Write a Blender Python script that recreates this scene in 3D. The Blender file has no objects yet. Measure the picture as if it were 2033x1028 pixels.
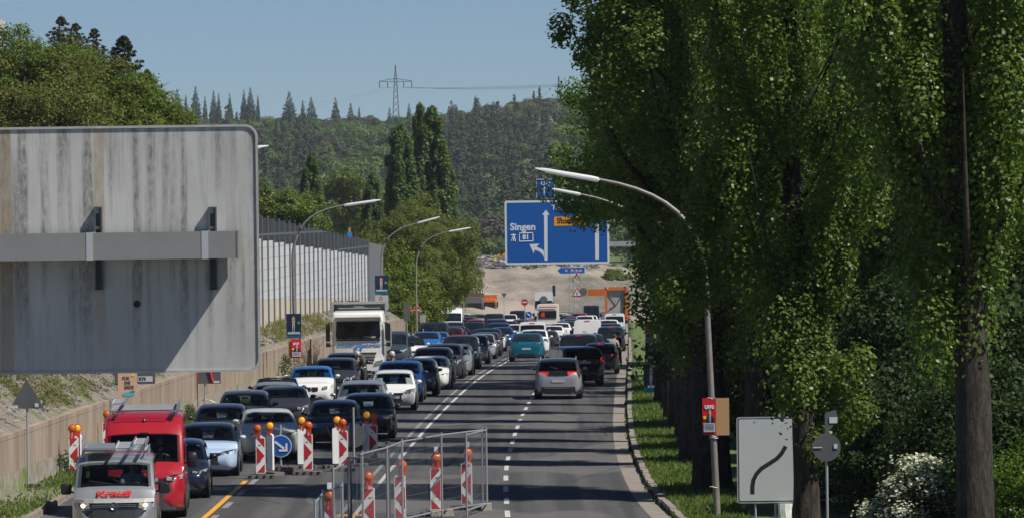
import bpy, bmesh, math, random
import numpy as np
from mathutils import Vector, Matrix
R = math.radians
SC = bpy.context.scene
COL = SC.collection
# ---------------------------------------------------------------- camera, sky, sun, exposure
F, W0, H0 = 10500.0, 2033.0, 1028.0          # focal length in pixels of the 2033 wide frame
CAMH, HOR, ROLL = 7.2, 433.0, 0.0131
cam = bpy.data.objects.new('camera', bpy.data.cameras.new('camera')); COL.objects.link(cam)
cam.data.sensor_width = 36; cam.data.lens = F / W0 * 36
cam.data.clip_start = 1; cam.data.clip_end = 12000
PITCH = math.atan((H0 / 2 - HOR) / F)
cam.matrix_world = Matrix.Translation((0, 0, CAMH)) @ Matrix.Rotation(math.pi / 2 - PITCH, 4, 'X') @ Matrix.Rotation(-ROLL, 4, 'Z')
SC.camera = cam
SUN = Vector((0.69, -0.37, 1.0)).normalized()
w = bpy.data.worlds.new('World'); SC.world = w; w.use_nodes = True
nt = w.node_tree; bg = nt.nodes['Background']
sky = nt.nodes.new('ShaderNodeTexSky'); sky.sky_type = 'NISHITA'; sky.sun_disc = False
sky.sun_elevation = math.asin(SUN.z); sky.sun_rotation = math.atan2(SUN.x, SUN.y)
sky.altitude = 0; sky.air_density = 0.6; sky.dust_density = 0.0; sky.ozone_density = 4.0
tint = nt.nodes.new('ShaderNodeMix'); tint.data_type = 'RGBA'; tint.blend_type = 'MULTIPLY'; tint.inputs[0].default_value = 1; tint.inputs[7].default_value = (.91, 1.0, 1.09, 1)
nt.links.new(sky.outputs[0], tint.inputs[6]); nt.links.new(tint.outputs[2], bg.inputs[0]); bg.inputs[1].default_value = 0.055
sl = bpy.data.lights.new('sun', 'SUN'); sl.energy = 4.9; sl.angle = R(0.5); sl.color = (1, .95, .87)
so = bpy.data.objects.new('sun', sl); COL.objects.link(so)
so.rotation_euler = SUN.to_track_quat('Z', 'Y').to_euler()
SC.view_settings.view_transform = 'Standard'; SC.view_settings.look = 'None'
SC.view_settings.exposure = 0.18; SC.view_settings.gamma = 1
SC.cycles.max_bounces = 5; SC.cycles.diffuse_bounces = 2; SC.cycles.glossy_bounces = 3; SC.cycles.transparent_max_bounces = 8; SC.cycles.volume_bounces = 0
# ---------------------------------------------------------------- geometry of the place
def interp(x, xs, ys): return float(np.interp(x, xs, ys))
def road_z(Y):                                # the road falls away gently beyond 235 m
    if Y < 200: return 0.0
    if Y < 270: return -0.0138 * (Y - 200) ** 2 / 140
    if Y < 800: return -0.483 - 0.0138 * (Y - 270)
    return max(-7.797 - 0.0138 * (Y - 800), -9.9)
KZ = [40, 100, 127, 133, 143, 154, 162.5, 173, 189, 223, 300, 2000]
KU = [4.0, 2.2, 1.0, .69, .40, .19, .07, -.02, -.08, -.08, 0, 0]
TILT = 0.0219
def ux(u, Y): return u + TILT * Y             # road coordinate to world X
def kerb_u(Y): return interp(Y, KZ, KU)
def lkerb_u(Y): return interp(Y, [40, 129.8, 141, 160, 400, 2000], [-14.2, -14.56, -14.8, -14.7, -14.4, -14.4])
WALL = [(60, -16.5, 1.72), (136, -16.3, 1.72), (193, -16.1, 1.72), (228, -15.5, 1.72), (255, -15.2, 1.85), (300, -15.2, 2.05), (345, -15.3, 2.2), (425, -15.6, 2.0)]
def wall_u(Y): return interp(Y, [a[0] for a in WALL], [a[1] for a in WALL])
def wall_h(Y): return interp(Y, [a[0] for a in WALL], [a[2] for a in WALL])
def ss(x, a, b):
    t = min(1, max(0, (x - a) / (b - a))); return t * t * (3 - 2 * t)
def ground_z(X, Y):
    u = X - TILT * Y; z = road_z(Y); ku = kerb_u(Y); wu = wall_u(Y)
    if Y < 430 and u < wu:
        d = wu - u
        z += wall_h(Y) - .12 + min(d, 1.6) * .62 + max(0, min(d - 1.6, 3.5)) * .28 * (1 if Y < 230 else .12) + 0.05 * math.sin(Y * 1.3) + .04 * math.sin(X * 3.1 + Y)
    elif u < lkerb_u(Y): z += 0.10 + (.05 if Y < 430 else .3 * min(6, lkerb_u(Y) - u) * ss(Y, 430, 470))
    elif u > ku: z += 0.12 + 0.02 * min(10, u - ku)
    else: z -= 0.05
    if Y > 900:                               # valley floor, then the wooded hill
        z = max(z, -9.9 + 0 * Y)
        hx = 1 + .10 * math.sin(X * .013 + 1) + .05 * math.sin(X * .031)
        z += ss(Y, 1250, 2850) * (57 * hx)
        if Y > 2850: z += 0.0
    return z
def derot(x, y):
    a, b = x - W0 / 2, y - H0 / 2
    return a - b * ROLL, H0 / 2 + a * ROLL + b
def at(x, y, Y):                              # a picture measurement at a known distance
    dx, yy = derot(x, y)
    return Vector((dx * Y / F, Y, CAMH - (yy - HOR) * Y / F))
def dist_of(x, y, h):                         # distance at which a point h above the ground shows at picture row y
    lo, hi = 60.0, 1000.0
    for _ in range(50):
        m = (lo + hi) / 2; p = at(x, y, m)
        if p.z > road_z(m) + h: lo = m
        else: hi = m
    return (lo + hi) / 2
# ---------------------------------------------------------------- helpers
def tag(o, label=None, cat=None, group=None, kind=None):
    if label: o['label'] = label
    if cat: o['category'] = cat
    if group: o['group'] = group
    if kind: o['kind'] = kind
    return o
class MB:
    def __init__(s): s.v = []; s.f = []; s.mi = []; s.m = 0
    def add(s, vs, fs, m=None):
        b = len(s.v); s.v += [tuple(p) for p in vs]; s.f += [tuple(i + b for i in f) for f in fs]
        s.mi += [s.m if m is None else m] * len(fs); return s
    def box(s, c, d, m=None, rz=0, ry=0, rx=0, taper=1.0):
        M = Matrix.Translation(c) @ Matrix.Rotation(rz, 4, 'Z') @ Matrix.Rotation(ry, 4, 'Y') @ Matrix.Rotation(rx, 4, 'X')
        vs = [M @ Vector((sx * d[0] / 2 * (taper if sz > 0 else 1), sy * d[1] / 2 * (taper if sz > 0 else 1), sz * d[2] / 2)) for sz in (-1, 1) for sx, sy in ((-1, -1), (1, -1), (1, 1), (-1, 1))]
        return s.add(vs, [(3, 2, 1, 0), (4, 5, 6, 7), (0, 1, 5, 4), (1, 2, 6, 5), (2, 3, 7, 6), (3, 0, 4, 7)], m)
    def tube(s, pts, r, n=8, m=None, cap=True):
        pts = [Vector(p) for p in pts]; rr = r if isinstance(r, (list, tuple)) else [r] * len(pts)
        b = []; fs = []
        for i, p in enumerate(pts):
            t = (pts[min(i + 1, len(pts) - 1)] - pts[max(i - 1, 0)]).normalized()
            a = Vector((0, 0, 1)) if abs(t.z) < .9 else Vector((1, 0, 0))
            e1 = t.cross(a).normalized(); e2 = t.cross(e1)
            for k in range(n):
                g = 2 * math.pi * k / n
                b.append(p + e1 * rr[i] * math.cos(g) + e2 * rr[i] * math.sin(g))
        for i in range(len(pts) - 1):
            for k in range(n):
                fs.append((i * n + k, (i + 1) * n + k, (i + 1) * n + (k + 1) % n, i * n + (k + 1) % n))
        if cap: fs += [tuple(range(n)), tuple(range(len(pts) * n - 1, (len(pts) - 1) * n - 1, -1))]
        return s.add(b, fs, m)
    def cyl(s, c, r, h, axis='Z', n=16, m=None, r2=None):
        c = Vector(c); d = {'X': Vector((1, 0, 0)), 'Y': Vector((0, 1, 0)), 'Z': Vector((0, 0, 1))}[axis]
        return s.tube([c - d * h / 2, c + d * h / 2], [r, r if r2 is None else r2], n, m)
    def prism(s, poly, y0, y1, m=None, ax='XZ'):      # poly in the XZ plane (or YZ), extruded between y0 and y1
        n = len(poly)
        def P(p, t): return (p[0], t, p[1]) if ax == 'XZ' else ((t, p[0], p[1]) if ax == 'YZ' else (p[0], p[1], t))
        vs = [P(p, y0) for p in poly] + [P(p, y1) for p in poly]
        fs = [tuple(range(n)), tuple(range(2 * n - 1, n - 1, -1))] + [(i, i + n, (i + 1) % n + n, (i + 1) % n) for i in range(n)]
        return s.add(vs, fs, m)
    def ball(s, c, r, n=10, k=7, m=None):
        rx, ry, rz = r if isinstance(r, (tuple, list)) else (r, r, r)
        vs = [(c[0], c[1], c[2] - rz)]; fs = []
        for i in range(1, k):
            ph = -math.pi / 2 + math.pi * i / k
            for j in range(n):
                t = 2 * math.pi * j / n; vs.append((c[0] + rx * math.cos(ph) * math.cos(t), c[1] + ry * math.cos(ph) * math.sin(t), c[2] + rz * math.sin(ph)))
        vs.append((c[0], c[1], c[2] + rz)); N = len(vs) - 1
        for j in range(n):
            fs.append((0, 1 + (j + 1) % n, 1 + j)); fs.append((N, N - n + j, N - n + (j + 1) % n))
            for i in range(k - 2):
                a = 1 + i * n; fs.append((a + j, a + (j + 1) % n, a + n + (j + 1) % n, a + n + j))
        return s.add(vs, fs, m)
    def loft(s, secs, m=None, cap=True, closed=False):
        n = len(secs[0]); vs = [p for q in secs for p in q]; fs = []
        for i in range(len(secs) - 1):
            for k in range(n if closed else n - 1):
                fs.append((i * n + k, i * n + (k + 1) % n, (i + 1) * n + (k + 1) % n, (i + 1) * n + k))
        if cap: fs += [tuple(range(n - 1, -1, -1)), tuple(range((len(secs) - 1) * n, len(secs) * n))]
        return s.add(vs, fs, m)
    def build(s, name, mats, parent=None, smooth=None, loc=None):
        me = bpy.data.meshes.new(name); me.from_pydata(s.v, [], s.f)
        if not isinstance(mats, (list, tuple)): mats = [mats]
        for x in mats: me.materials.append(x)
        me.polygons.foreach_set('material_index', s.mi)
        bm = bmesh.new(); bm.from_mesh(me); bmesh.ops.recalc_face_normals(bm, faces=bm.faces); bm.to_mesh(me); bm.free()
        if smooth:
            me.polygons.foreach_set('use_smooth', [True] * len(me.polygons)); me.set_sharp_from_angle(angle=R(smooth))
        me.update(); return link(name, me, parent, loc)
def link(name, me, parent=None, loc=None):
    o = bpy.data.objects.new(name, me); COL.objects.link(o)
    if parent: o.parent = parent
    if loc is not None: o.location = loc
    return o
def empty(name, loc, rz=0, label=None, cat=None, group=None):
    o = bpy.data.objects.new(name, None); COL.objects.link(o); o.location = loc; o.rotation_euler = (0, 0, rz)
    o.empty_display_size = .3
    return tag(o, label, cat, group)
def copy_tree(o, parent=None):
    c = o.copy(); COL.objects.link(c)
    if parent: c.parent = parent
    for ch in [k for k in o.children]: copy_tree(ch, c)
    return c
def text_mesh(txt, size, bold=0.0, align='CENTER', ext=0.004, sx=1.0):
    cu = bpy.data.curves.new('lettering', 'FONT'); cu.body = txt; cu.size = size; cu.align_x = align; cu.align_y = 'CENTER'
    cu.extrude = ext; cu.offset = bold; cu.resolution_u = 3
    o = bpy.data.objects.new('lettering', cu); COL.objects.link(o)
    bpy.context.view_layer.update()
    me = bpy.data.meshes.new_from_object(o.evaluated_get(bpy.context.evaluated_depsgraph_get()))
    bpy.data.objects.remove(o); bpy.data.curves.remove(cu)
    me.transform(Matrix.Rotation(math.pi / 2, 4, 'X') @ Matrix.Diagonal((sx, 1, 1, 1)))   # faces -Y
    return me
def text_obj(name, txt, size, mat, parent, loc, rot=(0, 0, 0), **k):
    me = text_mesh(txt, size, **k); me.materials.clear(); me.materials.append(mat)
    o = link(name, me, parent, loc); o.rotation_euler = rot; return o
# ---------------------------------------------------------------- materials
MAT = {}
def node(t, ty, **k):
    n = t.nodes.new(ty)
    for a, b in k.items(): setattr(n, a, b)
    return n
def mat(name, col, rough=.6, metal=0, coat=0, noise=None, bump=None, emit=None, spec=.5, coord='Object'):
    """noise=(scale, amount, other colour) mottles the base colour; bump=(scale, strength)"""
    if name in MAT: return MAT[name]
    m = bpy.data.materials.new(name); m.use_nodes = True; t = m.node_tree; p = t.nodes['Principled BSDF']
    p.inputs['Base Color'].default_value = (*col, 1); p.inputs['Roughness'].default_value = rough
    p.inputs['Metallic'].default_value = metal; p.inputs['Coat Weight'].default_value = coat; p.inputs['Coat Roughness'].default_value = .06
    p.inputs['Specular IOR Level'].default_value = spec
    tc = node(t, 'ShaderNodeTexCoord')
    if noise:
        n = node(t, 'ShaderNodeTexNoise'); n.inputs['Scale'].default_value = noise[0]; n.inputs['Detail'].default_value = 6; n.inputs['Roughness'].default_value = .65
        t.links.new(tc.outputs[coord], n.inputs['Vector'])
        r = node(t, 'ShaderNodeValToRGB'); r.color_ramp.elements[0].position = .5 - .5 * noise[1]; r.color_ramp.elements[1].position = .5 + .3 * noise[1]
        r.color_ramp.elements[0].position = .38; r.color_ramp.elements[1].position = .66
        r.color_ramp.elements[0].color = (*col, 1)
        c2 = [a + (b - a) * noise[1] for a, b in zip(col, noise[2])]
        r.color_ramp.elements[1].color = (*c2, 1)
        t.links.new(n.outputs['Fac'], r.inputs[0]); t.links.new(r.outputs[0], p.inputs['Base Color'])
    if bump:
        n = node(t, 'ShaderNodeTexNoise'); n.inputs['Scale'].default_value = bump[0]; n.inputs['Detail'].default_value = 5
        t.links.new(tc.outputs[coord], n.inputs['Vector'])
        b = node(t, 'ShaderNodeBump'); b.inputs['Strength'].default_value = bump[1]; b.inputs['Distance'].default_value = .03
        t.links.new(n.outputs['Fac'], b.inputs['Height']); t.links.new(b.outputs[0], p.inputs['Normal'])
    if emit: p.inputs['Emission Color'].default_value = (*emit[0], 1); p.inputs['Emission Strength'].default_value = emit[1]
    MAT[name] = m; return m
def ramp(t, src, stops):
    r = node(t, 'ShaderNodeValToRGB'); e = r.color_ramp.elements
    while len(e) < len(stops): e.new(.5)
    for i, (p, c) in enumerate(stops): e[i].position = p; e[i].color = (*c, 1)
    t.links.new(src, r.inputs[0]); return r.outputs[0]
def noise_out(t, vec, scale, detail=6, rough=.6, sx=None):
    if sx:
        mp = node(t, 'ShaderNodeMapping'); mp.inputs['Scale'].default_value = sx; t.links.new(vec, mp.inputs[0]); vec = mp.outputs[0]
    n = node(t, 'ShaderNodeTexNoise'); n.inputs['Scale'].default_value = scale; n.inputs['Detail'].default_value = detail; n.inputs['Roughness'].default_value = rough
    t.links.new(vec, n.inputs['Vector']); return n.outputs['Fac']
def mixc(t, fac, a, b, mode='MIX'):
    m = node(t, 'ShaderNodeMix', data_type='RGBA', blend_type=mode)
    if isinstance(fac, (int, float)): m.inputs[0].default_value = fac
    else: t.links.new(fac, m.inputs[0])
    for i, c in ((6, a), (7, b)):
        if isinstance(c, tuple): m.inputs[i].default_value = (*c, 1)
        else: t.links.new(c, m.inputs[i])
    return m.outputs[2]
def base_mat(name, rough=.8):
    m = bpy.data.materials.new(name); m.use_nodes = True; t = m.node_tree; p = t.nodes['Principled BSDF']; p.inputs['Roughness'].default_value = rough
    tc = node(t, 'ShaderNodeTexCoord'); MAT[name] = m; return m, t, p, tc.outputs['Object']
def leaf_mat(name, cols, transl=.35, rough=.45, bright=1.0, patch=None):
    m = bpy.data.materials.new(name); m.use_nodes = True; t = m.node_tree; p = t.nodes['Principled BSDF']
    g = node(t, 'ShaderNodeNewGeometry')
    cols = [tuple(x * bright for x in c) for c in cols]; n = len(cols)
    c = ramp(t, g.outputs['Random Per Island'], [((i + .5) / n, c) for i, c in enumerate(cols)])
    if patch:                                 # species and vigour differ from crown to crown
        tc = node(t, 'ShaderNodeTexCoord'); nf = noise_out(t, tc.outputs['Object'], patch[0], 2, .5, (1, .35, 1)); k_ = len(patch[1]); pc = ramp(t, nf, [(.36 + .28 * i / (k_ - 1), q) for i, q in enumerate(patch[1])]); c = mixc(t, .72, c, pc)
    p.inputs['Roughness'].default_value = rough; p.inputs['Specular IOR Level'].default_value = .24
    t.links.new(c, p.inputs['Base Color'])
    tr = node(t, 'ShaderNodeBsdfTranslucent'); c2 = mixc(t, 1.0, c, (1.3, 1.5, .5), 'MULTIPLY'); t.links.new(c2, tr.inputs[0])
    mx = node(t, 'ShaderNodeMixShader'); mx.inputs[0].default_value = transl
    t.links.new(p.outputs[0], mx.inputs[1]); t.links.new(tr.outputs[0], mx.inputs[2])
    t.links.new(mx.outputs[0], t.nodes['Material Output'].inputs[0]); MAT[name] = m; return m
steel = mat('galvanised_steel', (.42, .44, .46), .5, .35, noise=(3, .5, (.30, .31, .32)))
dark_steel = mat('dark_steel', (.10, .11, .12), .5, .4)
concrete = mat('concrete', (.46, .43, .38), .9, noise=(2, .6, (.34, .31, .27)), bump=(12, .3))
rubber = mat('tyre_rubber', (.018, .018, .02), .8)
black = mat('black_plastic', (.015, .015, .018), .45)
white_paint = mat('white_sheeting', (.78, .78, .77), .45, noise=(4, .3, (.62, .62, .60)))
red_sheet = mat('red_sheeting', (.46, .02, .03), .45, noise=(5, .3, (.38, .03, .03)))
rubber_foot = mat('recycled_foot', (.13, .12, .11), .9, noise=(6, .5, (.2, .18, .16)))
sign_blue = mat('sign_blue', (.005, .085, .36), .45, noise=(1.5, .3, (.01, .10, .33)))
sign_white = mat('sign_white', (.62, .66, .70), .45)
sign_back = mat('sign_back', (.10, .105, .115), .6, .2, noise=(3, .4, (.15, .15, .16)))
# ---------------------------------------------------------------- ground
def sheet(name, us, ys, zf, m, absx=False, kind='structure', jx=None):
    vs = []
    for Y in ys:
        row = us(Y) if callable(us) else us
        n = len(row)
        for u in row:
            X = u if absx else ux(u, Y); vs.append((X, Y, zf(X, Y)))
    fs = [(j * n + i, j * n + i + 1, (j + 1) * n + i + 1, (j + 1) * n + i) for j in range(len(ys) - 1) for i in range(n - 1)]
    me = bpy.data.meshes.new(name); me.from_pydata(vs, [], fs); me.materials.append(m)
    me.polygons.foreach_set('use_smooth', [True] * len(fs)); me.update()
    o = link(name, me)
    if kind: o['kind'] = kind
    return o
m, t, p, oc = base_mat('grassy_ground', .95)
n1 = noise_out(t, oc, .35, 8, .7); n2 = noise_out(t, oc, 3.0, 6, .8); n3 = noise_out(t, oc, .05, 4, .6)
grass = ramp(t, n2, [(.3, (.05, .075, .018)), (.5, (.10, .15, .032)), (.7, (.19, .20, .08))])
soil = ramp(t, n2, [(.3, (.10, .085, .07)), (.5, (.20, .175, .15)), (.7, (.34, .30, .26))])
dry = ramp(t, n1, [(.50, (0, 0, 0)), (.66, (1, 1, 1))])
gc = mixc(t, dry, soil, grass)
# left bank: much bare gravelly soil; the right verge: grass
sep = node(t, 'ShaderNodeSeparateXYZ'); t.links.new(oc, sep.inputs[0])
mth = node(t, 'ShaderNodeMath', operation='GREATER_THAN'); t.links.new(sep.outputs[0], mth.inputs[0]); mth.inputs[1].default_value = 0.0
gc2 = mixc(t, mth.outputs[0], gc, grass)
my = node(t, 'ShaderNodeMath', operation='GREATER_THAN'); t.links.new(sep.outputs[1], my.inputs[0]); my.inputs[1].default_value = 450
gc2 = mixc(t, my.outputs[0], gc2, grass)
ms = node(t, 'ShaderNodeMapRange'); ms.inputs[1].default_value = 600; ms.inputs[2].default_value = 680; t.links.new(sep.outputs[1], ms.inputs[0])
me_ = node(t, 'ShaderNodeMath', operation='LESS_THAN'); t.links.new(sep.outputs[1], me_.inputs[0]); me_.inputs[1].default_value = 1150
mm_ = node(t, 'ShaderNodeMath', operation='MULTIPLY'); t.links.new(ms.outputs[0], mm_.inputs[0]); t.links.new(me_.outputs[0], mm_.inputs[1])
gc2 = mixc(t, mm_.outputs[0], gc2, ramp(t, n1, [(.35, (.25, .21, .17)), (.65, (.40, .34, .27))]))
t.links.new(gc2, p.inputs['Base Color'])
b = node(t, 'ShaderNodeBump'); b.inputs['Strength'].default_value = .8; b.inputs['Distance'].default_value = .08; t.links.new(n2, b.inputs['Height']); t.links.new(b.outputs[0], p.inputs['Normal'])
def gys():
    a = list(np.arange(30, 430, 4.0)) + [424, 430.1, 436] + list(np.arange(440, 900, 20.0)) + list(np.arange(900, 3400, 50.0))
    return sorted(set(a))
def gus(Y):
    wu, ku, lu = wall_u(Y), kerb_u(Y), lkerb_u(Y)
    k = 1 if Y < 900 else min(9, 1 + (Y - 900) / 130)
    base = [wu - d for d in (900, 400, 200, 120, 60, 40, 25, 15, 10, 7, 5.1, 4, 3.2, 2.4, 1.6, 1.1, .6, .2, .02)] + [wu + .02, (wu + lu) / 2, lu - .02, lu + .02, -9, -4, ku - .02, ku + .02] + [ku + d for d in (.5, 1.5, 3, 5, 8, 12, 18, 30, 60, 120, 250, 500, 1000)]
    return base
sheet('ground', gus, gys(), ground_z, m)
# ---------------------------------------------------------------- road
m, t, p, oc = base_mat('asphalt', .85)
n1 = noise_out(t, oc, .25, 5, .6, (2.2, .35, 1)); n2 = noise_out(t, oc, 18, 6, .8); n3 = noise_out(t, oc, .8, 6, .7, (1, .25, 1))
c = ramp(t, n1, [(.3, (.062, .062, .064)), (.5, (.078, .077, .077)), (.72, (.105, .102, .098))])
c = mixc(t, .35, c, ramp(t, n2, [(.3, (.04, .04, .042)), (.7, (.14, .135, .13))]))
c = mixc(t, ramp(t, n3, [(.60, (0, 0, 0)), (.64, (.35, .35, .35))]), c, (.05, .05, .052))
trk = noise_out(t, oc, 1.0, 3, .5, (1.5, .012, 1)); c = mixc(t, ramp(t, trk, [(.40, (0, 0, 0)), (.58, (.8, .8, .8))]), c, (.042, .042, .044))
ptc = noise_out(t, oc, 1.0, 2, .4, (.16, .05, 1)); c = mixc(t, ramp(t, ptc, [(.575, (0, 0, 0)), (.59, (.7, .7, .7))]), c, (.125, .12, .115))
vor = node(t, 'ShaderNodeTexVoronoi', feature='DISTANCE_TO_EDGE'); vor.inputs['Scale'].default_value = .22; mpv = node(t, 'ShaderNodeMapping'); mpv.inputs['Scale'].default_value = (1, .6, 1); t.links.new(oc, mpv.inputs[0]); t.links.new(mpv.outputs[0], vor.inputs['Vector']); c = mixc(t, ramp(t, vor.outputs['Distance'], [(.0, (.8, .8, .8)), (.012, (0, 0, 0))]), c, (.022, .022, .022))
t.links.new(c, p.inputs['Base Color'])
b = node(t, 'ShaderNodeBump'); b.inputs['Strength'].default_value = .3; b.inputs['Distance'].default_value = .01; t.links.new(n2, b.inputs['Height']); t.links.new(b.outputs[0], p.inputs['Normal'])
RYS = sorted(set(list(np.arange(40, 300, 5.0)) + list(np.arange(300, 1010, 20.0))))
sheet('road', lambda Y: [lkerb_u(Y) + .01] + list(np.linspace(-12, -2, 5)) + [kerb_u(Y) - .53], RYS, lambda X, Y: road_z(Y), m)
m, t, p, oc = base_mat('gutter_concrete', .9)
n1 = noise_out(t, oc, 1.2, 6, .7); 
c = ramp(t, n1, [(.3, (.19, .165, .14)), (.6, (.28, .245, .21)), (.8, (.33, .29, .26))])
wv = node(t, 'ShaderNodeTexWave', bands_direction='Y'); wv.inputs['Scale'].default_value = .33; wv.inputs['Distortion'].default_value = .3
t.links.new(oc, wv.inputs[0]); c = mixc(t, ramp(t, wv.outputs['Fac'], [(.0, (.7, .7, .7)), (.03, (0, 0, 0))]), c, (.08, .07, .06))
t.links.new(c, p.inputs['Base Color'])
gut = m
sheet('gutter', lambda Y: [kerb_u(Y) - .53, kerb_u(Y) - .02], RYS, lambda X, Y: road_z(Y) + .004, gut)
kerbm = mat('kerb_stone', (.30, .26, .23), .9, noise=(1.5, .8, (.16, .14, .12)), bump=(6, .6))
def kerb(name, uf, wd, y0, y1, step=1.0):
    mb = MB(); Y = y0; rnd = random.Random(4)
    while Y < y1:
        L = step if Y < 350 else step * 6
        u = uf(Y); u2 = uf(Y + L); dz = rnd.uniform(-.012, .012); du = rnd.uniform(-.02, .02)
        c = (ux((u + u2) / 2 + wd / 2 + du, Y + L / 2), Y + L / 2, road_z(Y + L / 2) + .04 + dz)
        mb.box(c, (abs(wd), L - .03, .20), rz=-math.atan(TILT + (u2 - u) / L)); Y += L
    o = mb.build(name, kerbm); o['kind'] = 'structure'; return o
kerb('kerb', kerb_u, .16, 60, 420)
kerb('kerb', lambda Y: lkerb_u(Y) - .16, .16, 60, 420)
# dark joint with weeds between gutter and kerb
mb = MB(); rnd = random.Random(9)
for i in range(5200):
    Y = rnd.uniform(105, 300); s = max(0, math.sin(Y * .9) + math.sin(Y * .31 + 2)) * .5 + .35
    if rnd.random() > s: continue
    u = kerb_u(Y) - .02 + rnd.gauss(0, .035); h = rnd.uniform(.03, .12); X = ux(u, Y); z = road_z(Y); a = rnd.uniform(0, 6.28)
    mb.add([(X - .03 * math.cos(a), Y - .03 * math.sin(a), z), (X + .03 * math.cos(a), Y + .03 * math.sin(a), z), (X + rnd.gauss(0, .04), Y, z + h)], [(0, 1, 2)])
weed = leaf_mat('weed_leaves', [(.05, .08, .02), (.03, .05, .015), (.11, .10, .05), (.08, .12, .03)], .25)
tag(mb.build('weeds', weed), 'dark weeds growing in the joint along the right kerb', 'weeds', kind='stuff')
# footpath to the right of the poplars
path = mat('path_asphalt', (.10, .098, .095), .9, noise=(2, .5, (.15, .145, .14)))
sheet('footpath', [4.6 + .9, 8.0 + .9], list(np.arange(50, 400, 5.0)), lambda X, Y: ground_z(X, Y) + .03, path)
# markings
wm = mat('road_marking_white', (.62, .61, .58), .6, noise=(9, .6, (.28, .27, .26)))
wf = mat('road_marking_faded', (.30, .295, .28), .7, noise=(6, .8, (.14, .14, .14)))
ym = mat('road_marking_yellow', (.75, .36, .02), .6, noise=(9, .4, (.55, .26, .03)))
def line(name, uf, y0, y1, wd, m, dash=None, h=.006):
    mb = MB(); Y = y0; st = 4.0 if dash is None else dash[0]
    while Y < y1:
        e = min(Y + st, y1)
        vs = [(ux(uf(q), q) + sx * wd / 2, q, road_z(q) + h) for q in (Y, e) for sx in (-1, 1)]
        mb.add(vs, [(0, 1, 3, 2)]); Y += st if dash is None else dash[1]
    o = mb.build(name, m); o['kind'] = 'structure'; return o
def dash_u(Y): return interp(Y, [60, 100, 127.6, 139, 150.6, 157.6, 173.8, 190.5, 600], [-1.6, -2.2, -2.98, -3.29, -3.55, -3.66, -3.83, -3.93, -3.93])
line('road_marking', dash_u, 127.2 - 11 * 5.9, 600, .13, wm, (2.8, 5.93))
def dbl(Y): return interp(Y, [60, 127, 150, 185, 290, 900], [-6.6, -6.74, -6.92, -7.03, -6.9, -6.9])
line('road_marking', lambda Y: dbl(Y), 60, 620, .11, wm)
line('road_marking', lambda Y: dbl(Y) - .36, 60, 620, .11, wf)
line('road_marking', lambda Y: interp(Y, [60, 129, 147, 900], [-10.35, -10.4, -10.7, -10.7]), 60, 147, .14, ym, h=.010)
line('road_marking', lambda Y: interp(Y, [60, 129, 147, 900], [-10.12, -10.17, -10.47, -10.5]), 62, 500, .16, wf, (2.8, 5.93))
line('road_marking', lambda Y: dbl(Y) - .18, 118, 119.0, .9, ym, h=.010)
line('road_marking', lambda Y: dbl(Y) - .18, 128.7, 129.5, .8, ym, h=.010)
# haze is closed below
# ---------------------------------------------------------------- left retaining wall
m, t, p, oc = base_mat('retaining_concrete', .9)
n1 = noise_out(t, oc, 1.0, 6, .7, (1, 1, .25)); n2 = noise_out(t, oc, 9, 6, .8)
c = ramp(t, n1, [(.3, (.21, .16, .12)), (.5, (.33, .26, .20)), (.7, (.43, .35, .28))])
c = mixc(t, .25, c, ramp(t, n2, [(.3, (.10, .07, .05)), (.7, (.45, .36, .28))]))
st = noise_out(t, oc, 1.0, 4, .7, (.9, .9, .04)); c = mixc(t, ramp(t, st, [(.52, (0, 0, 0)), (.62, (.45, .45, .45))]), c, (.11, .085, .065))
t.links.new(c, p.inputs['Base Color'])
b = node(t, 'ShaderNodeBump'); b.inputs['Strength'].default_value = .5; b.inputs['Distance'].default_value = .03; t.links.new(n2, b.inputs['Height']); t.links.new(b.outputs[0], p.inputs['Normal'])
mb = MB(); Y = 60.0; rnd = random.Random(2)
while Y < 424:
    L = 9.6; Y2 = min(Y + L - .06, 424)
    secs = []
    for q in np.linspace(Y, Y2, 4):
        q = float(q); X = ux(wall_u(q), q); z = road_z(q); h = wall_h(q)
        secs.append([(X - .3, q, z - .4), (X, q, z - .4), (X + 0.01, q, z + h - .14), (X + .018, q, z + h - .13), (X + .018, q, z + h), (X - .34, q, z + h)])
    mb.loft(secs, closed=True); Y += L
tag(mb.build('retaining_wall', m), 'long weathered tan concrete retaining wall left of the traffic', 'wall')
# ---------------------------------------------------------------- noise barrier
bar = empty('noise_barrier', (ux(-17, 295), 295, 0), 0, 'tall pale grey noise barrier with dark glazed top above the left bank', 'noise barrier')
m, t, p, oc = base_mat('barrier_panel', .7)
bk = node(t, 'ShaderNodeTexBrick'); bk.inputs['Scale'].default_value = 1; bk.offset = 0
bk.inputs['Brick Width'].default_value = 4; bk.inputs['Row Height'].default_value = .5; bk.inputs['Mortar Size'].default_value = .02
bk.inputs['Color1'].default_value = (.56, .58, .60, 1); bk.inputs['Color2'].default_value = (.50, .52, .54, 1); bk.inputs['Mortar'].default_value = (.36, .37, .39, 1)
sp = node(t, 'ShaderNodeSeparateXYZ'); t.links.new(oc, sp.inputs[0]); cb = node(t, 'ShaderNodeCombineXYZ'); t.links.new(sp.outputs[1], cb.inputs[0]); t.links.new(sp.outputs[2], cb.inputs[1])
t.links.new(cb.outputs[0], bk.inputs[0]); t.links.new(bk.outputs[0], p.inputs['Base Color']); panel_m = m
plinth = mat('barrier_plinth', (.52, .46, .38), .9, noise=(1, .4, (.42, .38, .32)))
bpost = mat('barrier_post', (.13, .14, .16), .6)
m, t, p, oc = base_mat('barrier_glass', .7); p.inputs['Specular IOR Level'].default_value = .08
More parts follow.
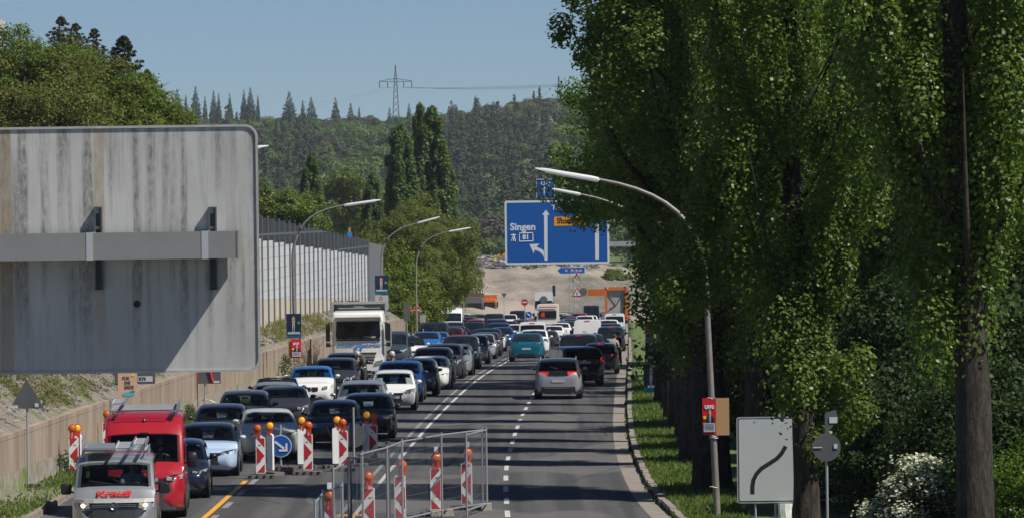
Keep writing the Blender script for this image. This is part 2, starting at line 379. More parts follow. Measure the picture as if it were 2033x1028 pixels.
bk = node(t, 'ShaderNodeTexBrick'); bk.inputs['Scale'].default_value = 1; bk.offset = 0
bk.inputs['Brick Width'].default_value = 1.0; bk.inputs['Row Height'].default_value = 1.1; bk.inputs['Mortar Size'].default_value = .05
bk.inputs['Color1'].default_value = (.03, .037, .042, 1); bk.inputs['Color2'].default_value = (.042, .05, .055, 1); bk.inputs['Mortar'].default_value = (.12, .13, .15, 1)
sp = node(t, 'ShaderNodeSeparateXYZ'); t.links.new(oc, sp.inputs[0]); cb = node(t, 'ShaderNodeCombineXYZ'); t.links.new(sp.outputs[1], cb.inputs[0]); t.links.new(sp.outputs[2], cb.inputs[1])
t.links.new(cb.outputs[0], bk.inputs[0]); t.links.new(bk.outputs[0], p.inputs['Base Color']); gl_m = m
# base and top rows measured in the picture, left end at 238 m and right end at 345 m
P0, P1 = at(500, 619, 232), at(733, 606, 345)
T0, T1 = at(500, 427, 232), at(733, 480, 345)
M0, M1 = at(500, 471, 232), at(733, 507, 345)
NB = 27; pmb = [MB(), MB(), MB()]; ps = MB()
for i in range(NB):
    a, b = i / NB, (i + 1) / NB
    A, B = P0.lerp(P1, a), P0.lerp(P1, b)
    zb = min(A.z, B.z); zt = round(((T0.z + (T1.z - T0.z) * a)) / .12) * .12; zm = round((M0.z + (M1.z - M0.z) * a) / .12) * .12
    for k, (z0, z1) in enumerate(((zb - 1.2, zb + .55), (zb + .56, zm), (zm + .01, zt))):
        o = .05 if k == 2 else .10
        pmb[k].add([(A.x - o, A.y, z0), (B.x - o, B.y, z0), (B.x - o, B.y, z1), (A.x - o, A.y, z1), (A.x - o - .12, A.y, z0), (B.x - o - .12, B.y, z0), (B.x - o - .12, B.y, z1), (A.x - o - .12, A.y, z1)],
                   [(0, 1, 2, 3), (4, 7, 6, 5), (3, 2, 6, 7), (0, 3, 7, 4), (1, 5, 6, 2)])
    ps = MB(); ps.box((A.x - .058, A.y, (zb - 1 + zt + .12) / 2), (.06, .24, zt + .12 - zb + 1)); o = ps.build('barrier_post', bpost, bar); o.matrix_parent_inverse = Matrix.Translation(-Vector(bar.location))
ps = MB(); ps.box((P1.x - .03, P1.y, (P1.z - 1 + T1.z + .2) / 2), (.16, .2, T1.z + 1.2 - P1.z))
off = Vector(bar.location)
for k, (nm, mm) in enumerate((('plinth', plinth), ('panel_wall', panel_m), ('glazed_top', gl_m))):
    o = pmb[k].build(nm, mm, bar); o.matrix_parent_inverse = Matrix.Translation(-off)
# the barrier turns away at its far end
e = MB(); Q = P1 + Vector((-.1, 0, 0)); R1 = P1 + Vector((-2.2, 26, 0))
e.add([(Q.x + .9, Q.y + 6, Q.z - 1), (Q.x, Q.y, Q.z - 1), (Q.x, Q.y, T1.z), (Q.x + .9, Q.y + 6, T1.z - .3), (Q.x + .8, Q.y + 6.1, Q.z - 1), (Q.x - .1, Q.y + .1, Q.z - 1), (Q.x - .1, Q.y + .1, T1.z), (Q.x + .8, Q.y + 6.1, T1.z - .3)], [(0, 1, 2, 3), (7, 6, 5, 4), (3, 2, 6, 7), (0, 3, 7, 4)])
o = e.build('end_panel', bpost, bar); o.matrix_parent_inverse = Matrix.Translation(-off)
o = ps.build('posts', bpost, bar); o.matrix_parent_inverse = Matrix.Translation(-off); o.name = 'end_post'
# ---------------------------------------------------------------- construction mound and rubble
m, t, p, oc = base_mat('mound_earth', .95)
n1 = noise_out(t, oc, .10, 7, .65, (.5, 1, 2.5)); n2 = noise_out(t, oc, .9, 6, .8)
c = ramp(t, n1, [(.32, (.15, .12, .10)), (.45, (.27, .225, .18)), (.55, (.36, .30, .24)), (.68, (.50, .43, .34))])
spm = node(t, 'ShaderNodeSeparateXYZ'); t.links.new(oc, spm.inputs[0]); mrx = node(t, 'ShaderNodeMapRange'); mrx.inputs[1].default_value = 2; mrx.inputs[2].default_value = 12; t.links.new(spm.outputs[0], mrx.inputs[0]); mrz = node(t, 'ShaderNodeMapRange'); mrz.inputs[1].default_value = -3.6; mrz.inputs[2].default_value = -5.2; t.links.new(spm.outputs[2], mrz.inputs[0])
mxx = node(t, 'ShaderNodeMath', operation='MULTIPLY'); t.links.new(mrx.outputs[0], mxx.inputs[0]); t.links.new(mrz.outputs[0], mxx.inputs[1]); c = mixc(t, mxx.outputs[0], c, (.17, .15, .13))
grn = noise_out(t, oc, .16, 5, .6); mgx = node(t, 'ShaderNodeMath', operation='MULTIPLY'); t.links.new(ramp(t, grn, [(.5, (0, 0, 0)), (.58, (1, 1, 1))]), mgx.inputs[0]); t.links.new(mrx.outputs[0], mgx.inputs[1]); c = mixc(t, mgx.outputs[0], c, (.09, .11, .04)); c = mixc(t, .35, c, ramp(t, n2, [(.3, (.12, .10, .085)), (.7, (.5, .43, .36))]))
t.links.new(c, p.inputs['Base Color'])
b = node(t, 'ShaderNodeBump'); b.inputs['Strength'].default_value = .9; b.inputs['Distance'].default_value = .5; t.links.new(n2, b.inputs['Height']); t.links.new(b.outputs[0], p.inputs['Normal'])
def mound_z(X, Y):
    top = -1.55 + .25 * math.sin(X * .35) + .2 * math.sin(X * .9 + 1) - max(0, X - 17) * .30 - max(0, -13 - X) * .10
    k = (Y - 955) / 75
    prof = -10.2 + (top + 10.2) * (ss(k, -.1, 1.15) * .55 + .45 * min(1, max(0, k)))
    if Y > 1035: prof = top - (Y - 1035) * .02
    return prof + .25 * math.sin(X * .5 + Y * .12) * ss(Y, 955, 975) + .12 * math.sin(X * 1.7 + Y * .4)
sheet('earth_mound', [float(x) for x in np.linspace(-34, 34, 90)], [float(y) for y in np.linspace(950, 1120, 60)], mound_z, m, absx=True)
stone = [mat('rubble_pale', (.60, .57, .52), .95, noise=(.5, .6, (.28, .26, .24))), mat('rubble_grey', (.15, .14, .15), .95, noise=(.5, .6, (.25, .23, .22))), mat('rubble_dark', (.045, .045, .05), .95)]
mb = MB(); rnd = random.Random(12)
def rock(mb, c, s, rnd, m):
    vs = []; 
    for sz in (-1, 1):
        for sx, sy in ((-1, -1), (1, -1), (1, 1), (-1, 1)):
            vs.append((c[0] + sx * s[0] * rnd.uniform(.5, 1.1), c[1] + sy * s[1] * rnd.uniform(.5, 1.1), c[2] + sz * s[2] * rnd.uniform(.5, 1.1) + sx * rnd.uniform(-.2, .2) * s[0]))
    mb.add(vs, [(3, 2, 1, 0), (4, 5, 6, 7), (0, 1, 5, 4), (1, 2, 6, 5), (2, 3, 7, 6), (3, 0, 4, 7)], m)
for i in range(2300):
    X = rnd.uniform(-13, 17); Y = rnd.uniform(1022, 1056); hp = 1.9 * max(0, math.sin((X + 13) * .22)) ** .5 if X < 0 else .9 + .5 * math.sin(X)
    if X > 8: hp *= .6
    z = mound_z(X, Y) + rnd.uniform(-.1, 1) * hp * (1 - abs(Y - 1042) / 20); big = rnd.random() < .08
    s = rnd.uniform(.12, .42) * (2.6 if big else 1)
    rock(mb, (X, Y, z), (s * rnd.uniform(.8, 2), s, s * rnd.uniform(.3, .9)), rnd, rnd.choice([0, 1, 1, 2] if X > -5 else [1, 1, 1, 0]))
tag(mb.build('rubble', stone), 'heap of broken concrete and grey rubble along the top of the mound', 'rubble', kind='stuff')
mb = MB()
for i in range(260):
    X = rnd.uniform(-14, 24); Y = rnd.uniform(965, 1030); s = rnd.uniform(.04, .13)
    rock(mb, (X, Y, mound_z(X, Y) + s * .3), (s * 1.4, s, s * .7), rnd, 0)
tag(mb.build('scattered_stones', stone), 'loose pale stones scattered over the sandy slope', 'stones', kind='stuff')
# ---------------------------------------------------------------- vehicles
def paint(name, col, metal=.0, rough=.32):
    return mat('paint_' + name, col, rough, metal, .8, noise=(1.2, .25, tuple(c * .8 + .015 for c in col)))
PAINT = dict(white=paint('white', (.74, .74, .72)), cream=paint('cream', (.58, .60, .55)), iceblue=paint('ice_blue', (.42, .55, .72)), silver=paint('silver', (.42, .43, .45), .55),
    grey=paint('grey', (.16, .165, .175), .5), darkgrey=paint('dark_grey', (.045, .048, .055), .4), black=paint('black', (.008, .009, .012)), navy=paint('navy', (.008, .016, .04), .2), blue=paint('blue', (.01, .06, .22), .3),
    brightblue=paint('bright_blue', (.02, .15, .48), .2), red=paint('red', (.36, .008, .018)), darkred=paint('dark_red', (.20, .01, .02)), teal=paint('teal', (.0, .14, .22), .35), orange=paint('orange', (.62, .15, .01)),
    slate=paint('slate', (.05, .075, .10), .4), green=paint('dark_green', (.015, .03, .03), .3), bronze=paint('bronze', (.10, .08, .07), .5))
glass = mat('car_glass', (.006, .008, .011), .05, 0, 0, noise=(1.8, .8, (.02, .026, .032)), spec=.36)
m = bpy.data.materials.new('car_glass_clear'); m.use_nodes = True; t = m.node_tree; t.nodes.clear(); ou_ = t.nodes.new('ShaderNodeOutputMaterial'); tr_ = t.nodes.new('ShaderNodeBsdfTransparent'); tr_.inputs[0].default_value = (.50, .55, .55, 1)
gl_ = t.nodes.new('ShaderNodeBsdfGlossy'); gl_.inputs['Roughness'].default_value = .04; fr_ = t.nodes.new('ShaderNodeFresnel'); fr_.inputs[0].default_value = 1.42; mx_ = t.nodes.new('ShaderNodeMixShader')
t.links.new(fr_.outputs[0], mx_.inputs[0]); t.links.new(tr_.outputs[0], mx_.inputs[1]); t.links.new(gl_.outputs[0], mx_.inputs[2]); t.links.new(mx_.outputs[0], ou_.inputs[0]); glass_clear = m; MAT['car_glass_clear'] = m
seat_m = mat('seat_fabric', (.03, .03, .034), .9)
chrome = mat('chrome', (.55, .56, .58), .2, 1)
alloy = mat('alloy', (.30, .31, .33), .35, .8)
lampglass = mat('headlight_glass', (.55, .57, .60), .15, .5, .5, noise=(14, .6, (.10, .10, .12)))
lit = mat('lit_headlight', (1, .85, .6), .3, emit=((1, .78, .5), 3.5))
tail = mat('tail_light', (.30, .01, .015), .25, 0, .5)
brake = mat('lit_brake_light', (.6, .02, .02), .3, emit=((1, .03, .02), .45))
plate_m = mat('plate_blank', (.42, .42, .43), .5)
darkgrille = mat('grille_black', (.012, .012, .014), .5, noise=(30, .6, (.04, .04, .045)))
interior = mat('interior_dark', (.01, .01, .012), .8)
skin = mat('skin', (.50, .27, .18), .55); hairm = mat('hair_brown', (.05, .03, .02), .8)
def lookup(xs, x): return float(np.interp(x, [a for a, _ in xs], [b for _, b in xs]))
K = {  # length width height belt hoodfront cowl | fractions of length: windscreen base, roof front, roof rear, rear base | deck height
 'hatch':  dict(L=4.2, W=1.78, H=1.46, belt=.95, hf=.74, cowl=.98, f=(.245, .42, .86, .985), deck=1.02),
 'small':  dict(L=3.75, W=1.70, H=1.50, belt=.95, hf=.76, cowl=1.0, f=(.23, .40, .90, .99), deck=1.0),
 'suv':    dict(L=4.45, W=1.85, H=1.64, belt=1.05, hf=.90, cowl=1.12, f=(.25, .41, .86, .985), deck=1.10),
 'bigsuv': dict(L=4.8, W=1.95, H=1.74, belt=1.12, hf=.96, cowl=1.18, f=(.24, .40, .90, .99), deck=1.15),
 'coupe':  dict(L=4.7, W=1.92, H=1.60, belt=1.08, hf=.88, cowl=1.10, f=(.25, .42, .66, .97), deck=1.16),
 'sedan':  dict(L=4.7, W=1.82, H=1.44, belt=.96, hf=.72, cowl=.98, f=(.26, .42, .70, .87), deck=1.08),
 'wagon':  dict(L=4.7, W=1.82, H=1.48, belt=.97, hf=.73, cowl=.99, f=(.25, .41, .88, .985), deck=1.0),
 'mpv':    dict(L=4.5, W=1.83, H=1.66, belt=1.02, hf=.82, cowl=1.08, f=(.19, .36, .90, .99), deck=1.0),
 'van':    dict(L=4.95, W=1.90, H=1.95, belt=1.12, hf=.98, cowl=1.20, f=(.13, .27, .96, .995), deck=1.0),
 'panel':  dict(L=4.8, W=1.86, H=1.86, belt=1.10, hf=.95, cowl=1.16, f=(.17, .32, .97, .995), deck=1.0),
 'high':   dict(L=5.9, W=2.02, H=2.65, belt=1.30, hf=1.08, cowl=1.36, f=(.11, .25, .985, .997), deck=1.1),
 'boxy':   dict(L=4.7, W=1.93, H=1.95, belt=1.22, hf=1.05, cowl=1.26, f=(.32, .36, .95, .975), deck=1.2),
}
def make_car(kind, color, at_pos, rz, label, away=False, braking=False, group=None, detail=2, **o):
    d = dict(K[kind]); d.update({k: v for k, v in o.items() if k in d})
    L, W, H, belt, hf, cowl = d['L'], d['W'], d['H'], d['belt'], d['hf'], d['cowl']; f = d['f']; hw = W / 2
    pm = PAINT[color]; roofm = PAINT[o['roof']] if 'roof' in o else pm
    y0, y1 = -L / 2, L / 2; Yf = [y0 + q * L for q in f]
    cat = {'van': 'van', 'panel': 'van', 'high': 'van', 'bigsuv': 'car', 'suv': 'car'}.get(kind, 'car')
    name = o.get('name', {'van': 'van', 'panel': 'panel_van', 'high': 'high_roof_van', 'suv': 'suv', 'bigsuv': 'suv', 'boxy': 'off_roader', 'sedan': 'sedan', 'wagon': 'estate_car', 'coupe': 'coupe'}.get(kind, 'hatchback'))
    root = empty(name, at_pos, rz, label, o.get('cat', cat), group)
    high = H > 2.2
    # nose plan curve: distance behind the tip as a function of half width ratio
    nose = [(0, 0), (.35, .01), (.6, .05), (.75, .11), (.86, .20), (.95, .36), (1, .7)]
    tailc = [(0, 0), (.5, .01), (.75, .05), (.88, .12), (.96, .26), (1, .5)]
    def fy(x): return y0 + lookup(nose, abs(x) / hw)
    def ry(x): return y1 - lookup(tailc, abs(x) / hw)
    deck = d['deck']
    st = [(0, .60, .42, .58), (.05, .74, .27, .66), (.11, .80, .22, hf - .08), (.2, .87, .20, hf - .02), (.36, .95, .19, hf + .015), (.7, 1, .18, hf + (cowl - hf) * .35), (f[0] * L * .75, 1, .18, hf + (cowl - hf) * .78), (f[0] * L, 1, .18, cowl),
          (f[0] * L + .4, 1, .18, belt + .02), (L * .5, 1, .18, belt + .01), (L * .8, 1, .18, belt + .04), (min(f[3], .93) * L, .995, .2, max(deck, belt) * .99), (L - .26, .965, .22, deck - .01), (L - .10, .89, .26, deck - .04), (L - .03, .78, .30, deck - .12), (L, .60, .36, .78)]
    st = sorted(st)
    secs = []
    for tt, wr, zb, zt in st:
        w_ = hw * wr; y = y0 + tt; zt = max(zt, zb + .12)
        h = zt - zb
        half = [(0, zb), (w_ * .80, zb), (w_ * .93, zb + .04), (w_ * .985, zb + .20 * h), (w_, zb + .45 * h), (w_ * .995, zb + .68 * h), (w_ * .965, zt - .07 * min(1, h)), (w_ * .90, zt - .018), (w_ * .6, zt + .006), (0, zt + .018)]
        secs.append([(x, y, z) for x, z in half] + [(-x, y, z) for x, z in half[-2:0:-1]])
    mb = MB(); mb.loft(secs, closed=True); mb.build('body', pm, root, smooth=38)
    # lower sill band, dark, and bumpers
    if o.get('cladding') or kind in ('van', 'panel', 'high', 'suv', 'bigsuv'):
        mb = MB()
        for sx in (-1, 1): mb = MB(); mb.box((sx * (hw * .985), 0, .30), (.05, L * .60, .17)); mb.build('sill_trim', black, root)
    # ---- cabin
    if kind == 'van': H0_ = H - .12
    else: H0_ = H - .05
    zr = [(Yf[0], cowl - .02), (Yf[0] + (Yf[1] - Yf[0]) * .5, cowl + (H0_ - cowl) * .55), (Yf[1], H0_), (Yf[1] + .35, H - .01), ((Yf[1] + Yf[2]) / 2, H), (Yf[2] - .2, H - .03), (Yf[2], H - .08), ((Yf[2] + Yf[3]) / 2, (H - .08 + deck) / 2 + .03), (Yf[3], deck - .02)]
    if high: zr = [(Yf[0], cowl - .02), (Yf[1] - .12, 2.12 * H / 2.65), (Yf[1] + .05, H - .24), (Yf[1] + .5, H - .03), ((Yf[1] + Yf[2]) / 2, H), (Yf[2], H - .03), (Yf[3], deck)]
    wB, wT = hw * .965, hw * (.80 if H < 1.6 else .84 if H < 1.8 else .90 if not high else .93)
    if kind == 'boxy': wT = hw * .90; wB = hw * .93
    def zt(y): return lookup(zr, y)
    def ws(z): return wB + (wT - wB) * max(0, min(1, (z - belt) / (H - .06 - belt)))
    def drop(r): return lookup([(0, 0), (.6, .008), (.85, .03), (.95, .06), (1, .10)], abs(r))
    secs = []
    ys = sorted(set([a for a, _ in zr] + [Yf[1] - .12, Yf[1] + .12, Yf[2] + .1, Yf[2] - .1] + list(np.linspace(Yf[1] + .3, Yf[2] - .3, 4))))
    ys = [y for y in ys if Yf[0] <= y <= Yf[3]]
    for y in ys:
        z = zt(y); wz = ws(z); zl = min(belt - .05, z - .2)
        half = [(wB, zl)] + [(ws(zz), zz) for zz in np.linspace(max(zl + .05, belt - .02), max(zl + .1, z - .12), 4)] + [(wz * r, z - drop(r)) for r in (.985, .95, .85, .6, .3)] + [(0, z)]
        secs.append([(x, y, q) for x, q in half] + [(-x, y, q) for x, q in half[-2::-1]])
    mb = MB(); mb.loft(secs, closed=False)
    open_top = o.get('open_top'); clear = detail > 1 and not open_top
    if clear:                                  # open the shell where the windscreen and rear window are
        def gone(f):
            c_ = sum((Vector(mb.v[i]) for i in f), Vector()) / len(f)
            if len(f) != 4: return c_.y < 0 or True
            r_ = max(abs(mb.v[i][0]) for i in f) / ws(c_.z)
            return r_ < .88 and (c_.y < Yf[1] - .10 or (c_.y > Yf[2] + .08 and not o.get('blind') and not high)) and c_.z > belt + .02
        keep = [k for k, f in enumerate(mb.f) if not gone(f)]; mb.f = [mb.f[k] for k in keep]; mb.mi = [0] * len(keep)
    if not open_top: mb.build('cabin', roofm, root, smooth=40)
    # windscreen, rear window: patches following the cabin surface
    def patch(ya, yb, xr, dz, dy, nm, m, inset=.0, n=8):
        vs = []; q = 6
        for j in range(q + 1):
            y = ya + (yb - ya) * j / q
            for i in range(n + 1):
                r = xr * (2 * i / n - 1); z = zt(y); x = r * ws(z)
                vs.append((x, y + dy, z - drop(r) + dz))
        mb = MB(); N = n + 1
        mb.add(vs, [(j * N + i, j * N + i + 1, (j + 1) * N + i + 1, (j + 1) * N + i) for j in range(q) for i in range(n)])
        return mb.build(nm, m, root, smooth=60)
    gm = glass_clear if clear else glass
    if clear:
        ib = MB(); fz_ = max(belt, cowl) + .02; ib.box((0, (Yf[0] + Yf[3]) / 2, fz_ - .02), (hw * 1.7, Yf[3] - Yf[0] - .35, .03)); ib.box((0, Yf[0] + .30, cowl + .02), (hw * 1.6, .30, .07)); it = ib.build('interior', interior, root)
        ys_ = Yf[1] + .35
        for xx in (-.38, .38):
            sb_ = MB(); sb_.box((xx, ys_, (belt + min(H, 2.0)) / 2 - .08), (.46, .14, max(.25, min(H, 2.0) - belt - .22)), taper=.85); sb_.box((xx, ys_ + .02, min(H, 2.0) - .20), (.25, .10, .17)); sb_.build('seat', seat_m, it)
        sb_ = MB(); pts_ = [(.38 + .17 * math.cos(a), Yf[0] + .52 + .05 * math.sin(a), belt + .10 + .16 * math.sin(a)) for a in np.linspace(0, 2 * math.pi, 16)]; sb_.tube(pts_, .014, 5); sb_.build('steering_wheel', black, it)
        sb_ = MB(); sb_.box((0, Yf[1] - .12, min(zt(Yf[1]) - .17, 2.1)), (.22, .03, .06)); sb_.build('rear_view_mirror', black, it)
    if not open_top:
        ye = Yf[1] - .06 if not high else Yf[1] - .11
        patch(Yf[0] + .05, ye, .925, .014, -.012, 'windscreen', gm)
        if kind not in ('high',) and not o.get('blind'):
            a = Yf[3] - .06 if kind in ('sedan', 'coupe') else Yf[2] + (Yf[3] - Yf[2]) * .78
            patch(Yf[2] + .03, a, .88, .014, .014, 'rear_window', gm)
        # side windows
        for sx in (-1, 1):
            spans = [(Yf[0] + .30, -L * .02 + .05), (-L * .02 + .10, L * .24)]
            if kind not in ('panel', 'high') and not o.get('blind'):
                spans.append((L * .24 + .05, min(Yf[2] + .05, L * .42)))
            else: spans = spans[:1]
            if high or kind in ('van',): spans[0] = (Yf[0] + .35, y0 + L * .36); 
            if kind == 'van': spans[1:] = [(y0 + L * .36 + .08, y0 + L * .62), (y0 + L * .62 + .08, y0 + L * .9)]
            for k, (a, b_) in enumerate(spans):
                if o.get('blind') and k > 0: break
                vs = []; q = 6
                for j in range(q + 1):
                    y = a + (b_ - a) * j / q; top = min(zt(y) - .13, (H if not high else 2.05) - .14); top = max(top, belt + .04)
                    for z in (belt + .03, (belt + top) / 2, top): vs.append((sx * (ws(z) + .012), y, z))
                mb = MB(); mb.add(vs, [(j * 3 + i, j * 3 + i + 1, (j + 1) * 3 + i + 1, (j + 1) * 3 + i) for j in range(q) for i in range(2)])
                mb.build('side_window', glass, root)
    if o.get('rails'):
        mb = MB()
        for sx in (-1, 1): mb.tube([(sx * wT * .90, Yf[1] + .15, H - .06), (sx * wT * .90, Yf[1] + .3, H + .03), (sx * wT * .90, Yf[2] - .25, H + .02), (sx * wT * .9, Yf[2] - .1, H - .08)], .016, 6)
        mb.build('roof_rail', steel if o['rails'] == 'silver' else black, root)
    # ---- fascia
    def fprism(pts, m, nm, thick=.10, proud=.012, side=1, rear=False, par=None):
        """polygon given as (x, z); follows the plan curve of the nose or tail"""
        g = ry if rear else fy; s_ = -1 if rear else 1
        n = len(pts)
        vs = [(side * x, g(x) - s_ * proud, z) for x, z in pts] + [(side * x * .98, g(x) + s_ * thick, z) for x, z in pts]
        mb = MB(); mb.add(vs, [tuple(range(n)), tuple(range(2 * n - 1, n - 1, -1))] + [(i, (i + 1) % n, (i + 1) % n + n, i + n) for i in range(n)])
        return mb.build(nm, m, par or root)
    def strip(xa, xb, za, zb, m, nm, rear=False, n=8, proud=.012, slope=0, par=None):
        """band of nearly constant height wrapped round the nose from xa to xb"""
        g = ry if rear else fy; s_ = -1 if rear else 1; secs = []
        for i in range(n + 1):
            x = xa + (xb - xa) * i / n; dz = slope * abs(x)
            secs.append([(x, g(x) - s_ * proud, za + dz), (x, g(x) - s_ * proud, zb + dz), (x, g(x) + s_ * .12, zb + dz), (x, g(x) + s_ * .12, za + dz)])
        mb = MB(); mb.loft(secs, closed=True); return mb.build(nm, m, par or root)
    z0 = hf - .30
    if True:
        style = o.get('face', 'bar'); lm = lampglass
        hl = o.get('hl', (.52, .90, hf - .16, hf - .03, .05))      # x0, x1 (ratio), z low, z high, sweep up outward
        for sx in (-1, 1):
            a, b_, zl, zh, sw = hl
            if style == 'round': 
                mb = MB(); mb.cyl((sx * hw * .72, fy(hw * .72) + .02, hf - .13), .105, .16, 'Y', 16); hlo = mb.build('headlight', lm, root)
            else: hlo = fprism([(hw * a, zl + .02), (hw * (a + b_) / 2, zl), (hw * b_, zl + sw + .02), (hw * (b_ + .03), zh + sw), (hw * (a + b_) / 2, zh + sw * .4), (hw * a, zh - .02)], lm, 'headlight', side=sx)
            if o.get('lights_on') or detail > 1:
                mb = MB(); xx = hw * (a + b_) / 2 * (.98); zz = (zl + zh) / 2 + .01
                mb.cyl((sx * xx, fy(xx) - .016, zz), .042 if o.get('lights_on') else .03, .03, 'Y', 10); mb.build('bulb', lit if o.get('lights_on') else chrome, hlo)
        gz0, gz1, gw = o.get('grille', (hf - .17, hf - .06, .45))
        if style == 'kidney':
            for sx in (-1, 1):
                k = fprism([(.03, gz0 + .02), (.08, gz0 - .01), (hw * .26, gz0), (hw * .30, gz0 + .06), (hw * .28, gz1), (.06, gz1 + .005), (.03, gz1 - .03)], darkgrille, 'grille', side=sx)
                q = fprism([(.02, gz1 - .01), (hw * .31, gz1 - .012), (hw * .30, gz1 + .012), (.02, gz1 + .016)], chrome, 'grille_rim', side=sx, proud=.016)
        elif style == 'vee':
            g_ = MB(); y = fy(0) - .014
            g_.prism([(-.20, hf - .08), (.20, hf - .08), (.13, hf - .30), (0, hf - .42), (-.13, hf - .30)], y, y + .1); gg = g_.build('grille', darkgrille, root)
            g_ = MB(); g_.tube([(-.22, y, hf - .06), (-.13, y, hf - .32), (0, y - .005, hf - .45), (.13, y, hf - .32), (.22, y, hf - .06)], .013, 6); g_.build('chrome_rim', chrome, gg)
        elif style != 'none':
            strip(-hw * gw, hw * gw, gz0, gz1, darkgrille, 'grille')
            if style in ('chromebar', 'rings'):
                strip(-hw * gw, hw * gw, gz1 - .012, gz1 + .008, chrome, 'grille_trim', proud=.018)
        if style == 'hex':
            strip(-hw * .42, hw * .42, .34, hf - .15, darkgrille, 'lower_grille', proud=.016)
        else:
            lo = o.get('intake', (.24, .40, .66)); strip(-hw * lo[2], hw * lo[2], lo[0], lo[1], darkgrille, 'air_intake')
        if kind in ('van', 'panel', 'high', 'bigsuv', 'suv') or o.get('cladding'):
            strip(-hw * .95, hw * .95, .19, .27, black, 'bumper_trim', proud=.02)
        if o.get('fogs'):
            for sx in (-1, 1): fprism([(hw * .58, .30), (hw * .86, .34), (hw * .88, .42), (hw * .62, .42)], darkgrille, 'fog_lamp', side=sx)
        if o.get('badge'):
            mb = MB(); zb_ = (gz0 + gz1) / 2 if o['badge'] != 'low' else hf - .03
            if o['badge'] == 'rings':
                for q in (-1.5, -.5, .5, 1.5):
                    pts = [(q * .075 + .05 * math.cos(2 * math.pi * i / 14), y0 - .018, zb_ + .05 * math.sin(2 * math.pi * i / 14)) for i in range(15)]; mb.tube(pts, .007, 4)
            else:
                pts = [(.055 * math.cos(2 * math.pi * i / 14), y0 - .018, zb_ + .055 * math.sin(2 * math.pi * i / 14)) for i in range(15)]; mb.tube(pts, .009, 4)
            mb.build('badge', chrome, root)
        if not away and o.get('plate', True):
            mb = MB(); mb.box((0, y0 - .014, o.get('pz', .42)), (.50, .02, .11)); mb.build('licence_plate', plate_m, root)
    if away or detail > 1:
        tm = brake if braking else tail
        tl = o.get('tl', (.62, .93, deck - .28, deck - .12))
        for sx in (-1, 1):
            fprism([(hw * tl[0], tl[2] + .02), (hw * tl[1], tl[2]), (hw * (tl[1] + .02), tl[3]), (hw * tl[0], tl[3] - .01)], tm, 'tail_light', side=sx, rear=True)
        if away:
            strip(-hw * .9, hw * .9, .26, .46, black, 'rear_bumper', rear=True)
            mb = MB(); mb.box((0, y1 + .012, o.get('rpz', deck - .32)), (.50, .02, .11)); mb.build('licence_plate', plate_m, root)
            if o.get('third', True):
                mb = MB(); mb.box((0, Yf[2] + .02, H - .085), (.34, .05, .025)); mb.build('brake_light', brake if braking else tail, root)
            if o.get('wiper', kind not in ('sedan', 'coupe')):
                mb = MB(); yw = Yf[2] + (Yf[3] - Yf[2]) * .8; mb.tube([(0, yw + .04, zt(yw) + .02), (.30, yw + .02, zt(yw) + .10)], .01, 4); mb.build('rear_wiper', black, root)
            mb = MB()
            for sx in (-1, 1): mb.tube([(sx * hw * .62, y1 - .12, .24), (sx * hw * .62, y1 + .01, .24)], .035, 8)
            mb.build('exhaust', chrome, root)
    # mirrors
    for sx in (-1, 1):
        big = kind in ('van', 'panel', 'high'); mz = belt + (.06 if not big else .02); my_ = Yf[0] + (.42 if not big else .55)
        mb = MB()
        if big:
            for q_, (a_, c_) in enumerate(((.8, .0), (1, .03), (1, .08), (.75, .13))): pass
            hh_ = .125 if H < 2.2 else .19
            mb.loft([[(sx * (hw + .16) + kx * .125 * a_, my_ + c_, mz + .06 + kz * hh_ * a_) for kx, kz in ((-1, -.7), (-.7, -1), (.7, -1), (1, -.7), (1, .7), (.7, 1), (-.7, 1), (-1, .7))] for a_, c_ in ((.75, -.06), (.97, -.02), (1, .05), (.9, .07))], closed=True)
        else: mb.ball((sx * (hw + .10), my_, mz + .05), (.105, .07, .065), 10, 6)
        mb.tube([(sx * (hw - .04), my_ + .02, mz - .02), (sx * (hw + .07), my_, mz)], .025, 5)
        mb.build('mirror', (PAINT[o['mirror']] if 'mirror' in o else (black if big or o.get('darkmirror') else pm)), root, smooth=50)
    # wheels
    wr = .33 if kind not in ('suv', 'bigsuv', 'high', 'boxy', 'coupe') else .365
    wbf, wbr = y0 + .19 * L, y1 - .19 * L
    if high: wbf = y0 + .17 * L
    rimm = black if o.get('blackrims') else alloy
    for (sx, yy) in ((-1, wbf), (1, wbf), (-1, wbr), (1, wbr)):
        mb = MB(); mb.cyl((sx * (hw - .012), yy, wr + .015), wr + .055, .035, 'X', 20); mb.build('wheel_arch', black, root)
        xo = sx * (hw - .10)
        mb = MB(); mb.tube([(xo - .11, yy, wr), (xo - .09, yy, wr), (xo + .09, yy, wr), (xo + .115, yy, wr)] if False else [(xo - .125, yy, wr), (xo - .10, yy, wr), (xo + .10, yy, wr), (xo + .125, yy, wr)], [wr * .9, wr, wr, wr * .9], 20)
        ty = mb.build('wheel', rubber, root, smooth=50)
        if detail > 0:
            mb = MB(); xx = xo + sx * .127; mb.cyl((xx, yy, wr), wr * .66, .012, 'X', 16)
            rm = mb.build('rim', rimm, ty)
            mb = MB(); st_ = []
            for k in range(10):
                a = 2 * math.pi * (k + .5) / 10; q_ = wr * (.60 if k % 2 else .16); st_.append((yy + q_ * math.cos(a), wr + q_ * math.sin(a)))
            mb.prism(st_, xx + sx * .007, xx + sx * .012, ax='YZ'); mb.build('rim_opening', black, rm)
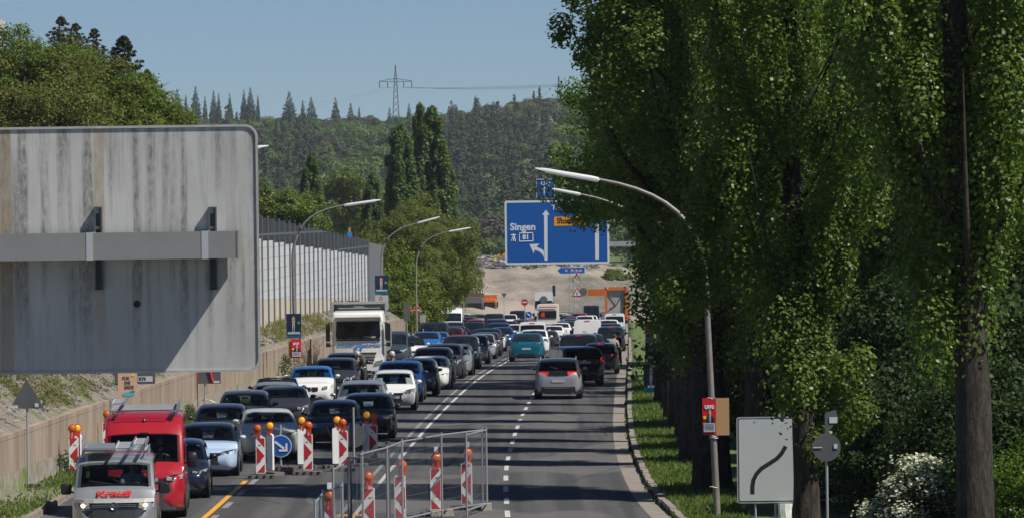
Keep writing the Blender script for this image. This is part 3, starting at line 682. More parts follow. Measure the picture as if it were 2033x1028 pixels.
    if not open_top and detail > 1:
        mb = MB()
        mb.tube([(-.05, Yf[0] + .05, zt(Yf[0] + .05) + .03), (-.62 * hw, Yf[0] + .14, zt(Yf[0] + .14) + .02)], .01, 4)
        mb.tube([(.10 * hw + .1, Yf[0] + .05, zt(Yf[0] + .05) + .03), (-.02, Yf[0] + .16, zt(Yf[0] + .16) + .03)], .01, 4); mb.build('wiper', black, root)
    root['_L'] = L; root['_W'] = W
    return root, dict(L=L, W=W, H=H, y0=y0, y1=y1, Yf=Yf, zt=zt, ws=ws, fy=fy, hw=hw, hf=hf, cowl=cowl, belt=belt, strip=strip, fprism=fprism, wT=wT, deck=deck)
PLACED = []; OVER = []
def put(kind, color, x, ytop, label, Z=None, away=False, turn=0.0, xz=None, **o):
    """x, ytop: where the middle and the top of the roof show; Z: distance of the middle when the wheels give it better"""
    H = o.get('H', K[kind]['H'])
    if Z is None: Z = dist_of(x, ytop, H)
    p = at(x, ytop, Z); z = road_z(Z)
    pitch = math.atan((road_z(Z + 3) - road_z(Z - 3)) / 6)
    rz = -math.atan(TILT) + R(turn) + (math.pi if False else 0)
    if away: rz += math.pi
    det = 2 if Z < 260 else 1
    root, info = make_car(kind, color, (p.x, Z, z), rz, label, away=away, detail=o.pop('detail', det), **o)
    root.rotation_euler = (pitch * (1 if not away else -1), 0, rz)
    PLACED.append((label, p.x, Z, rz, info['L'], info['W'])); return root, info
def check_overlaps():
    def corners(e):
        _, x, y, r, L, W = e; c, s = math.cos(r), math.sin(r)
        return [(x + a * W / 2 * c - b * L / 2 * s, y + a * W / 2 * s + b * L / 2 * c) for a, b in ((-1, -1), (1, -1), (1, 1), (-1, 1))]
    for i in range(len(PLACED)):
        A = corners(PLACED[i])
        for j in range(i + 1, len(PLACED)):
            if abs(PLACED[i][2] - PLACED[j][2]) > 12: continue
            B = corners(PLACED[j]); pen = 9
            for P, Q in ((A, B), (B, A)):
                for k in range(4):
                    ex, ey = P[(k + 1) % 4][0] - P[k][0], P[(k + 1) % 4][1] - P[k][1]; l = math.hypot(ex, ey); nx, ny = -ey / l, ex / l
                    pa = [nx * a + ny * b for a, b in P]; pb = [nx * a + ny * b for a, b in Q]
                    pen = min(pen, min(max(pa), max(pb)) - max(min(pa), min(pb)))
            if pen > .02: OVER.append('OVERLAP %.2f | %s (%.1f,%.1f) | %s (%.1f,%.1f)' % (pen, PLACED[i][0][:38], PLACED[i][1], PLACED[i][2], PLACED[j][0][:38], PLACED[j][1], PLACED[j][2]))
# ---------------------------------------------------------------- the queue facing the camera
G1, G2 = 'cars queueing towards the camera', 'cars driving away on the right'
rack = mat('rack_aluminium', (.45, .46, .48), .35, .7)
def tfont(name, txt, size, m, parent, loc, **k): return text_obj(name, txt, size, m, parent, loc, **k)
red_print = mat('red_print', (.55, .03, .02), .5); orange_print = mat('orange_print', (.8, .25, .03), .5)
# silver van in front
van, I = put('van', 'silver', 230, 900, 'silver van with roof rack and red lettering on its bonnet, nearest of all vehicles', Z=121.0, turn=4.2, group=G1, lights_on=True, plate=False, hl=(.58, .93, .80, .955, .0), grille=(.84, .93, .55), face='bar', intake=(.28, .42, .8), darkmirror=True, hf=.99, f=(.155, .30, .96, .995), cowl=1.27)
mb = MB()
for zz in (.86, .90): mb.box((0, I['y0'] - .024, zz), (1.0, .02, .012))
mb.build('grille_bar', chrome, van)
strip = I['strip']; strip(-.95, .95, .22, .78, mat('bumper_grey', (.05, .055, .062), .55), 'front_bumper', proud=.03)
strip(-.90, .90, .945, 1.03, PAINT['white'], 'bonnet_edge_glint', proud=.03)  # sun glint along the bonnet's leading edge, painted as a white strip
def hoodtext(txt, size, yy, m, nm, parent, sx=1.0):
    # lies on the sloping bonnet
    hfz, cz = I['hf'] + .07, I['cowl'] + .0
    me = text_mesh(txt, size, bold=size * .035, sx=sx); me.materials.clear(); me.materials.append(m)
    o = link(nm, me, parent)
    y = I['y0'] + yy; 
    o.location = (0, y, 1.115 + (yy - .35) * .22 + .018); o.rotation_euler = (-R(62), 0, 0); return o
hoodtext('Krauß', .235, .42, red_print, 'lettering', van, 1.35)
hoodtext('SANITÄR · HEIZUNG', .078, .17, red_print, 'lettering', van, 1.0)
mb = MB(); pts = [(.083 * math.cos(2 * math.pi * i / 20), I['y0'] - .045, .875 + .083 * math.sin(2 * math.pi * i / 20)) for i in range(21)]; mb.tube(pts, .009, 5)
for a, b in (((-.055, .925), (-.02, .855)), ((-.02, .855), (0, .90)), ((0, .90), (.02, .855)), ((.02, .855), (.055, .925)), ((-.03, .945), (0, .895)), ((0, .895), (.03, .945))):
    mb.tube([(a[0], I['y0'] - .047, a[1] - .025), (b[0], I['y0'] - .047, b[1] - .025)], .008, 4)
mb.build('badge', chrome, van)
mb = MB()                                            # roof rack with ladders, a grid on the left
H_ = I['H']
for yy in (-.9, -.1, .7, 1.5): mb.tube([(-.75, yy, H_ - .02), (-.75, yy, H_ + .10), (.75, yy, H_ + .10), (.75, yy, H_ - .02)], .02, 5)
for xx in (-.74, .74): mb.tube([(xx, -1.0, H_ + .12), (xx, 1.7, H_ + .12)], .02, 5)
rk = mb.build('roof_rack', rack, van)
mb = MB()
for xx in (-.74, -.62): pass
for k in range(8): mb.tube([(-.74, -1.0 + k * .38, H_ + .12), (-.74, -1.0 + k * .38, H_ + .36)], .010, 4)
for zz in (.12, .24, .36): mb.tube([(-.74, -1.0, H_ + zz), (-.74, 1.7, H_ + zz)], .012, 4)
mb.tube([(-.74, -1.0, H_ + .12), (-.50, -1.0, H_ + .36)], .01, 4)
mb.build('side_rail', rack, rk)
lad = empty('ladder', (0, 0, 0), 0, 'aluminium ladder lying on the roof rack of the silver van', 'ladder'); lad.matrix_world = van.matrix_world.copy()
mb = MB()
for xx in (.02, .36): mb.box((xx, .3, H_ + .17), (.03, 3.6, .08))
for xx in (.42, .70): mb.box((xx, .5, H_ + .24), (.035, 3.4, .10))
for k in range(11):
    mb.tube([(.02, -1.35 + k * .32, H_ + .17), (.36, -1.35 + k * .32, H_ + .17)], .015, 5)
    mb.tube([(.42, -1.1 + k * .32, H_ + .24), (.70, -1.1 + k * .32, H_ + .24)], .015, 5)
lo = mb.build('rails_and_rungs', rack, lad)
for e_ in (lad,):
    e_.location = van.location; e_.rotation_euler = van.rotation_euler
brd = mat('old_board', (.16, .15, .13), .8, noise=(5, .6, (.30, .28, .25)))
mb = MB(); mb.box((-.36, .2, H_ + .15), (.62, 2.6, .05)); bo = mb.build('scaffold_board', rack, None); bo.location = van.location; bo.rotation_euler = van.rotation_euler
tag(bo, 'flat grey deck board on the silver van roof rack, left of its ladder', 'board')
# red high-roof van
rv, I = put('high', 'red', 288, 806, 'red high-roof delivery van with ladder racks, right behind the silver van', Z=131.6, turn=4.0, group=G1, H=2.52, darkmirror=True, face='bar', hl=(.55, .93, .92, 1.06, .03), grille=(.80, .98, .5), plate=True, L=5.9, pz=.45)
I['strip'](-.98, .98, .22, .74, mat('bumper_grey', (.05, .055, .062), .55), 'front_bumper', proud=.03)
mb = MB()
for sx in (-1, 1): mb.box((sx * 1.015, 0, .45), (.03, 5.0, .34))
mb.build('side_moulding', MAT['bumper_grey'], rv)
mb = MB(); H_ = 2.52
for xx in (-.82, .82): mb.box((xx, .35, H_ + .10), (.05, 3.6, .06)); mb.box((xx, .35, H_ + .22), (.04, 3.6, .03))
for k in range(5): mb.tube([(-.82, -1.3 + k * .8, H_ - .02), (-.82, -1.3 + k * .8, H_ + .2)], .02, 5); mb.tube([(.82, -1.3 + k * .8, H_ - .02), (.82, -1.3 + k * .8, H_ + .2)], .02, 5); mb.tube([(-.82, -1.3 + k * .8, H_ + .08), (.82, -1.3 + k * .8, H_ + .08)], .018, 5)
for k in range(14): mb.tube([(-.78, -1.2 + k * .24, H_ + .10), (.78, -1.2 + k * .24, H_ + .10)], .012, 4)
mb.tube([(-.55, -1.45, H_ + .09), (.72, -1.45, H_ + .09)], .025, 6)
mb.build('roof_rack', rack, rv)
l2 = MB()
for xx in (-.80, -.50): l2.box((xx, .5, H_ + .25), (.035, 3.8, .09))
for k in range(12): l2.tube([(-.80, -1.3 + k * .3, H_ + .25), (-.50, -1.3 + k * .3, H_ + .25)], .015, 5)
lo = l2.build('ladder', rack, None); lo.location = rv.location; lo.rotation_euler = rv.rotation_euler
tag(lo, 'grey ladder stowed along the left side of the red van roof rack', 'ladder')
mb = MB(); mb.ball((0, I['y0'] + .20, 1.06), (.09, .03, .05), 10, 6); mb.build('badge', chrome, rv)
mb = MB(); mb.ball((0, I['Yf'][1] + .12, 2.33), (.05, .05, .06), 8, 5); mb.build('roof_marker', black, rv)
mb = MB(); mb.tube([(-.55, I['Yf'][1] + .2, 2.3), (-.48, I['Yf'][1] - .5, 1.62)], .006, 4); mb.build('antenna', black, rv)
put('small', 'navy', 352, 872, 'small dark blue hatchback squeezed beside the rear of the red van', Z=139.6, turn=3.5, group=G1, lights_on=False, hl=(.5, .93, .66, .76, .03))
put('hatch', 'iceblue', 413, 838, 'light blue hatchback with black roof and red lip below its bumper', Z=151.6, turn=2.5, group=G1, roof='black', face='hex', hl=(.48, .93, .58, .73, .05), fogs=True, plate=False, W=1.80)
q = bpy.data.objects
put('suv', 'cream', 531, 806, 'pale grey-green crossover behind the round blue arrow sign', Z=161.2, turn=6, group=G1, H=1.50, L=4.2, W=1.79, face='rings', badge='rings', grille=(.45, .76, .48), hl=(.52, .93, .72, .84, .04), hf=.88)
put('hatch', 'darkgrey', 440, 798, 'dark grey hatchback behind the light blue one', Z=167.2, turn=3, group=G1, hl=(.55, .9, .64, .76, .03))
put('hatch', 'black', 664, 789, 'black hatchback with chrome V grille behind the middle beacons', Z=169.6, turn=2.5, group=G1, L=4.05, W=1.75, face='vee', hl=(.62, .93, .64, .80, .03), plate=False)
put('hatch', 'black', 731, 782, 'black car with bright headlight behind the beacon nearest the centre line', Z=175.9, turn=1.5, group=G1, H=1.46, hl=(.58, .92, .66, .80, .02), plate=True)
put('mpv', 'darkgrey', 487, 775, 'dark grey people carrier behind the dark grey hatchback', Z=177.0, turn=3, group=G1, H=1.56)
put('suv', 'darkgrey', 563, 765, 'dark grey crossover with the driver arm out, behind the pale crossover', Z=183.2, turn=3, group=G1, H=1.50, L=4.2)
put('mpv', 'silver', 720, 754, 'silver-grey estate with roof rails behind two black cars', Z=185.6, turn=1.5, group=G1, H=1.58, rails='silver', L=4.6, roof='silver')
put('wagon', 'slate', 547, 757, 'silver roofed saloon hidden behind the dark grey crossover', Z=190.4, turn=2, group=G1, H=1.42, roof='silver', L=4.5)
cab, I = put('hatch', 'black', 551, 747, 'black open convertible with its windscreen frame raised', Z=196.8, turn=2, group=G1, H=1.38, open_top=True, L=4.1)
def cabrio(cab, I):
    mb = MB(); Yf, wt, H, b = I['Yf'], I['wT'], I['H'], I['cowl']
    mb.tube([(-I['hw'] * .92, Yf[0] + .1, b), (-wt * .95, Yf[1], H - .04), (-wt * .6, Yf[1] + .04, H), (wt * .6, Yf[1] + .04, H), (wt * .95, Yf[1], H - .04), (I['hw'] * .92, Yf[0] + .1, b)], .03, 6)
    mb.build('windscreen_frame', black, cab)
    mb = MB(); mb.add([(-I['hw'] * .9, Yf[0] + .1, b), (I['hw'] * .9, Yf[0] + .1, b), (wt * .93, Yf[1], H - .04), (-wt * .93, Yf[1], H - .04)], [(0, 1, 2, 3)]); mb.build('windscreen', glass, cab)
    mb = MB()
    for xx in (-.38, .38):
        mb.box((xx, Yf[1] + .75, .95), (.46, .18, .62)); mb.box((xx, Yf[1] + .75, 1.30), (.24, .12, .18))
    mb.build('seats', interior, cab); mb = MB(); mb.box((0, I['y1'] - 1.0, 1.02), (1.3, .5, .14)); mb.build('folded_roof', black, cab)
cabrio(cab, I)
put('suv', 'white', 620, 731, 'white crossover with blue roof and twin oval grilles', Z=207.0, turn=2, group=G1, H=1.53, W=1.80, roof='brightblue', face='kidney', grille=(.60, .76, .4), hl=(.50, .88, .66, .80, .03), hf=.90, fogs=True)
put('hatch', 'white', 782, 735, 'white small car with drooping black grille leading the lane by the centre line', Z=201.3, group=G1, H=1.50, L=3.75, W=1.74, face='hex', hl=(.55, .94, .62, .80, .04), turn=1.0, plate=True, pz=.52)
put('suv', 'blue', 795, 715, 'blue crossover directly behind the white small car', Z=210.9, group=G1, H=1.60, L=4.3)
put('suv', 'darkgrey', 667, 713, 'dark navy crossover with wide chrome grille behind the blue-roofed one', Z=217.6, turn=1, group=G1, H=1.60, face='chromebar', badge='x', grille=(.66, .80, .5), W=1.84)
put('small', 'navy', 829, 711, 'dark car with a small daytime light behind the blue crossover', Z=218.0, group=G1, H=1.53, mirror='black')
put('hatch', 'white', 853, 703, 'white hatchback with black intakes, third from the white small car', Z=227.0, group=G1, H=1.42, L=4.3, W=1.80, face='hex', hl=(.52, .9, .60, .68, .05), fogs=True)
put('suv', 'darkgrey', 684, 697, 'charcoal crossover in front of the white tipper truck', Z=229.5, turn=1, group=G1, H=1.56, lights_on=False)
put('suv', 'slate', 860, 687, 'dark slate crossover right behind the white hatchback', Z=237.0, group=G1, H=1.62)
put('suv', 'darkgrey', 882, 678, 'dark grey crossover with pale side strip behind the slate one', Z=247, group=G1, H=1.62)
put('wagon', 'silver', 902, 676, 'silver estate peeping out behind two dark crossovers', Z=254.5, group=G1, rails='silver', H=1.50)
put('bigsuv', 'black', 915, 665, 'large black off-road estate with lit headlights in the inner lane', Z=274, group=G1, H=1.72, hl=(.5, .9, .78, .90, .02), lights_on=True)
put('wagon', 'grey', 938, 658, 'grey estate behind the large black off-road estate', Z=291, group=G1, H=1.60, W=1.84)
put('hatch', 'silver', 956, 654, 'silver hatchback with dark round intakes in the inner lane', Z=312, group=G1, H=1.50, fogs=True)
put('wagon', 'darkgrey', 965, 650, 'dark grey saloon behind the silver hatchback', Z=326, group=G1)
put('suv', 'navy', 968, 647, 'long navy crossover behind the dark grey saloon', Z=338, group=G1, H=1.62)
cab2, I = put('hatch', 'cream', 978, 645, 'cream open convertible with a sunlit driver in the inner lane', Z=351, group=G1, H=1.38, open_top=True); cabrio(cab2, I)
put('hatch', 'blue', 996, 645, 'blue hatchback with bright daytime lights by the teal coupe', Z=372, xz=None, group=G1, H=1.46, lights_on=True)
put('suv', 'blue', 989, 634, 'dark blue crossover behind the blue hatchback', Z=388, group=G1, H=1.68)
put('small', 'white', 1020, 634, 'white compact half hidden left of the white off-roader', Z=398, group=G1, H=1.5)
put('bigsuv', 'green', 985, 624, 'dark green off-road estate far up the inner lane', Z=425, group=G1)
put('suv', 'black', 942, 630, 'black crossover beside the rear of the dark green estate', Z=408, group=G1)
# second lane beyond the truck
put('van', 'slate', 779, 664, 'dark blue van just behind the white tipper truck', Z=285, group=G1, H=1.9, W=1.9)
put('wagon', 'navy', 801, 657, 'navy estate behind the white-doored open car', Z=312, group=G1)
cab3, I = put('hatch', 'white', 816, 664, 'white open car with dark windscreen beside the tipper truck', Z=300, group=G1, H=1.40, open_top=True); cabrio(cab3, I)
put('suv', 'brightblue', 847, 655, 'bright blue crossover in the outer lane under the street lamp', Z=326, group=G1, H=1.56)
put('hatch', 'brightblue', 866, 658, 'bright blue hatchback tucked behind the bright blue crossover', Z=337, group=G1)
put('van', 'navy', 863, 638, 'navy van with wide dark windscreen in the outer lane', Z=358, group=G1, H=1.95)
put('hatch', 'darkred', 897, 645, 'dark red small car right of the navy van', Z=376, group=G1, H=1.48)
put('wagon', 'slate', 903, 640, 'slate estate with white mirror behind the dark red car', Z=392, group=G1)
put('mpv', 'darkgrey', 901, 633, 'dark grey people carrier in front of the white crossover', Z=405, group=G1)
put('suv', 'white', 898, 622, 'white crossover in front of the white high-roof van', Z=425, group=G1)
put('high', 'white', 897, 602, 'white high-roof van in the outer lane near the bushes', Z=470, group=G1, H=2.6)
put('suv', 'darkred', 925, 614, 'dark red crossover right of the white high-roof van', Z=500, group=G1, W=1.8)
put('hatch', 'red', 944, 624, 'bright red small car far up the queue', Z=480, group=G1)
put('mpv', 'white', 919, 599, 'white people carrier behind the dark red crossover', Z=560, group=G1, H=1.7)
put('suv', 'black', 928, 606, 'black crossover in front of the grey lorry', Z=535, group=G1)
put('bigsuv', 'bronze', 981, 608, 'brown-grey off-road estate in front of the orange lorry', Z=500, group=G1, H=1.9)
put('suv', 'grey', 985, 618, 'grey crossover in front of the brown-grey estate', Z=455, group=G1)
put('suv', 'white', 1010, 607, 'white crossover left of the round no entry sign', Z=540, group=G1)
put('mpv', 'navy', 1028, 602, 'navy people carrier behind the round no entry sign', Z=570, group=G1, H=1.9)
put('hatch', 'darkred', 1034, 621, 'dark red hatchback below the round no entry sign', Z=470, group=G1)
put('suv', 'silver', 1055, 608, 'silver crossover right of the no entry sign post', Z=510, group=G1) if False else None
put('wagon', 'slate', 1008, 619, 'slate estate far up the inner lane', Z=445, group=G1)
put('hatch', 'silver', 950, 606, 'silver hatchback beside the grey lorry', Z=600, group=G1)
put('sedan', 'white', 1004, 600, 'white saloon at the far end of the queue', Z=590, group=G1)
# ---------------------------------------------------------------- driving away
o3, I3 = put('suv', 'silver', 1109, 715, 'silver crossover with three-bar red tail lights, nearest car driving away', Z=212.2, away=True, group=G2, H=1.62, W=1.86, braking=True, tl=(.42, .92, .96, 1.11), rpz=.74, roof='darkgrey', third=False, rails='silver')
I3['strip'](-I3['hw'] * .40, I3['hw'] * .40, .98, 1.10, black, 'tail_band', rear=True)
I3['strip'](-I3['hw'] * .96, I3['hw'] * .96, .22, .50, black, 'lower_bumper', rear=True, proud=.03)
I3['strip'](-I3['hw'] * .6, I3['hw'] * .6, .44, .47, chrome, 'bumper_trim', rear=True, proud=.04)
put('bigsuv', 'black', 1132, 683, 'black off-road estate pulling out at an angle into the left lane', Z=231.5, away=True, turn=16, group=G2, H=1.70, tl=(.78, .95, .95, 1.22), braking=True, rpz=1.0, third=False)
put('mpv', 'darkgrey', 1192, 681, 'dark small car with large red tail light next to the two people', Z=254, away=True, group=G2, H=1.48, L=4.0, W=1.75, braking=True, tl=(.6, .92, .72, .95))
put('van', 'black', 1149, 666, 'black van with a lit brake light in its rear window', Z=262, away=True, group=G2, H=1.83, braking=True, tl=(.86, .97, .9, 1.3))
put('coupe', 'teal', 1046, 657, 'teal coupe crossover with blank rear plate', Z=300, away=True, group=G2, W=1.92, tl=(.50, .92, 1.0, 1.10), rpz=.72, deck=1.14)
put('wagon', 'navy', 1170, 652, 'dark saloon roof showing behind the black van', Z=302, away=True, group=G2, H=1.5, turn=0)
put('suv', 'white', 1061, 648, 'white crossover with black spoiler behind the teal coupe', Z=325, away=True, group=G2, H=1.62, third=True, braking=True, roof='white')
put('hatch', 'darkgrey', 1083, 646, 'dark grey hatchback right of the white crossover', Z=337, away=True, group=G2, xz=None)
put('boxy', 'white', 1058, 630, 'white boxy off-roader with spare wheel cover on its back', Z=352, away=True, group=G2, H=1.95, braking=True, tl=(.75, .93, .62, .74))
spare = bpy.data.objects[-1]
put('panel', 'white', 1167, 630, 'white panel van with windowless rear doors', Z=352, away=True, group=G2, H=2.05, W=1.90, blind=True, braking=True, tl=(.88, .98, .95, 1.3), turn=-.5)
put('suv', 'black', 1212, 636, 'black crossover with lit brake lights beside the man in grey', Z=343, away=True, group=G2, H=1.62, braking=True)
put('hatch', 'white', 1098, 630, 'white hatchback with red lamps in the left away lane', Z=385, away=True, group=G2, braking=True)
put('suv', 'white', 1111, 626, 'white car with dark rear window behind the white hatchback', Z=402, away=True, group=G2, braking=True, H=1.55)
put('suv', 'navy', 1209, 628, 'navy crossover behind the black crossover on the right', Z=368, away=True, group=G2, H=1.66)
put('wagon', 'darkgrey', 1206, 622, 'dark estate in front of the white pickup-like car', Z=392, away=True, group=G2, braking=True)
put('suv', 'white', 1206, 616, 'white crossover with a lit third brake light on the right', Z=420, away=True, group=G2, braking=True, W=1.95)
put('panel', 'silver', 1220, 605, 'white-roofed grey van beside the orange lorry', Z=462, away=True, group=G2, roof='white', H=1.95, braking=True)
put('hatch', 'navy', 1123, 614, 'navy car with an open white door far up the left away lane', Z=440, away=True, group=G2)
put('wagon', 'darkgrey', 1137, 611, 'dark estate in the middle of the far away lane', Z=468, away=True, group=G2, braking=True)
put('wagon', 'slate', 1137, 605, 'blue-grey saloon with red tail lamps far ahead', Z=508, away=True, group=G2, braking=True)
put('suv', 'white', 1161, 607, 'white car with red markings far ahead', Z=490, away=True, group=G2, braking=True)
put('wagon', 'white', 1170, 599, 'white estate below the dark van far ahead', Z=530, away=True, group=G2, braking=True)
put('van', 'navy', 1173, 586, 'dark van left of the orange lorry', Z=590, away=True, group=G2, H=2.3, braking=True)
put('wagon', 'silver', 1130, 600, 'silver saloon far ahead left of the warning triangle', Z=548, away=True, group=G2, braking=True)
put('suv', 'red', 1150, 601, 'red crossover far ahead beneath the warning triangle', Z=548, away=True, group=G2, braking=True)
put('hatch', 'white', 1116, 606, 'white small car far ahead right of the ambulance', Z=590, away=True, group=G2, braking=True)
# white G-class details: spare wheel
o_ = [x for x in bpy.data.objects if x.get('label', '').startswith('white boxy off-roader')][0]
mb = MB(); mb.cyl((0, 2.35 + .11, 1.02), .36, .2, 'Y', 24); mb.build('spare_wheel_cover', PAINT['white'], o_, smooth=40)
# ---------------------------------------------------------------- ambulance
am, I = put('high', 'cream', 1088, 600, 'cream ambulance with red stripe and dark rear windows', Z=505, away=True, group=G2, H=2.75, W=2.15, color2=None, third=False, braking=True, tl=(.88, .98, .9, 1.3), L=6.2)
for c in am.children:
    if c.name.split('.')[0] in ('body', 'cabin'): c.data.materials[0] = mat('ambulance_cream', (.75, .68, .60), .4)
mb = MB(); y = I['y1'] + .02
mb.box((0, y, 1.72), (1.66, .04, .72)); mb.build('rear_window', glass, am)
mb = MB(); mb.box((0, y, 2.42), (1.72, .03, .10)); mb.box((.45, y + .03, 1.7), (.35, .02, .42)); mb.build('red_stripe', mat('signal_red', (.6, .04, .03), .5), am)
mb = MB(); mb.box((0, 0, 2.80), (1.2, .3, .12)); mb.build('light_bar', black, am)
for c in am.children:
    if c.name.startswith('rear_window'): c.location.y += .0
# white box van with round emblem on a dark band
bx, I = put('high', 'white', 1080, 585, 'tall white van with a dark round hatch on its back, beyond the ambulance', Z=575, away=True, group=G2, H=3.9, W=2.05, third=False)
mb = MB(); y = I['y1'] + .03; mb.box((-.55, y, 2.55), (.75, .03, .7)); mb.box((.55, y, 2.55), (.75, .03, .7)); mb.build('rear_window', glass, bx)
mb = MB(); mb.cyl((0, y, 3.0), .42, .06, 'Y', 24); mb.box((0, y, 2.7), (.5, .05, .6)); mb.build('round_hatch', mat('hatch_grey', (.12, .13, .14), .5), bx)
# ---------------------------------------------------------------- lorries
def wheels(par, xs, ys, r, w_=.3):
    for yy in ys:
        for sx in xs:
            mb = MB(); mb.tube([(sx - w_ / 2, yy, r), (sx - w_ / 2 + .03, yy, r), (sx + w_ / 2 - .03, yy, r), (sx + w_ / 2, yy, r)], [r * .92, r, r, r * .92], 18); t_ = mb.build('wheel', rubber, par, smooth=50)
            mb = MB(); mb.cyl((sx + (w_ / 2 + .005) * (1 if sx > 0 else -1), yy, r), r * .55, .02, 'X', 14); mb.build('rim', alloy, t_)
Zt = 250.0; p = at(712, 735, Zt)
tr = empty('tipper_truck', (p.x, Zt, road_z(Zt)), -math.atan(TILT) + R(.5), 'white tipper truck with blue lettering across its bonnet', 'truck', None)
wp = PAINT['white']; mb = MB()
secs = []
for y, hw_, z0, z1 in ((0, 1.12, .45, 3.0), (.06, 1.20, .40, 3.05), (.25, 1.25, .38, 3.12), (2.0, 1.25, .5, 3.18)):
    secs.append([(-hw_ * .96, y, z0), (hw_ * .96, y, z0), (hw_, y, z0 + .1), (hw_ * .99, y, z1 - .35), (hw_ * .95, y, z1 - .04), (hw_ * .88, y, z1), (-hw_ * .88, y, z1), (-hw_ * .95, y, z1 - .04), (-hw_ * .99, y, z1 - .35), (-hw_, y, z0 + .1)])
mb.loft(secs, closed=True); mb.build('cab', wp, tr, smooth=35)
mb = MB(); mb.prism([(-1.02, 1.86), (1.02, 1.86), (1.06, 2.0), (1.02, 2.68), (-1.02, 2.68), (-1.06, 2.0)], -.032, .02); ws_ = mb.build('windscreen', glass, tr)
mb = MB(); mb.box((.55, -.036, 1.93), (.55, .006, .07)); mb.build('windscreen_papers', plate_m, ws_)
mb = MB(); mb.tube([(-.7, -.05, 1.84), (-.1, -.05, 1.98)], .015, 4); mb.build('wiper', black, ws_)
mb = MB(); mb.tube([(.05, -.05, 1.84), (.65, -.05, 1.98)], .015, 4); mb.build('wiper', black, ws_)
mb = MB(); mb.ball((0, -.05, 2.76), (.05, .02, .05), 8, 5); mb.build('emblem_dot', black, tr)
mb = MB(); mb.box((0, -.02, 1.80), (2.1, .05, .07)); mb.build('wiper_panel', black, tr)
mb = MB(); mb.box((0, -.26, 2.86), (2.16, .44, .05), rx=R(-12)); mb.box((0, -.05, 2.80), (2.2, .12, .12)); sv = mb.build('sun_visor', wp, tr)
mb = MB()
for xx in (-.95, .95): mb.box((xx, -.42, 2.84), (.12, .06, .06))
mb.build('marker_lamp', lampglass, sv)
mb = MB()
for zz, wd in ((1.18, 1.7), (1.0, 1.6), (.84, 1.5), (.68, 1.4)): mb.box((0, -.015, zz), (wd, .05, .055))
mb.build('grille_slats', black, tr)
mb = MB(); mb.box((0, -.05, .50), (2.3, .16, .30)); mb.box((0, -.06, .30), (1.2, .1, .16), m=1); mb.build('bumper', [wp, black], tr)
for sx in (-1, 1):
    mb = MB(); mb.prism([(sx * .72, .56), (sx * 1.14, .66), (sx * 1.16, .86), (sx * .80, .78)], -.155, -.03); mb.build('headlight', lampglass, tr)
    mb = MB(); mb.box((sx * 1.43, -.05, 2.15), (.20, .14, .82)); mb.box((sx * 1.43, -.05, 1.58), (.2, .14, .2)); mb.tube([(sx * 1.2, 0, 2.6), (sx * 1.42, -.05, 2.58)], .025, 5); mb.tube([(sx * 1.2, 0, 1.55), (sx * 1.42, -.05, 1.55)], .025, 5); mb.build('mirror', black, tr)
    mb = MB(); mb.box((sx * 1.262, 1.0, 2.2), (.02, .95, .8)); mb.build('side_window', glass, tr)
lb = mat('blue_print', (.05, .22, .55), .5)
text_obj('lettering', 'BURGHEY', .20, lb, tr, (-.56, -.03, 1.56), bold=.006, sx=.95)
text_obj('lettering', 'GERÜSTBAU', .20, lb, tr, (.62, -.03, 1.56), bold=.006, sx=.85)
mb = MB(); mb.prism([(-.17, 1.32), (.17, 1.32), (.20, 1.45), (.10, 1.55), (-.10, 1.55), (-.20, 1.45)], -.035, -.0); mb.prism([(-.06, 1.34), (.06, 1.34), (0, 1.50)], -.045, -.036, m=1); mb.build('emblem', [lb, sign_white], tr)
mb = MB(); # tipping body with headboard over the cab
al = mat('body_aluminium', (.40, .42, .43), .5, .4, noise=(2, .5, (.30, .31, .32)))
mb.box((0, 2.25, 2.2), (2.5, .1, 2.5)); mb.box((-1.22, 2.2, 2.25), (.1, .25, 2.5)); mb.box((1.22, 2.2, 2.25), (.1, .25, 2.5)); mb.box((0, 2.0, 3.52), (2.62, .9, .10)); mb.box((-1.26, 1.9, 3.2), (.08, .8, .62)); mb.box((1.26, 1.9, 3.2), (.08, .8, .62))
mb.build('headboard', al, tr)
mb = MB(); mb.box((0, 1.62, 3.27), (2.0, .05, .05)); mb.box((0, 1.62, 3.34), (.5, .06, .06)); mb.build('work_lights', lampglass, tr)
mb = MB(); mb.box((0, 5.2, 1.25), (2.5, 5.6, .12)); mb.box((-1.24, 5.2, 1.75), (.06, 5.6, .9)); mb.box((1.24, 5.2, 1.75), (.06, 5.6, .9)); mb.box((0, 8.0, 1.75), (2.5, .06, .9))
for k in range(8): mb.box((1.28, 2.6 + k * .75, 1.75), (.04, .07, .9))
mb.build('tipping_body', al, tr)
mb = MB(); mb.box((0, 4.6, .85), (.9, 7.2, .28)); mb.build('chassis', dark_steel, tr)
wheels(tr, (-1.05, 1.05), (1.1, 4.9, 6.3), .5); PLACED.append(('tipper truck', p.x, Zt + 4, -TILT, 8.1, 2.5))
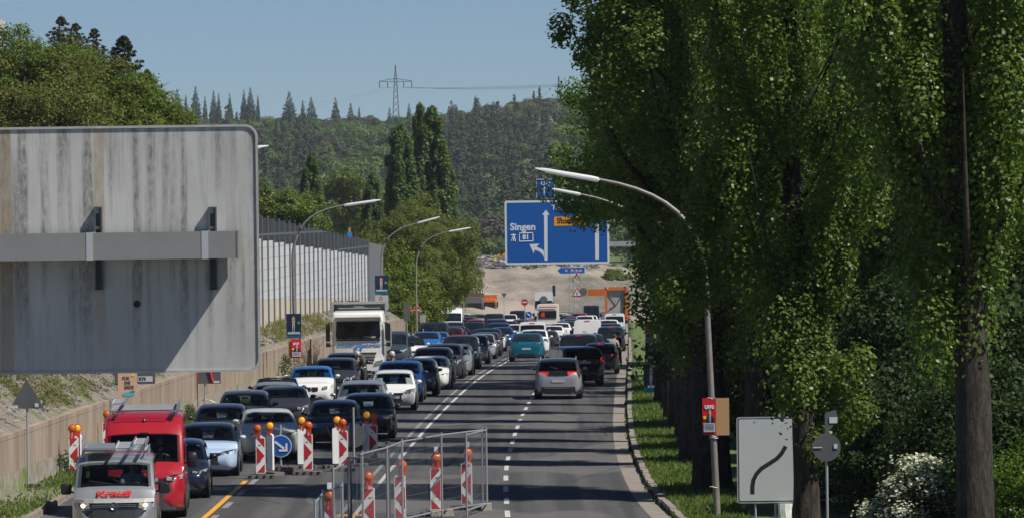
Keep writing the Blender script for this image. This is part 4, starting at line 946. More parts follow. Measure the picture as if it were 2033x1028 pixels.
def lorry(x, Z, color, label, h=3.1, tip=None):
    p = at(x, 600, Z); t_ = empty('lorry', (p.x, Z, road_z(Z)), -math.atan(TILT), label, 'lorry')
    mb = MB(); secs = []
    for y, hw_, z0, z1 in ((0, 1.15, .4, h - .1), (.1, 1.24, .38, h), (2.0, 1.25, .5, h)): secs.append([(-hw_, y, z0), (hw_, y, z0), (hw_, y, z1 - .3), (hw_ * .9, y, z1), (-hw_ * .9, y, z1), (-hw_, y, z1 - .3)])
    mb.loft(secs, closed=True); mb.build('cab', PAINT[color], t_, smooth=30)
    mb = MB(); mb.box((0, -.02, 2.0), (2.1, .05, .95)); mb.build('windscreen', glass, t_)
    mb = MB(); mb.box((0, -.02, 1.05), (1.7, .05, .5)); mb.build('grille', darkgrille, t_)
    for sx in (-1, 1):
        mb = MB(); mb.box((sx * 1.42, -.05, 2.1), (.2, .14, .8)); mb.build('mirror', black, t_)
        mb = MB(); mb.box((sx * .95, -.02, .62), (.35, .06, .2)); mb.build('headlight', lampglass, t_)
    mb = MB(); mb.box((0, 5, (h + .2) / 2 + .6), (2.5, 5.4, h - .6)); mb.build('load_body', tip or PAINT[color], t_)
    wheels(t_, (-1.05, 1.05), (1.2, 5, 6.4), .5); PLACED.append((label, p.x, Z + 4, -TILT, 8, 2.5)); return t_, p
lorry(940, 700, 'grey', 'grey lorry with rust brown tipper body at the far left of the queue', 3.3, mat('rusty_tipper', (.20, .07, .05), .8, noise=(1, .5, (.1, .05, .04))))
t_, p = lorry(968, 760, 'orange', 'orange lorry facing the camera beside the grey lorry', 3.0)
mb = MB(); mb.ball((-.9, .3, 3.12), .12, 8, 5); mb.ball((.5, .3, 3.12), .12, 8, 5); mb.build('beacon_lamp', PAINT['orange'], t_)
# orange municipal lorry seen from behind
Z = 620; p = at(1224, 640, Z)
ol = empty('refuse_lorry', (p.x, Z, road_z(Z)), -math.atan(TILT), 'tall orange lorry with open frame body and pale rear hatch', 'lorry')
mb = MB()
for sx in (-1, 1):
    mb.box((sx * 1.12, 0, 2.1), (.26, .3, 3.4)); mb.box((sx * 1.18, 3.2, 2.2), (.12, 6.0, .3)); mb.box((sx * 1.18, 3.2, 3.6), (.12, 6.0, .25))
    for k in range(6): mb.box((sx * 1.18, .6 + k * 1.1, 2.6), (.14, .22, 2.4))
    mb.tube([(sx * 1.2, .3, 1.2), (sx * 1.2, 5.6, 3.5)], .07, 5); mb.box((sx * 1.18, 3.2, 1.1), (.12, 6.0, .25))
mb.box((0, 0, 3.68), (2.5, .3, .34)); mb.box((0, 0, .75), (2.4, .3, .4)); mb.box((-2.2, 9, 3.2), (1.9, .2, .7)); mb.build('frame_body', PAINT['orange'], ol)
mb = MB(); mb.box((0, .2, 2.3), (1.95, .1, 2.5)); mb.box((0, 3.2, 2.3), (2.1, 5.8, 2.4)); mb.build('rear_hatch', mat('pale_grey_metal', (.42, .40, .37), .6, noise=(.8, .7, (.24, .23, .22))), ol)
mb = MB(); mb.tube([(-.8, .05, 1.5), (.1, .05, 2.1), (.75, .05, 3.2)], .05, 6); mb.tube([(-.7, .05, 3.1), (.0, .05, 2.2)], .04, 6); mb.box((0, .08, 1.1), (1.9, .12, .1)); mb.build('hydraulic_arm', dark_steel, ol)
mb = MB(); mb.box((0, 7.6, 1.9), (2.4, 2.0, 2.7)); mb.build('cab', PAINT['orange'], ol)
for sx in (-1, 1):
    mb = MB(); mb.box((sx * 1.1, -.17, .78), (.24, .06, .14)); mb.build('tail_light', brake, ol)
    mb = MB(); mb.ball((sx * .95, -.1, 3.72), .10, 8, 5); mb.build('warning_lamp', brake, ol)
wheels(ol, (-1.05, 1.05), (1.0, 2.3, 7.0), .5); ol.scale = (1.08, 1, 1.12)
# ---------------------------------------------------------------- people and bikes
jeans = mat('denim', (.06, .09, .16), .9, noise=(30, .4, (.10, .14, .22))); shirt_grey = mat('grey_tshirt', (.34, .36, .36), .9); cloth_black = mat('black_cloth', (.012, .012, .014), .9); helmet = mat('helmet_pale', (.45, .40, .36), .15, coat=.8)
def skinned(name, joints, edges, m, parent=None, sub=2):
    me = bpy.data.meshes.new(name); me.from_pydata([j[:3] for j in joints], edges, []); me.materials.append(m)
    o = link(name, me, parent); sk = o.modifiers.new('skin', 'SKIN'); s = o.modifiers.new('sub', 'SUBSURF'); s.levels = s.render_levels = sub
    for i, j in enumerate(joints): me.skin_vertices[0].data[i].radius = (j[3], j[3] if len(j) < 5 else j[4])
    me.skin_vertices[0].data[0].use_root = True
    bpy.context.view_layer.update(); ev = o.evaluated_get(bpy.context.evaluated_depsgraph_get()); me2 = bpy.data.meshes.new_from_object(ev)
    o.modifiers.clear(); o.data = me2; me2.materials.clear(); me2.materials.append(m)
    for q_ in me2.polygons: q_.use_smooth = True
    return o
def person(loc, rz, label, pose, top, legs, hair=None, shoes=None, group=None, helm=False):
    """pose: dict with joint positions; body = one continuous skinned mesh, clothes as children slightly larger"""
    P = pose; J = [(*P['pelvis'], .13, .10), (*P['waist'], .12, .09), (*P['chest'], .15, .10), (*P['neck0'], .07), (*P['neck'], .055), (*P['head'], .085, .095), (*P['crown'], .07)]
    E = [(0, 1), (1, 2), (2, 3), (3, 4), (4, 5), (5, 6)]
    for s in 'lr':
        b = len(J); J += [(*P['sh' + s], .06), (*P['el' + s], .045), (*P['wr' + s], .03), (*P['ha' + s], .04, .022)]; E += [(2, b), (b, b + 1), (b + 1, b + 2), (b + 2, b + 3)]
        # four fingers and a thumb
        w_, h_ = Vector(P['wr' + s]), Vector(P['ha' + s]); d = (h_ - w_).normalized(); sd = d.cross(Vector((0, .3, 1))).normalized()
        for k, ln in zip((-1.2, -.4, .4, 1.2), (.055, .07, .065, .05)):
            q_ = len(J); J += [(*(h_ + sd * .018 * k + d * .03), .009), (*(h_ + sd * .020 * k + d * (.03 + ln)), .007)]; E += [(b + 3, q_), (q_, q_ + 1)]
        q_ = len(J); J += [(*(h_ + sd * .045), .010), (*(h_ + sd * .06 + d * .035), .008)]; E += [(b + 3, q_), (q_, q_ + 1)]
    for s in 'lr':
        b = len(J); J += [(*P['hip' + s], .095), (*P['kn' + s], .062), (*P['an' + s], .042), (*P['to' + s], .04, .03)]; E += [(0, b), (b, b + 1), (b + 1, b + 2), (b + 2, b + 3)]
    body = skinned('person', J, E, skin); body.location = loc; body.rotation_euler = (0, 0, rz); tag(body, label, 'person', group)
    g = .018
    JT = [(*P['pelvis'], .15, .12), (*P['waist'], .14, .11), (*P['chest'], .17, .12), (*P['neck0'], .08)]; ET = [(0, 1), (1, 2), (2, 3)]
    for s in 'lr':
        b = len(JT); m_ = [a + (c - a) * .75 for a, c in zip(P['sh' + s], P['el' + s])]; JT += [(*P['sh' + s], .08), (*m_, .068)]; ET += [(2, b), (b, b + 1)]
        if P.get('sleeves'): JT[-1] = (*P['el' + s], .062); JT.append((*P['wr' + s], .045)); ET.append((b + 1, b + 2))
    skinned('jacket' if P.get('sleeves') else 'shirt', JT, ET, top, body)
    JL = [(*P['pelvis'], .15, .115)]; EL = []
    for s in 'lr':
        b = len(JL); JL += [(*P['hip' + s], .112), (*P['kn' + s], .08), (*P['an' + s], .062)]; EL += [(0, b), (b, b + 1), (b + 1, b + 2)]
    skinned('trousers', JL, EL, legs, body)
    c = Vector(P['head']); mb = MB()
    if helm: mb.ball(tuple(c + Vector((0, 0, .04))), (.14, .15, .15), 14, 9); mb.build('helmet', helmet, body, smooth=60)
    else: mb.ball(tuple(c + Vector((0, .022 * P.get('face', 1), .05))), (.10, .11, .10), 14, 9); mb.build('hair', hair or hairm, body, smooth=60)
    mb = MB(); f_ = -P.get('face', 1)
    for s in (-1, 1): mb.ball(tuple(c + Vector((s * .035, f_ * .092, .012))), (.012, .008, .008), 8, 5)
    mb.build('eyes', black, body); mb = MB(); mb.ball(tuple(c + Vector((0, f_ * .105, -.015))), (.014, .02, .022), 8, 5)
    for s in (-1, 1): mb.ball(tuple(c + Vector((s * .088, 0, 0))), (.012, .022, .03), 8, 5)
    mb.build('nose_and_ears', skin, body)
    mb = MB()
    for s in 'lr':
        a, b_ = Vector(P['an' + s]), Vector(P['to' + s]); m_ = (a + b_) / 2; mb.ball((m_.x, m_.y, min(a.z, b_.z) + .01), (.055, .14, .05), 10, 6)
    mb.build('shoes', shoes or black, body, smooth=60)
    return body
def stand(lean=0.0, arm=0):
    return dict(pelvis=(0, 0, .95), waist=(0, .02 * lean, 1.12), chest=(0, -.10 * lean, 1.36), neck0=(0, -.16 * lean, 1.48), neck=(0, -.18 * lean, 1.54), head=(0, -.22 * lean, 1.63), crown=(0, -.22 * lean, 1.70),
        shl=(-.20, -.12 * lean, 1.42), ell=(-.27, -.10 - arm * .10, 1.14), wrl=(-.24, -.16 - arm * .28, .95 + arm * .2), hal=(-.23, -.20 - arm * .33, .90 + arm * .22),
        shr=(.20, -.12 * lean, 1.42), elr=(.27, -.10 - arm * .10, 1.14), wrr=(.26, -.16 - arm * .25, .95 + arm * .2), har=(.25, -.20 - arm * .3, .90 + arm * .22),
        hipl=(-.10, 0, .90), knl=(-.11, -.03, .50), anl=(-.11, .02, .10), tol=(-.12, -.14, .04), hipr=(.10, 0, .90), knr=(.12, -.01, .50), anr=(.13, .05, .10), tor=(.15, -.11, .04), face=1)
P1_ = stand(1.2, 1); Zp = 262; p = at(1216, 721, Zp)
person((p.x, Zp, road_z(Zp)), R(150), 'man in grey t-shirt and jeans leaning towards the cars in the right lane', P1_, shirt_grey, jeans, shoes=white_paint)
P2_ = stand(.4, .8); P2_['sleeves'] = True; Zp = 276; p = at(1229, 709, Zp)
person((p.x, Zp, road_z(Zp)), R(-60), 'person dressed all in black standing on the gutter facing the man in grey', P2_, cloth_black, cloth_black)
def sitting(): return dict(pelvis=(0, 0, 0), waist=(0, .03, .18), chest=(0, .02, .42), neck0=(0, 0, .54), neck=(0, -.01, .60), head=(0, -.03, .70), crown=(0, -.03, .77), shl=(-.2, 0, .47), ell=(-.25, -.16, .24), wrl=(-.17, -.38, .30), hal=(-.14, -.43, .32), shr=(.2, 0, .47), elr=(.25, -.16, .24), wrr=(.17, -.38, .30), har=(.14, -.43, .32), hipl=(-.1, -.02, 0), knl=(-.12, -.45, .06), anl=(-.12, -.55, -.33), tol=(-.12, -.68, -.36), hipr=(.1, -.02, 0), knr=(.12, -.45, .06), anr=(.12, -.55, -.33), tor=(.12, -.68, -.36), face=1)
for cb_, lab, sx in ((cab, 'driver in a dark shirt at the wheel of the black convertible', .38), (cab2, 'driver in a white shirt at the wheel of the cream convertible', .38), (cab3, 'driver at the wheel of the white open car beside the truck', .38)):
    P_ = sitting(); M = cb_.matrix_basis; l = Vector(cb_.location) + Matrix.Rotation(cb_.rotation_euler[2], 3, 'Z') @ Vector((sx, 0.02, .62))
    person(l, cb_.rotation_euler[2], lab, P_, {cab: cloth_black, cab2: white_paint, cab3: shirt_grey}[cb_], jeans)
def motorcycle(x, y, Z, label, rlabel):
    p = at(x, y, Z); z = road_z(Z); b = empty('motorcycle', (p.x, Z, z), -TILT, label, 'motorcycle')
    for yy in (-.72, .72):
        mb = MB(); pts = [(0, yy + .30 * math.cos(a), .31 + .30 * math.sin(a)) for a in np.linspace(0, 2 * math.pi, 20)]; mb.tube(pts, .055, 7); wh = mb.build('wheel', rubber, b)
        mb = MB(); mb.cyl((0, yy, .31), .20, .05, 'X', 14); mb.build('rim', alloy, wh)
    mb = MB(); mb.box((0, 0, .50), (.34, .5, .36)); mb.box((0, .15, .78), (.30, .5, .2), taper=.8); mb.build('engine_and_tank', PAINT['black'], b)
    mb = MB(); mb.box((0, .55, .80), (.28, .65, .10)); mb.build('seat', black, b)
    mb = MB()
    for sx in (-1, 1): mb.tube([(sx * .10, -.72, .31), (sx * .12, -.42, .95)], .03, 6)
    mb.tube([(-.38, -.28, 1.05), (-.2, -.40, 1.02), (.2, -.40, 1.02), (.38, -.28, 1.05)], .018, 6); mb.build('fork_and_handlebar', dark_steel, b)
    mb = MB(); mb.cyl((0, -.52, .92), .09, .12, 'Y', 14); mb.build('headlight', lampglass, b)
    P_ = sitting(); P_['sleeves'] = True; P_['anl'] = (-.22, -.05, -.40); P_['knl'] = (-.24, -.38, -.02); P_['tol'] = (-.22, -.2, -.43); P_['anr'] = (.22, -.05, -.40); P_['knr'] = (.24, -.38, -.02); P_['tor'] = (.22, -.2, -.43)
    P_['wrl'] = (-.34, -.50, .18); P_['hal'] = (-.35, -.55, .17); P_['wrr'] = (.34, -.50, .18); P_['har'] = (.35, -.55, .17); P_['ell'] = (-.3, -.25, .2); P_['elr'] = (.3, -.25, .2)
    person((p.x, Z + .28, z + .88), -TILT, rlabel, P_, cloth_black, cloth_black, helm=True)
def driver(key, label, z, top, dy=.28, xx=.38, hair=None):
    c_ = [x for x in bpy.data.objects if x.get('label', '').startswith(key)][0]; P_ = sitting(); yw = [k for k in c_.children if k.name.startswith('seat')]
    f0 = [k for k in c_.children if k.name.startswith('interior')][0]; st_ = [k for k in f0.children if k.name.startswith('seat')][0]; ys_ = sum(v.co.y for v in st_.data.vertices) / len(st_.data.vertices)
    l = Vector(c_.location) + Matrix.Rotation(c_.rotation_euler[2], 3, 'Z') @ Vector((xx, ys_ - .22, z)); person(l, c_.rotation_euler[2], label, P_, top, jeans, hair=hair)
light_blue = mat('light_blue_shirt', (.30, .45, .60), .8); tan_cloth = mat('tan_shirt', (.40, .30, .20), .8)
driver('silver van with roof', 'driver in a light blue shirt behind the windscreen of the silver van', 1.0, light_blue)
driver('red high-roof', 'driver in dark clothes behind the windscreen of the red van', 1.2, cloth_black)
driver('light blue hatchback', 'driver in grey at the wheel of the light blue hatchback', .55, shirt_grey)
driver('pale grey-green', 'driver in tan at the wheel of the pale crossover behind the arrow sign', .60, tan_cloth)
driver('black hatchback with chrome', 'driver in a light shirt in the black hatchback with the V grille', .55, white_paint)
driver('white small car', 'driver in grey at the wheel of the white small car', .60, shirt_grey)
driver('white crossover with blue roof', 'driver in tan at the wheel of the blue roofed white crossover', .62, tan_cloth)
driver('dark grey hatchback behind', 'driver in light blue in the dark grey hatchback', .55, light_blue)
motorcycle(709, 700, 223.6, 'motorcycle filtering between the crossovers in front of the tipper truck', 'helmeted rider on the motorcycle in front of the tipper truck')
motorcycle(778, 707, 221.5, 'motorcycle filtering between the lanes right of the tipper truck', 'helmeted rider filtering past the right side of the tipper truck')
check_overlaps()
# ---------------------------------------------------------------- big sign seen from behind, upper left
ZS = 81.0; S = F / ZS
m, t, p, oc = base_mat('weathered_sign_back', .55)
sp = node(t, 'ShaderNodeSeparateXYZ'); t.links.new(oc, sp.inputs[0])
base = ramp(t, noise_out(t, oc, 1.0, 5, .6, (1.2, 1, .5)), [(.3, (.42, .42, .405)), (.7, (.55, .55, .53))])
stk = noise_out(t, oc, 1.0, 3, .55, (5.5, 1, .22)); fine = noise_out(t, oc, 14.0, 6, .8, (1, 1, .35))
def mathn(op, a, b_=None, c=None):
    n = node(t, 'ShaderNodeMath', operation=op); 
    for i, v in enumerate((a, b_, c)):
        if v is None: continue
        if isinstance(v, (int, float)): n.inputs[i].default_value = v
        else: t.links.new(v, n.inputs[i])
    return n.outputs[0]
hgt = mathn('MULTIPLY_ADD', sp.outputs[2], .55, .15)       # stains hang from the top edge
f1 = mathn('MULTIPLY', ramp(t, stk, [(.44, (0, 0, 0)), (.60, (1, 1, 1))]), ramp(t, fine, [(.36, (.15, .15, .15)), (.6, (1, 1, 1))]))
cl = node(t, 'ShaderNodeClamp'); t.links.new(hgt, cl.inputs[0])
f1 = mathn('MULTIPLY', f1, cl.outputs[0])
c = mixc(t, mathn('MULTIPLY', f1, 1.0), base, (.17, .165, .15))
rust = mathn('MULTIPLY', mathn('SMOOTH_MIN', mathn('COMPARE', sp.outputs[0], 3.56, .08), 1.0, 0), ramp(t, fine, [(.3, (.2, .2, .2)), (.7, (.9, .9, .9))]))
c = mixc(t, mathn('MULTIPLY', rust, cl.outputs[0]), c, (.34, .25, .15))
r2 = mathn('COMPARE', sp.outputs[0], 2.12, .10); c = mixc(t, mathn('MULTIPLY', r2, .45), c, (.34, .22, .10))
big_n = noise_out(t, oc, 1.0, 4, .6, (1.5, 1, .6)); c = mixc(t, ramp(t, big_n, [(.5, (0, 0, 0)), (.8, (.5, .5, .5))]), c, (.28, .27, .25))
t.links.new(c, p.inputs['Base Color']); p.inputs['Metallic'].default_value = .1
bk = m
TR, BR = at(505, 247, ZS), at(516, 735, ZS)
x1 = TR.x + .05; zt_, zb_ = TR.z, at(400, 738, ZS).z
x0 = x1 - 6.0
sg = empty('gantry_sign', (x0, ZS, zb_), 0, 'huge grey back of a stained direction sign on a box beam, upper left foreground', 'direction sign')
Wd, Ht = x1 - x0, zt_ - zb_
def rrect(w_, h_, r, n=6, x=0, z=0):
    pts = []
    for cx, cz, a0 in ((w_ - r, r, -90), (w_ - r, h_ - r, 0), (r, h_ - r, 90), (r, r, 180)):
        for i in range(n + 1): a = R(a0 + 90 * i / n); pts.append((x + cx + r * math.cos(a), z + cz + r * math.sin(a)))
    return pts
mb = MB(); mb.prism(rrect(Wd, Ht, .20), 0, .05); pn = mb.build('panel', bk, sg)
mb = MB(); o1, o2 = rrect(Wd, Ht, .20), rrect(Wd - .07, Ht - .07, .17, x=.035, z=.035)
n = len(o1); mb.add([(a, -.025, b_) for a, b_ in o1] + [(a, -.025, b_) for a, b_ in o2] + [(a, .055, b_) for a, b_ in o1] + [(a, .0, b_) for a, b_ in o2], [(i, (i + 1) % n, (i + 1) % n + n, i + n) for i in range(n)] + [(i, i + 2 * n, (i + 1) % n + 2 * n, (i + 1) % n) for i in range(n)] + [(i + n, (i + 1) % n + n, (i + 1) % n + 3 * n, i + 3 * n) for i in range(n)])
mb.build('rim', mat('sign_rim', (.50, .50, .49), .5, .3, noise=(4, .6, (.36, .30, .26))), sg)
L_ = lambda x, y, dy=0: at(x, y, ZS + dy) - Vector((x0, ZS, zb_))
bA, bB = L_(471, 458.5, -.5), L_(471, 512, -.5); bh = bA.z - bB.z; bz = (bA.z + bB.z) / 2
beam_m = mat('beam_grey', (.30, .295, .285), .5, .35, noise=(1.5, .4, (.22, .215, .21)))
mb = MB(); mb.box((bA.x / 2 - 2.6, -.12 - .28, bz), (bA.x + 5.2, .56, bh)); bo = mb.build('box_beam', beam_m, sg)
mb = MB(); mb.box((bA.x + .012, -.40, bz), (.024, .58, bh + .02)); mb.build('end_plate', mat('end_plate_steel', (.26, .24, .23), .5, .3), bo)
for xx in (196, 423):
    c_ = L_(xx, 440); mb = MB()
    zt2, zb2 = L_(xx, 411).z, L_(xx, 575).z
    mb.box((c_.x - .05, -.06, (zt2 + zb2) / 2), (.025, .12, zt2 - zb2)); mb.box((c_.x + .05, -.06, (zt2 + zb2) / 2), (.02, .12, zt2 - zb2)); mb.box((c_.x, -.015, (zt2 + zb2) / 2), (.08, .02, zt2 - zb2))
    mb.box((c_.x, -.07, zt2 - .32), (.12, .06, .05)); mb.cyl((c_.x, -.10, zt2 - .08), .02, .03, 'Y', 8); mb.cyl((c_.x, -.10, zb2 + .08), .02, .03, 'Y', 8)
    mb.build('mounting_rail', dark_steel if True else steel, sg)
    mb = MB(); xs = c_.x - .09; mb.box((xs, -.684, bz), (.10, .006, bh + .01)); mb.box((xs, -.40, bz + bh / 2 + .004), (.10, .575, .006)); mb.box((xs, -.40, bz - bh / 2 - .004), (.10, .575, .006)); mb.build('clamp_strap', mat('strap_bright', (.52, .53, .55), .45, .4), bo)
mb = MB(); mb.cyl((L_(272, 603).x, -.003, L_(272, 603).z), .055, .01, 'Y', 16); mb.build('drain_hole', mat('rust_dark', (.04, .025, .02), .8), pn)
mb = MB(); gz = road_z(ZS) + .1 - zb_; mb.box((-2.4, -.34, (bz + .6 + gz) / 2), (.5, .5, bz + .6 - gz)); mb.build('mast', beam_m, sg)
# ---------------------------------------------------------------- blue overhead sign
def board(nm, loc, w_, h_, m, label, cat, r=.1, border=None, thick=.05, rz=0, bw=.06, parent=None):
    o = empty(nm, loc, rz, label, cat) if parent is None else parent
    mb = MB(); mb.prism([(a - w_ / 2, b_ - h_ / 2) for a, b_ in rrect(w_, h_, r)], 0, thick)
    mb.build('panel', border or m, o)
    if border:
        mb = MB(); mb.prism([(a - w_ / 2 + bw, b_ - h_ / 2 + bw) for a, b_ in rrect(w_ - 2 * bw, h_ - 2 * bw, max(.02, r - bw))], -.006, .0); mb.build('sign_face', m, o)
    return o
ZB = 337.0; s = F / ZB
c0 = at(1106, 461, ZB); wB_, hB_ = 207 / s, 126.5 / s
bs = board('overhead_sign', c0, wB_, hB_, sign_blue, 'large blue motorway direction sign reading Singen 81 hanging over the right lanes', 'direction sign', .12, sign_white, bw=.13)
def L2(x, y): q_ = at(x, y, ZB) - c0; return (q_.x, -.012, q_.z)
text_obj('lettering', 'Singen', .62, sign_white, bs, L2(1038, 451), bold=.018, sx=1.02)
text_obj('lettering', '81', .42, sign_white, bs, L2(1044, 471), bold=.02)
text_obj('lettering', 'Tü', .46, sign_white, bs, L2(1103, 413), bold=.012)
text_obj('lettering', 'n', .46, sign_white, bs, L2(1152, 418), bold=.012)
def P2(pts): return [(L2(*q_)[0], L2(*q_)[2]) for q_ in pts]
mb = MB()
for poly in ([(1080, 427), (1087, 427), (1087, 517), (1081, 517)], [(1181, 451), (1189, 451), (1189, 515), (1182, 515)], [(1076, 427), (1084, 417), (1091, 427)], [(1178, 451), (1185, 442), (1192, 451)]): mb.prism(P2(poly), -.014, -.006)
mb.prism(P2([(1051, 485), (1071, 484), (1065, 490), (1074, 494), (1080, 498), (1080, 512), (1077, 505), (1070, 499), (1061, 496), (1060, 504)]), -.0145, -.006)
mb.build('arrows', sign_white, bs)
mb = MB(); a_, b_ = P2([(1030, 463), (1058, 479)]); 
fr = [(1031, 463.5), (1057.5, 462.5), (1058, 479), (1031, 479.5)]; q2 = P2(fr)
for i in range(4): mb.tube([(q2[i][0], -.012, q2[i][1]), (q2[(i + 1) % 4][0], -.012, q2[(i + 1) % 4][1])], .028, 4)
for pts in ([(1019, 464), (1015, 479)], [(1019, 464), (1023, 479)], [(1019.2, 470), (1019.2, 479)]): q3 = P2(pts); mb.tube([(q3[0][0], -.012, q3[0][1]), (q3[1][0], -.012, q3[1][1])], .035, 4)
q3 = P2([(1014, 467), (1024, 467)]); mb.tube([(q3[0][0], -.012, q3[0][1]), (q3[1][0], -.012, q3[1][1])], .03, 4); mb.build('motorway_symbol', sign_white, bs)
org = mat('sign_orange', (.75, .30, .01), .5); mb = MB(); mb.prism(P2([(1100, 431), (1166, 430), (1166, 447), (1100, 449)]), -.02, -.008); oo = mb.build('orange_overlay', org, bs)
text_obj('lettering', 'Stuttgart', .50, black, bs, (L2(1133, 439)[0], -.024, L2(1133, 439)[2]), bold=.012)
us = board('line_sign', at(1083, 375, ZB), 37 / s, 39 / s, sign_blue, 'small blue sign reading U12 with an upward arrow on top of the big blue sign', 'sign', .06, sign_white, bw=.04)
text_obj('lettering', 'U12', .36, sign_white, us, (.02, -.012, .30), bold=.012)
mb = MB(); mb.tube([(-.1, -.012, -.42), (-.1, -.012, .08)], .035, 4); mb.tube([(-.27, -.012, -.10), (-.1, -.012, .10), (.07, -.012, -.10)], .035, 4); mb.build('arrow', sign_white, us)
mb = MB(); mb.tube([(0, .04, -.6), (0, .04, .85)], .03, 5); mb.build('sign_post', steel, us)
mb = MB(); pX = ux(2.6, ZB) - c0.x  # cantilever mast beyond the kerb
mb.tube([(pX, .4, road_z(ZB) - c0.z), (pX, .4, .6)], .18, 10); mb.box((pX / 2 - 1.2, .25, .6), (pX + 2.6, .25, .3)); mb.box((pX / 2 - 1.2, .25, -.8), (pX + 2.6, .25, .3)); mb.build('mast', steel, bs)
# ---------------------------------------------------------------- street lamps
lamp_top = mat('lamp_housing', (.62, .63, .64), .4); lamp_under = mat('lamp_lens', (.30, .31, .32), .3)
def street_lamp(base, tip, joint, bend, label, r=.085):
    """base, bend (top of the straight pole), joint (start of the lamp head) and tip are world points"""
    o = empty('street_lamp', base, 0, label, 'street lamp', 'street lamps along the road'); B = Vector(base)
    b0, j, t_ = Vector(bend) - B, Vector(joint) - B, Vector(tip) - B
    pts = [Vector((0, 0, 0)), b0 * .5, b0]; d = (t_ - j).normalized(); c1 = b0 + Vector((b0.x * .0, 0, (j.z - b0.z) * .62)); c2 = j - d * (j - b0).length * .45
    for i in range(1, 11):
        q_ = i / 10; pts.append(b0 * (1 - q_) ** 3 + c1 * 3 * q_ * (1 - q_) ** 2 + c2 * 3 * q_ * q_ * (1 - q_) + j * q_ ** 3)
    mb = MB(); rr = [r, r * .9, r * .75] + [r * (.74 - .03 * i) for i in range(10)]; mb.tube(pts, rr, 10); mb.build('pole', mat('lamp_pole', (.27, .255, .235), .6, .3, noise=(3, .6, (.16, .14, .12))), o, smooth=60)
    up = Vector((0, 0, 1)); sd = d.cross(up).normalized(); secs = []
    for q_, w_, h_ in ((0, .05, .03), (.02, .13, .05), (.12, .15, .06), (.85, .11, .05), (1, .04, .02)):
        c_ = j + (t_ - j) * q_; secs.append([c_ + sd * a * w_ + up * b_ * h_ for a, b_ in ((-1, -.6), (-1, .2), (-.6, 1), (.6, 1), (1, .2), (1, -.6))])
    mb = MB(); mb.loft(secs, closed=True); hd = mb.build('lamp_head', lamp_top, o, smooth=50)
    mb = MB(); mb.loft([[q + Vector((0, 0, -.035)) for q in (s_[0], s_[5])] + [s_[5] + Vector((0, 0, -.004)), s_[0] + Vector((0, 0, -.004))] for s_ in secs[1:4]], closed=True); mb.build('lens', lamp_under, hd)
    return o
def lamp_px(Z, base, bend, joint, tip, label, zb=None):
    b_ = at(*base, Z); b_.z = (road_z(Z) if zb is None else zb)
    return street_lamp(b_, at(*tip, Z), at(*joint, Z), at(*bend, Z), label)
lamp_px(124, (1425, 1040), (1402, 570), (1190, 357), (1063, 335), 'nearest right street lamp, its arm reaching out of the poplar leaves')
lamp_px(206, (1331, 800), (1322, 560), (1153, 386), (1096, 375), 'farther right street lamp whose head shows just under the nearest one')
LB = 224; l1 = lamp_px(LB, (586, 700), (581, 520), (682, 408), (756, 397), 'leftmost of the three curved lamps rising in front of the noise barrier', zb=2.3)
l2_ = lamp_px(330, (759, 650), (757, 520), (828, 443), (873, 431), 'middle of the three curved lamps, posters tied to its pole', zb=.5)
l3_ = lamp_px(360, (827, 660), (826, 535), (890, 460), (935, 452), 'rightmost of the three curved lamps, next to the orange detour sign', zb=-1.6)
lamp_px(165, (260, 800), (252, 430), (432, 303), (533, 290), 'street lamp mostly hidden behind the huge grey sign, pale poster on its pole', zb=1.9)
# ---------------------------------------------------------------- portrait posters
pst = dict(navy=mat('poster_navy', (.008, .022, .06), .4), suit=mat('poster_suit', (.006, .012, .035), .5), shirt=mat('poster_shirt', (.55, .58, .62), .5), tie=mat('poster_tie', (.01, .06, .12), .5),
    skin=mat('poster_skin', (.55, .33, .25), .5), hair=mat('poster_hair', (.12, .06, .035), .6), blue=mat('poster_blue', (.0, .12, .22), .4), green=mat('poster_green', (.08, .32, .08), .5), white=sign_white, grey=mat('poster_grey', (.42, .45, .48), .5), red=mat('poster_red', (.55, .015, .03), .4), brown=mat('board_brown', (.45, .27, .13), .8, noise=(2, .25, (.38, .22, .10))), yellow=mat('poster_yellow', (.75, .60, .02), .5), orange=mat('poster_peach', (.65, .42, .30), .5), cyan=mat('poster_cyan', (.1, .45, .6), .5))
def ell(cx, cz, rx, rz_, n=14): return [(cx + rx * math.cos(2 * math.pi * i / n), cz + rz_ * math.sin(2 * math.pi * i / n)) for i in range(n)]
def portrait(o, w_, h_, cx=0, cz=0, sc=1.0, glasses=True, suit='suit'):
    lay = [0]
    def sh(poly, m, nm):
        lay[0] += 1; mb = MB(); mb.prism([(cx + a * w_, cz + b_ * h_) for a, b_ in poly], -.003 - .0022 * lay[0], -.003 - .0022 * (lay[0] - 1) - .0002); return mb.build(nm, pst[m], o)
    sh([(-.42, -.30), (-.40, -.08), (-.25, .03), (-.08, .08), (.08, .08), (.25, .03), (.40, -.08), (.42, -.30)], suit, 'suit')
    sh([(-.09, .09), (.09, .09), (.06, -.28), (-.06, -.28)], 'shirt', 'shirt'); sh([(-.025, .05), (.025, .05), (.04, -.28), (-.04, -.28)], 'tie', 'tie')
    sh(ell(0, .25, .135, .165), 'hair', 'hair'); sh(ell(0, .21, .115, .145), 'skin', 'face')
    if glasses: sh([(-.10, .235), (.10, .235), (.10, .215), (-.10, .215)], 'suit', 'glasses')
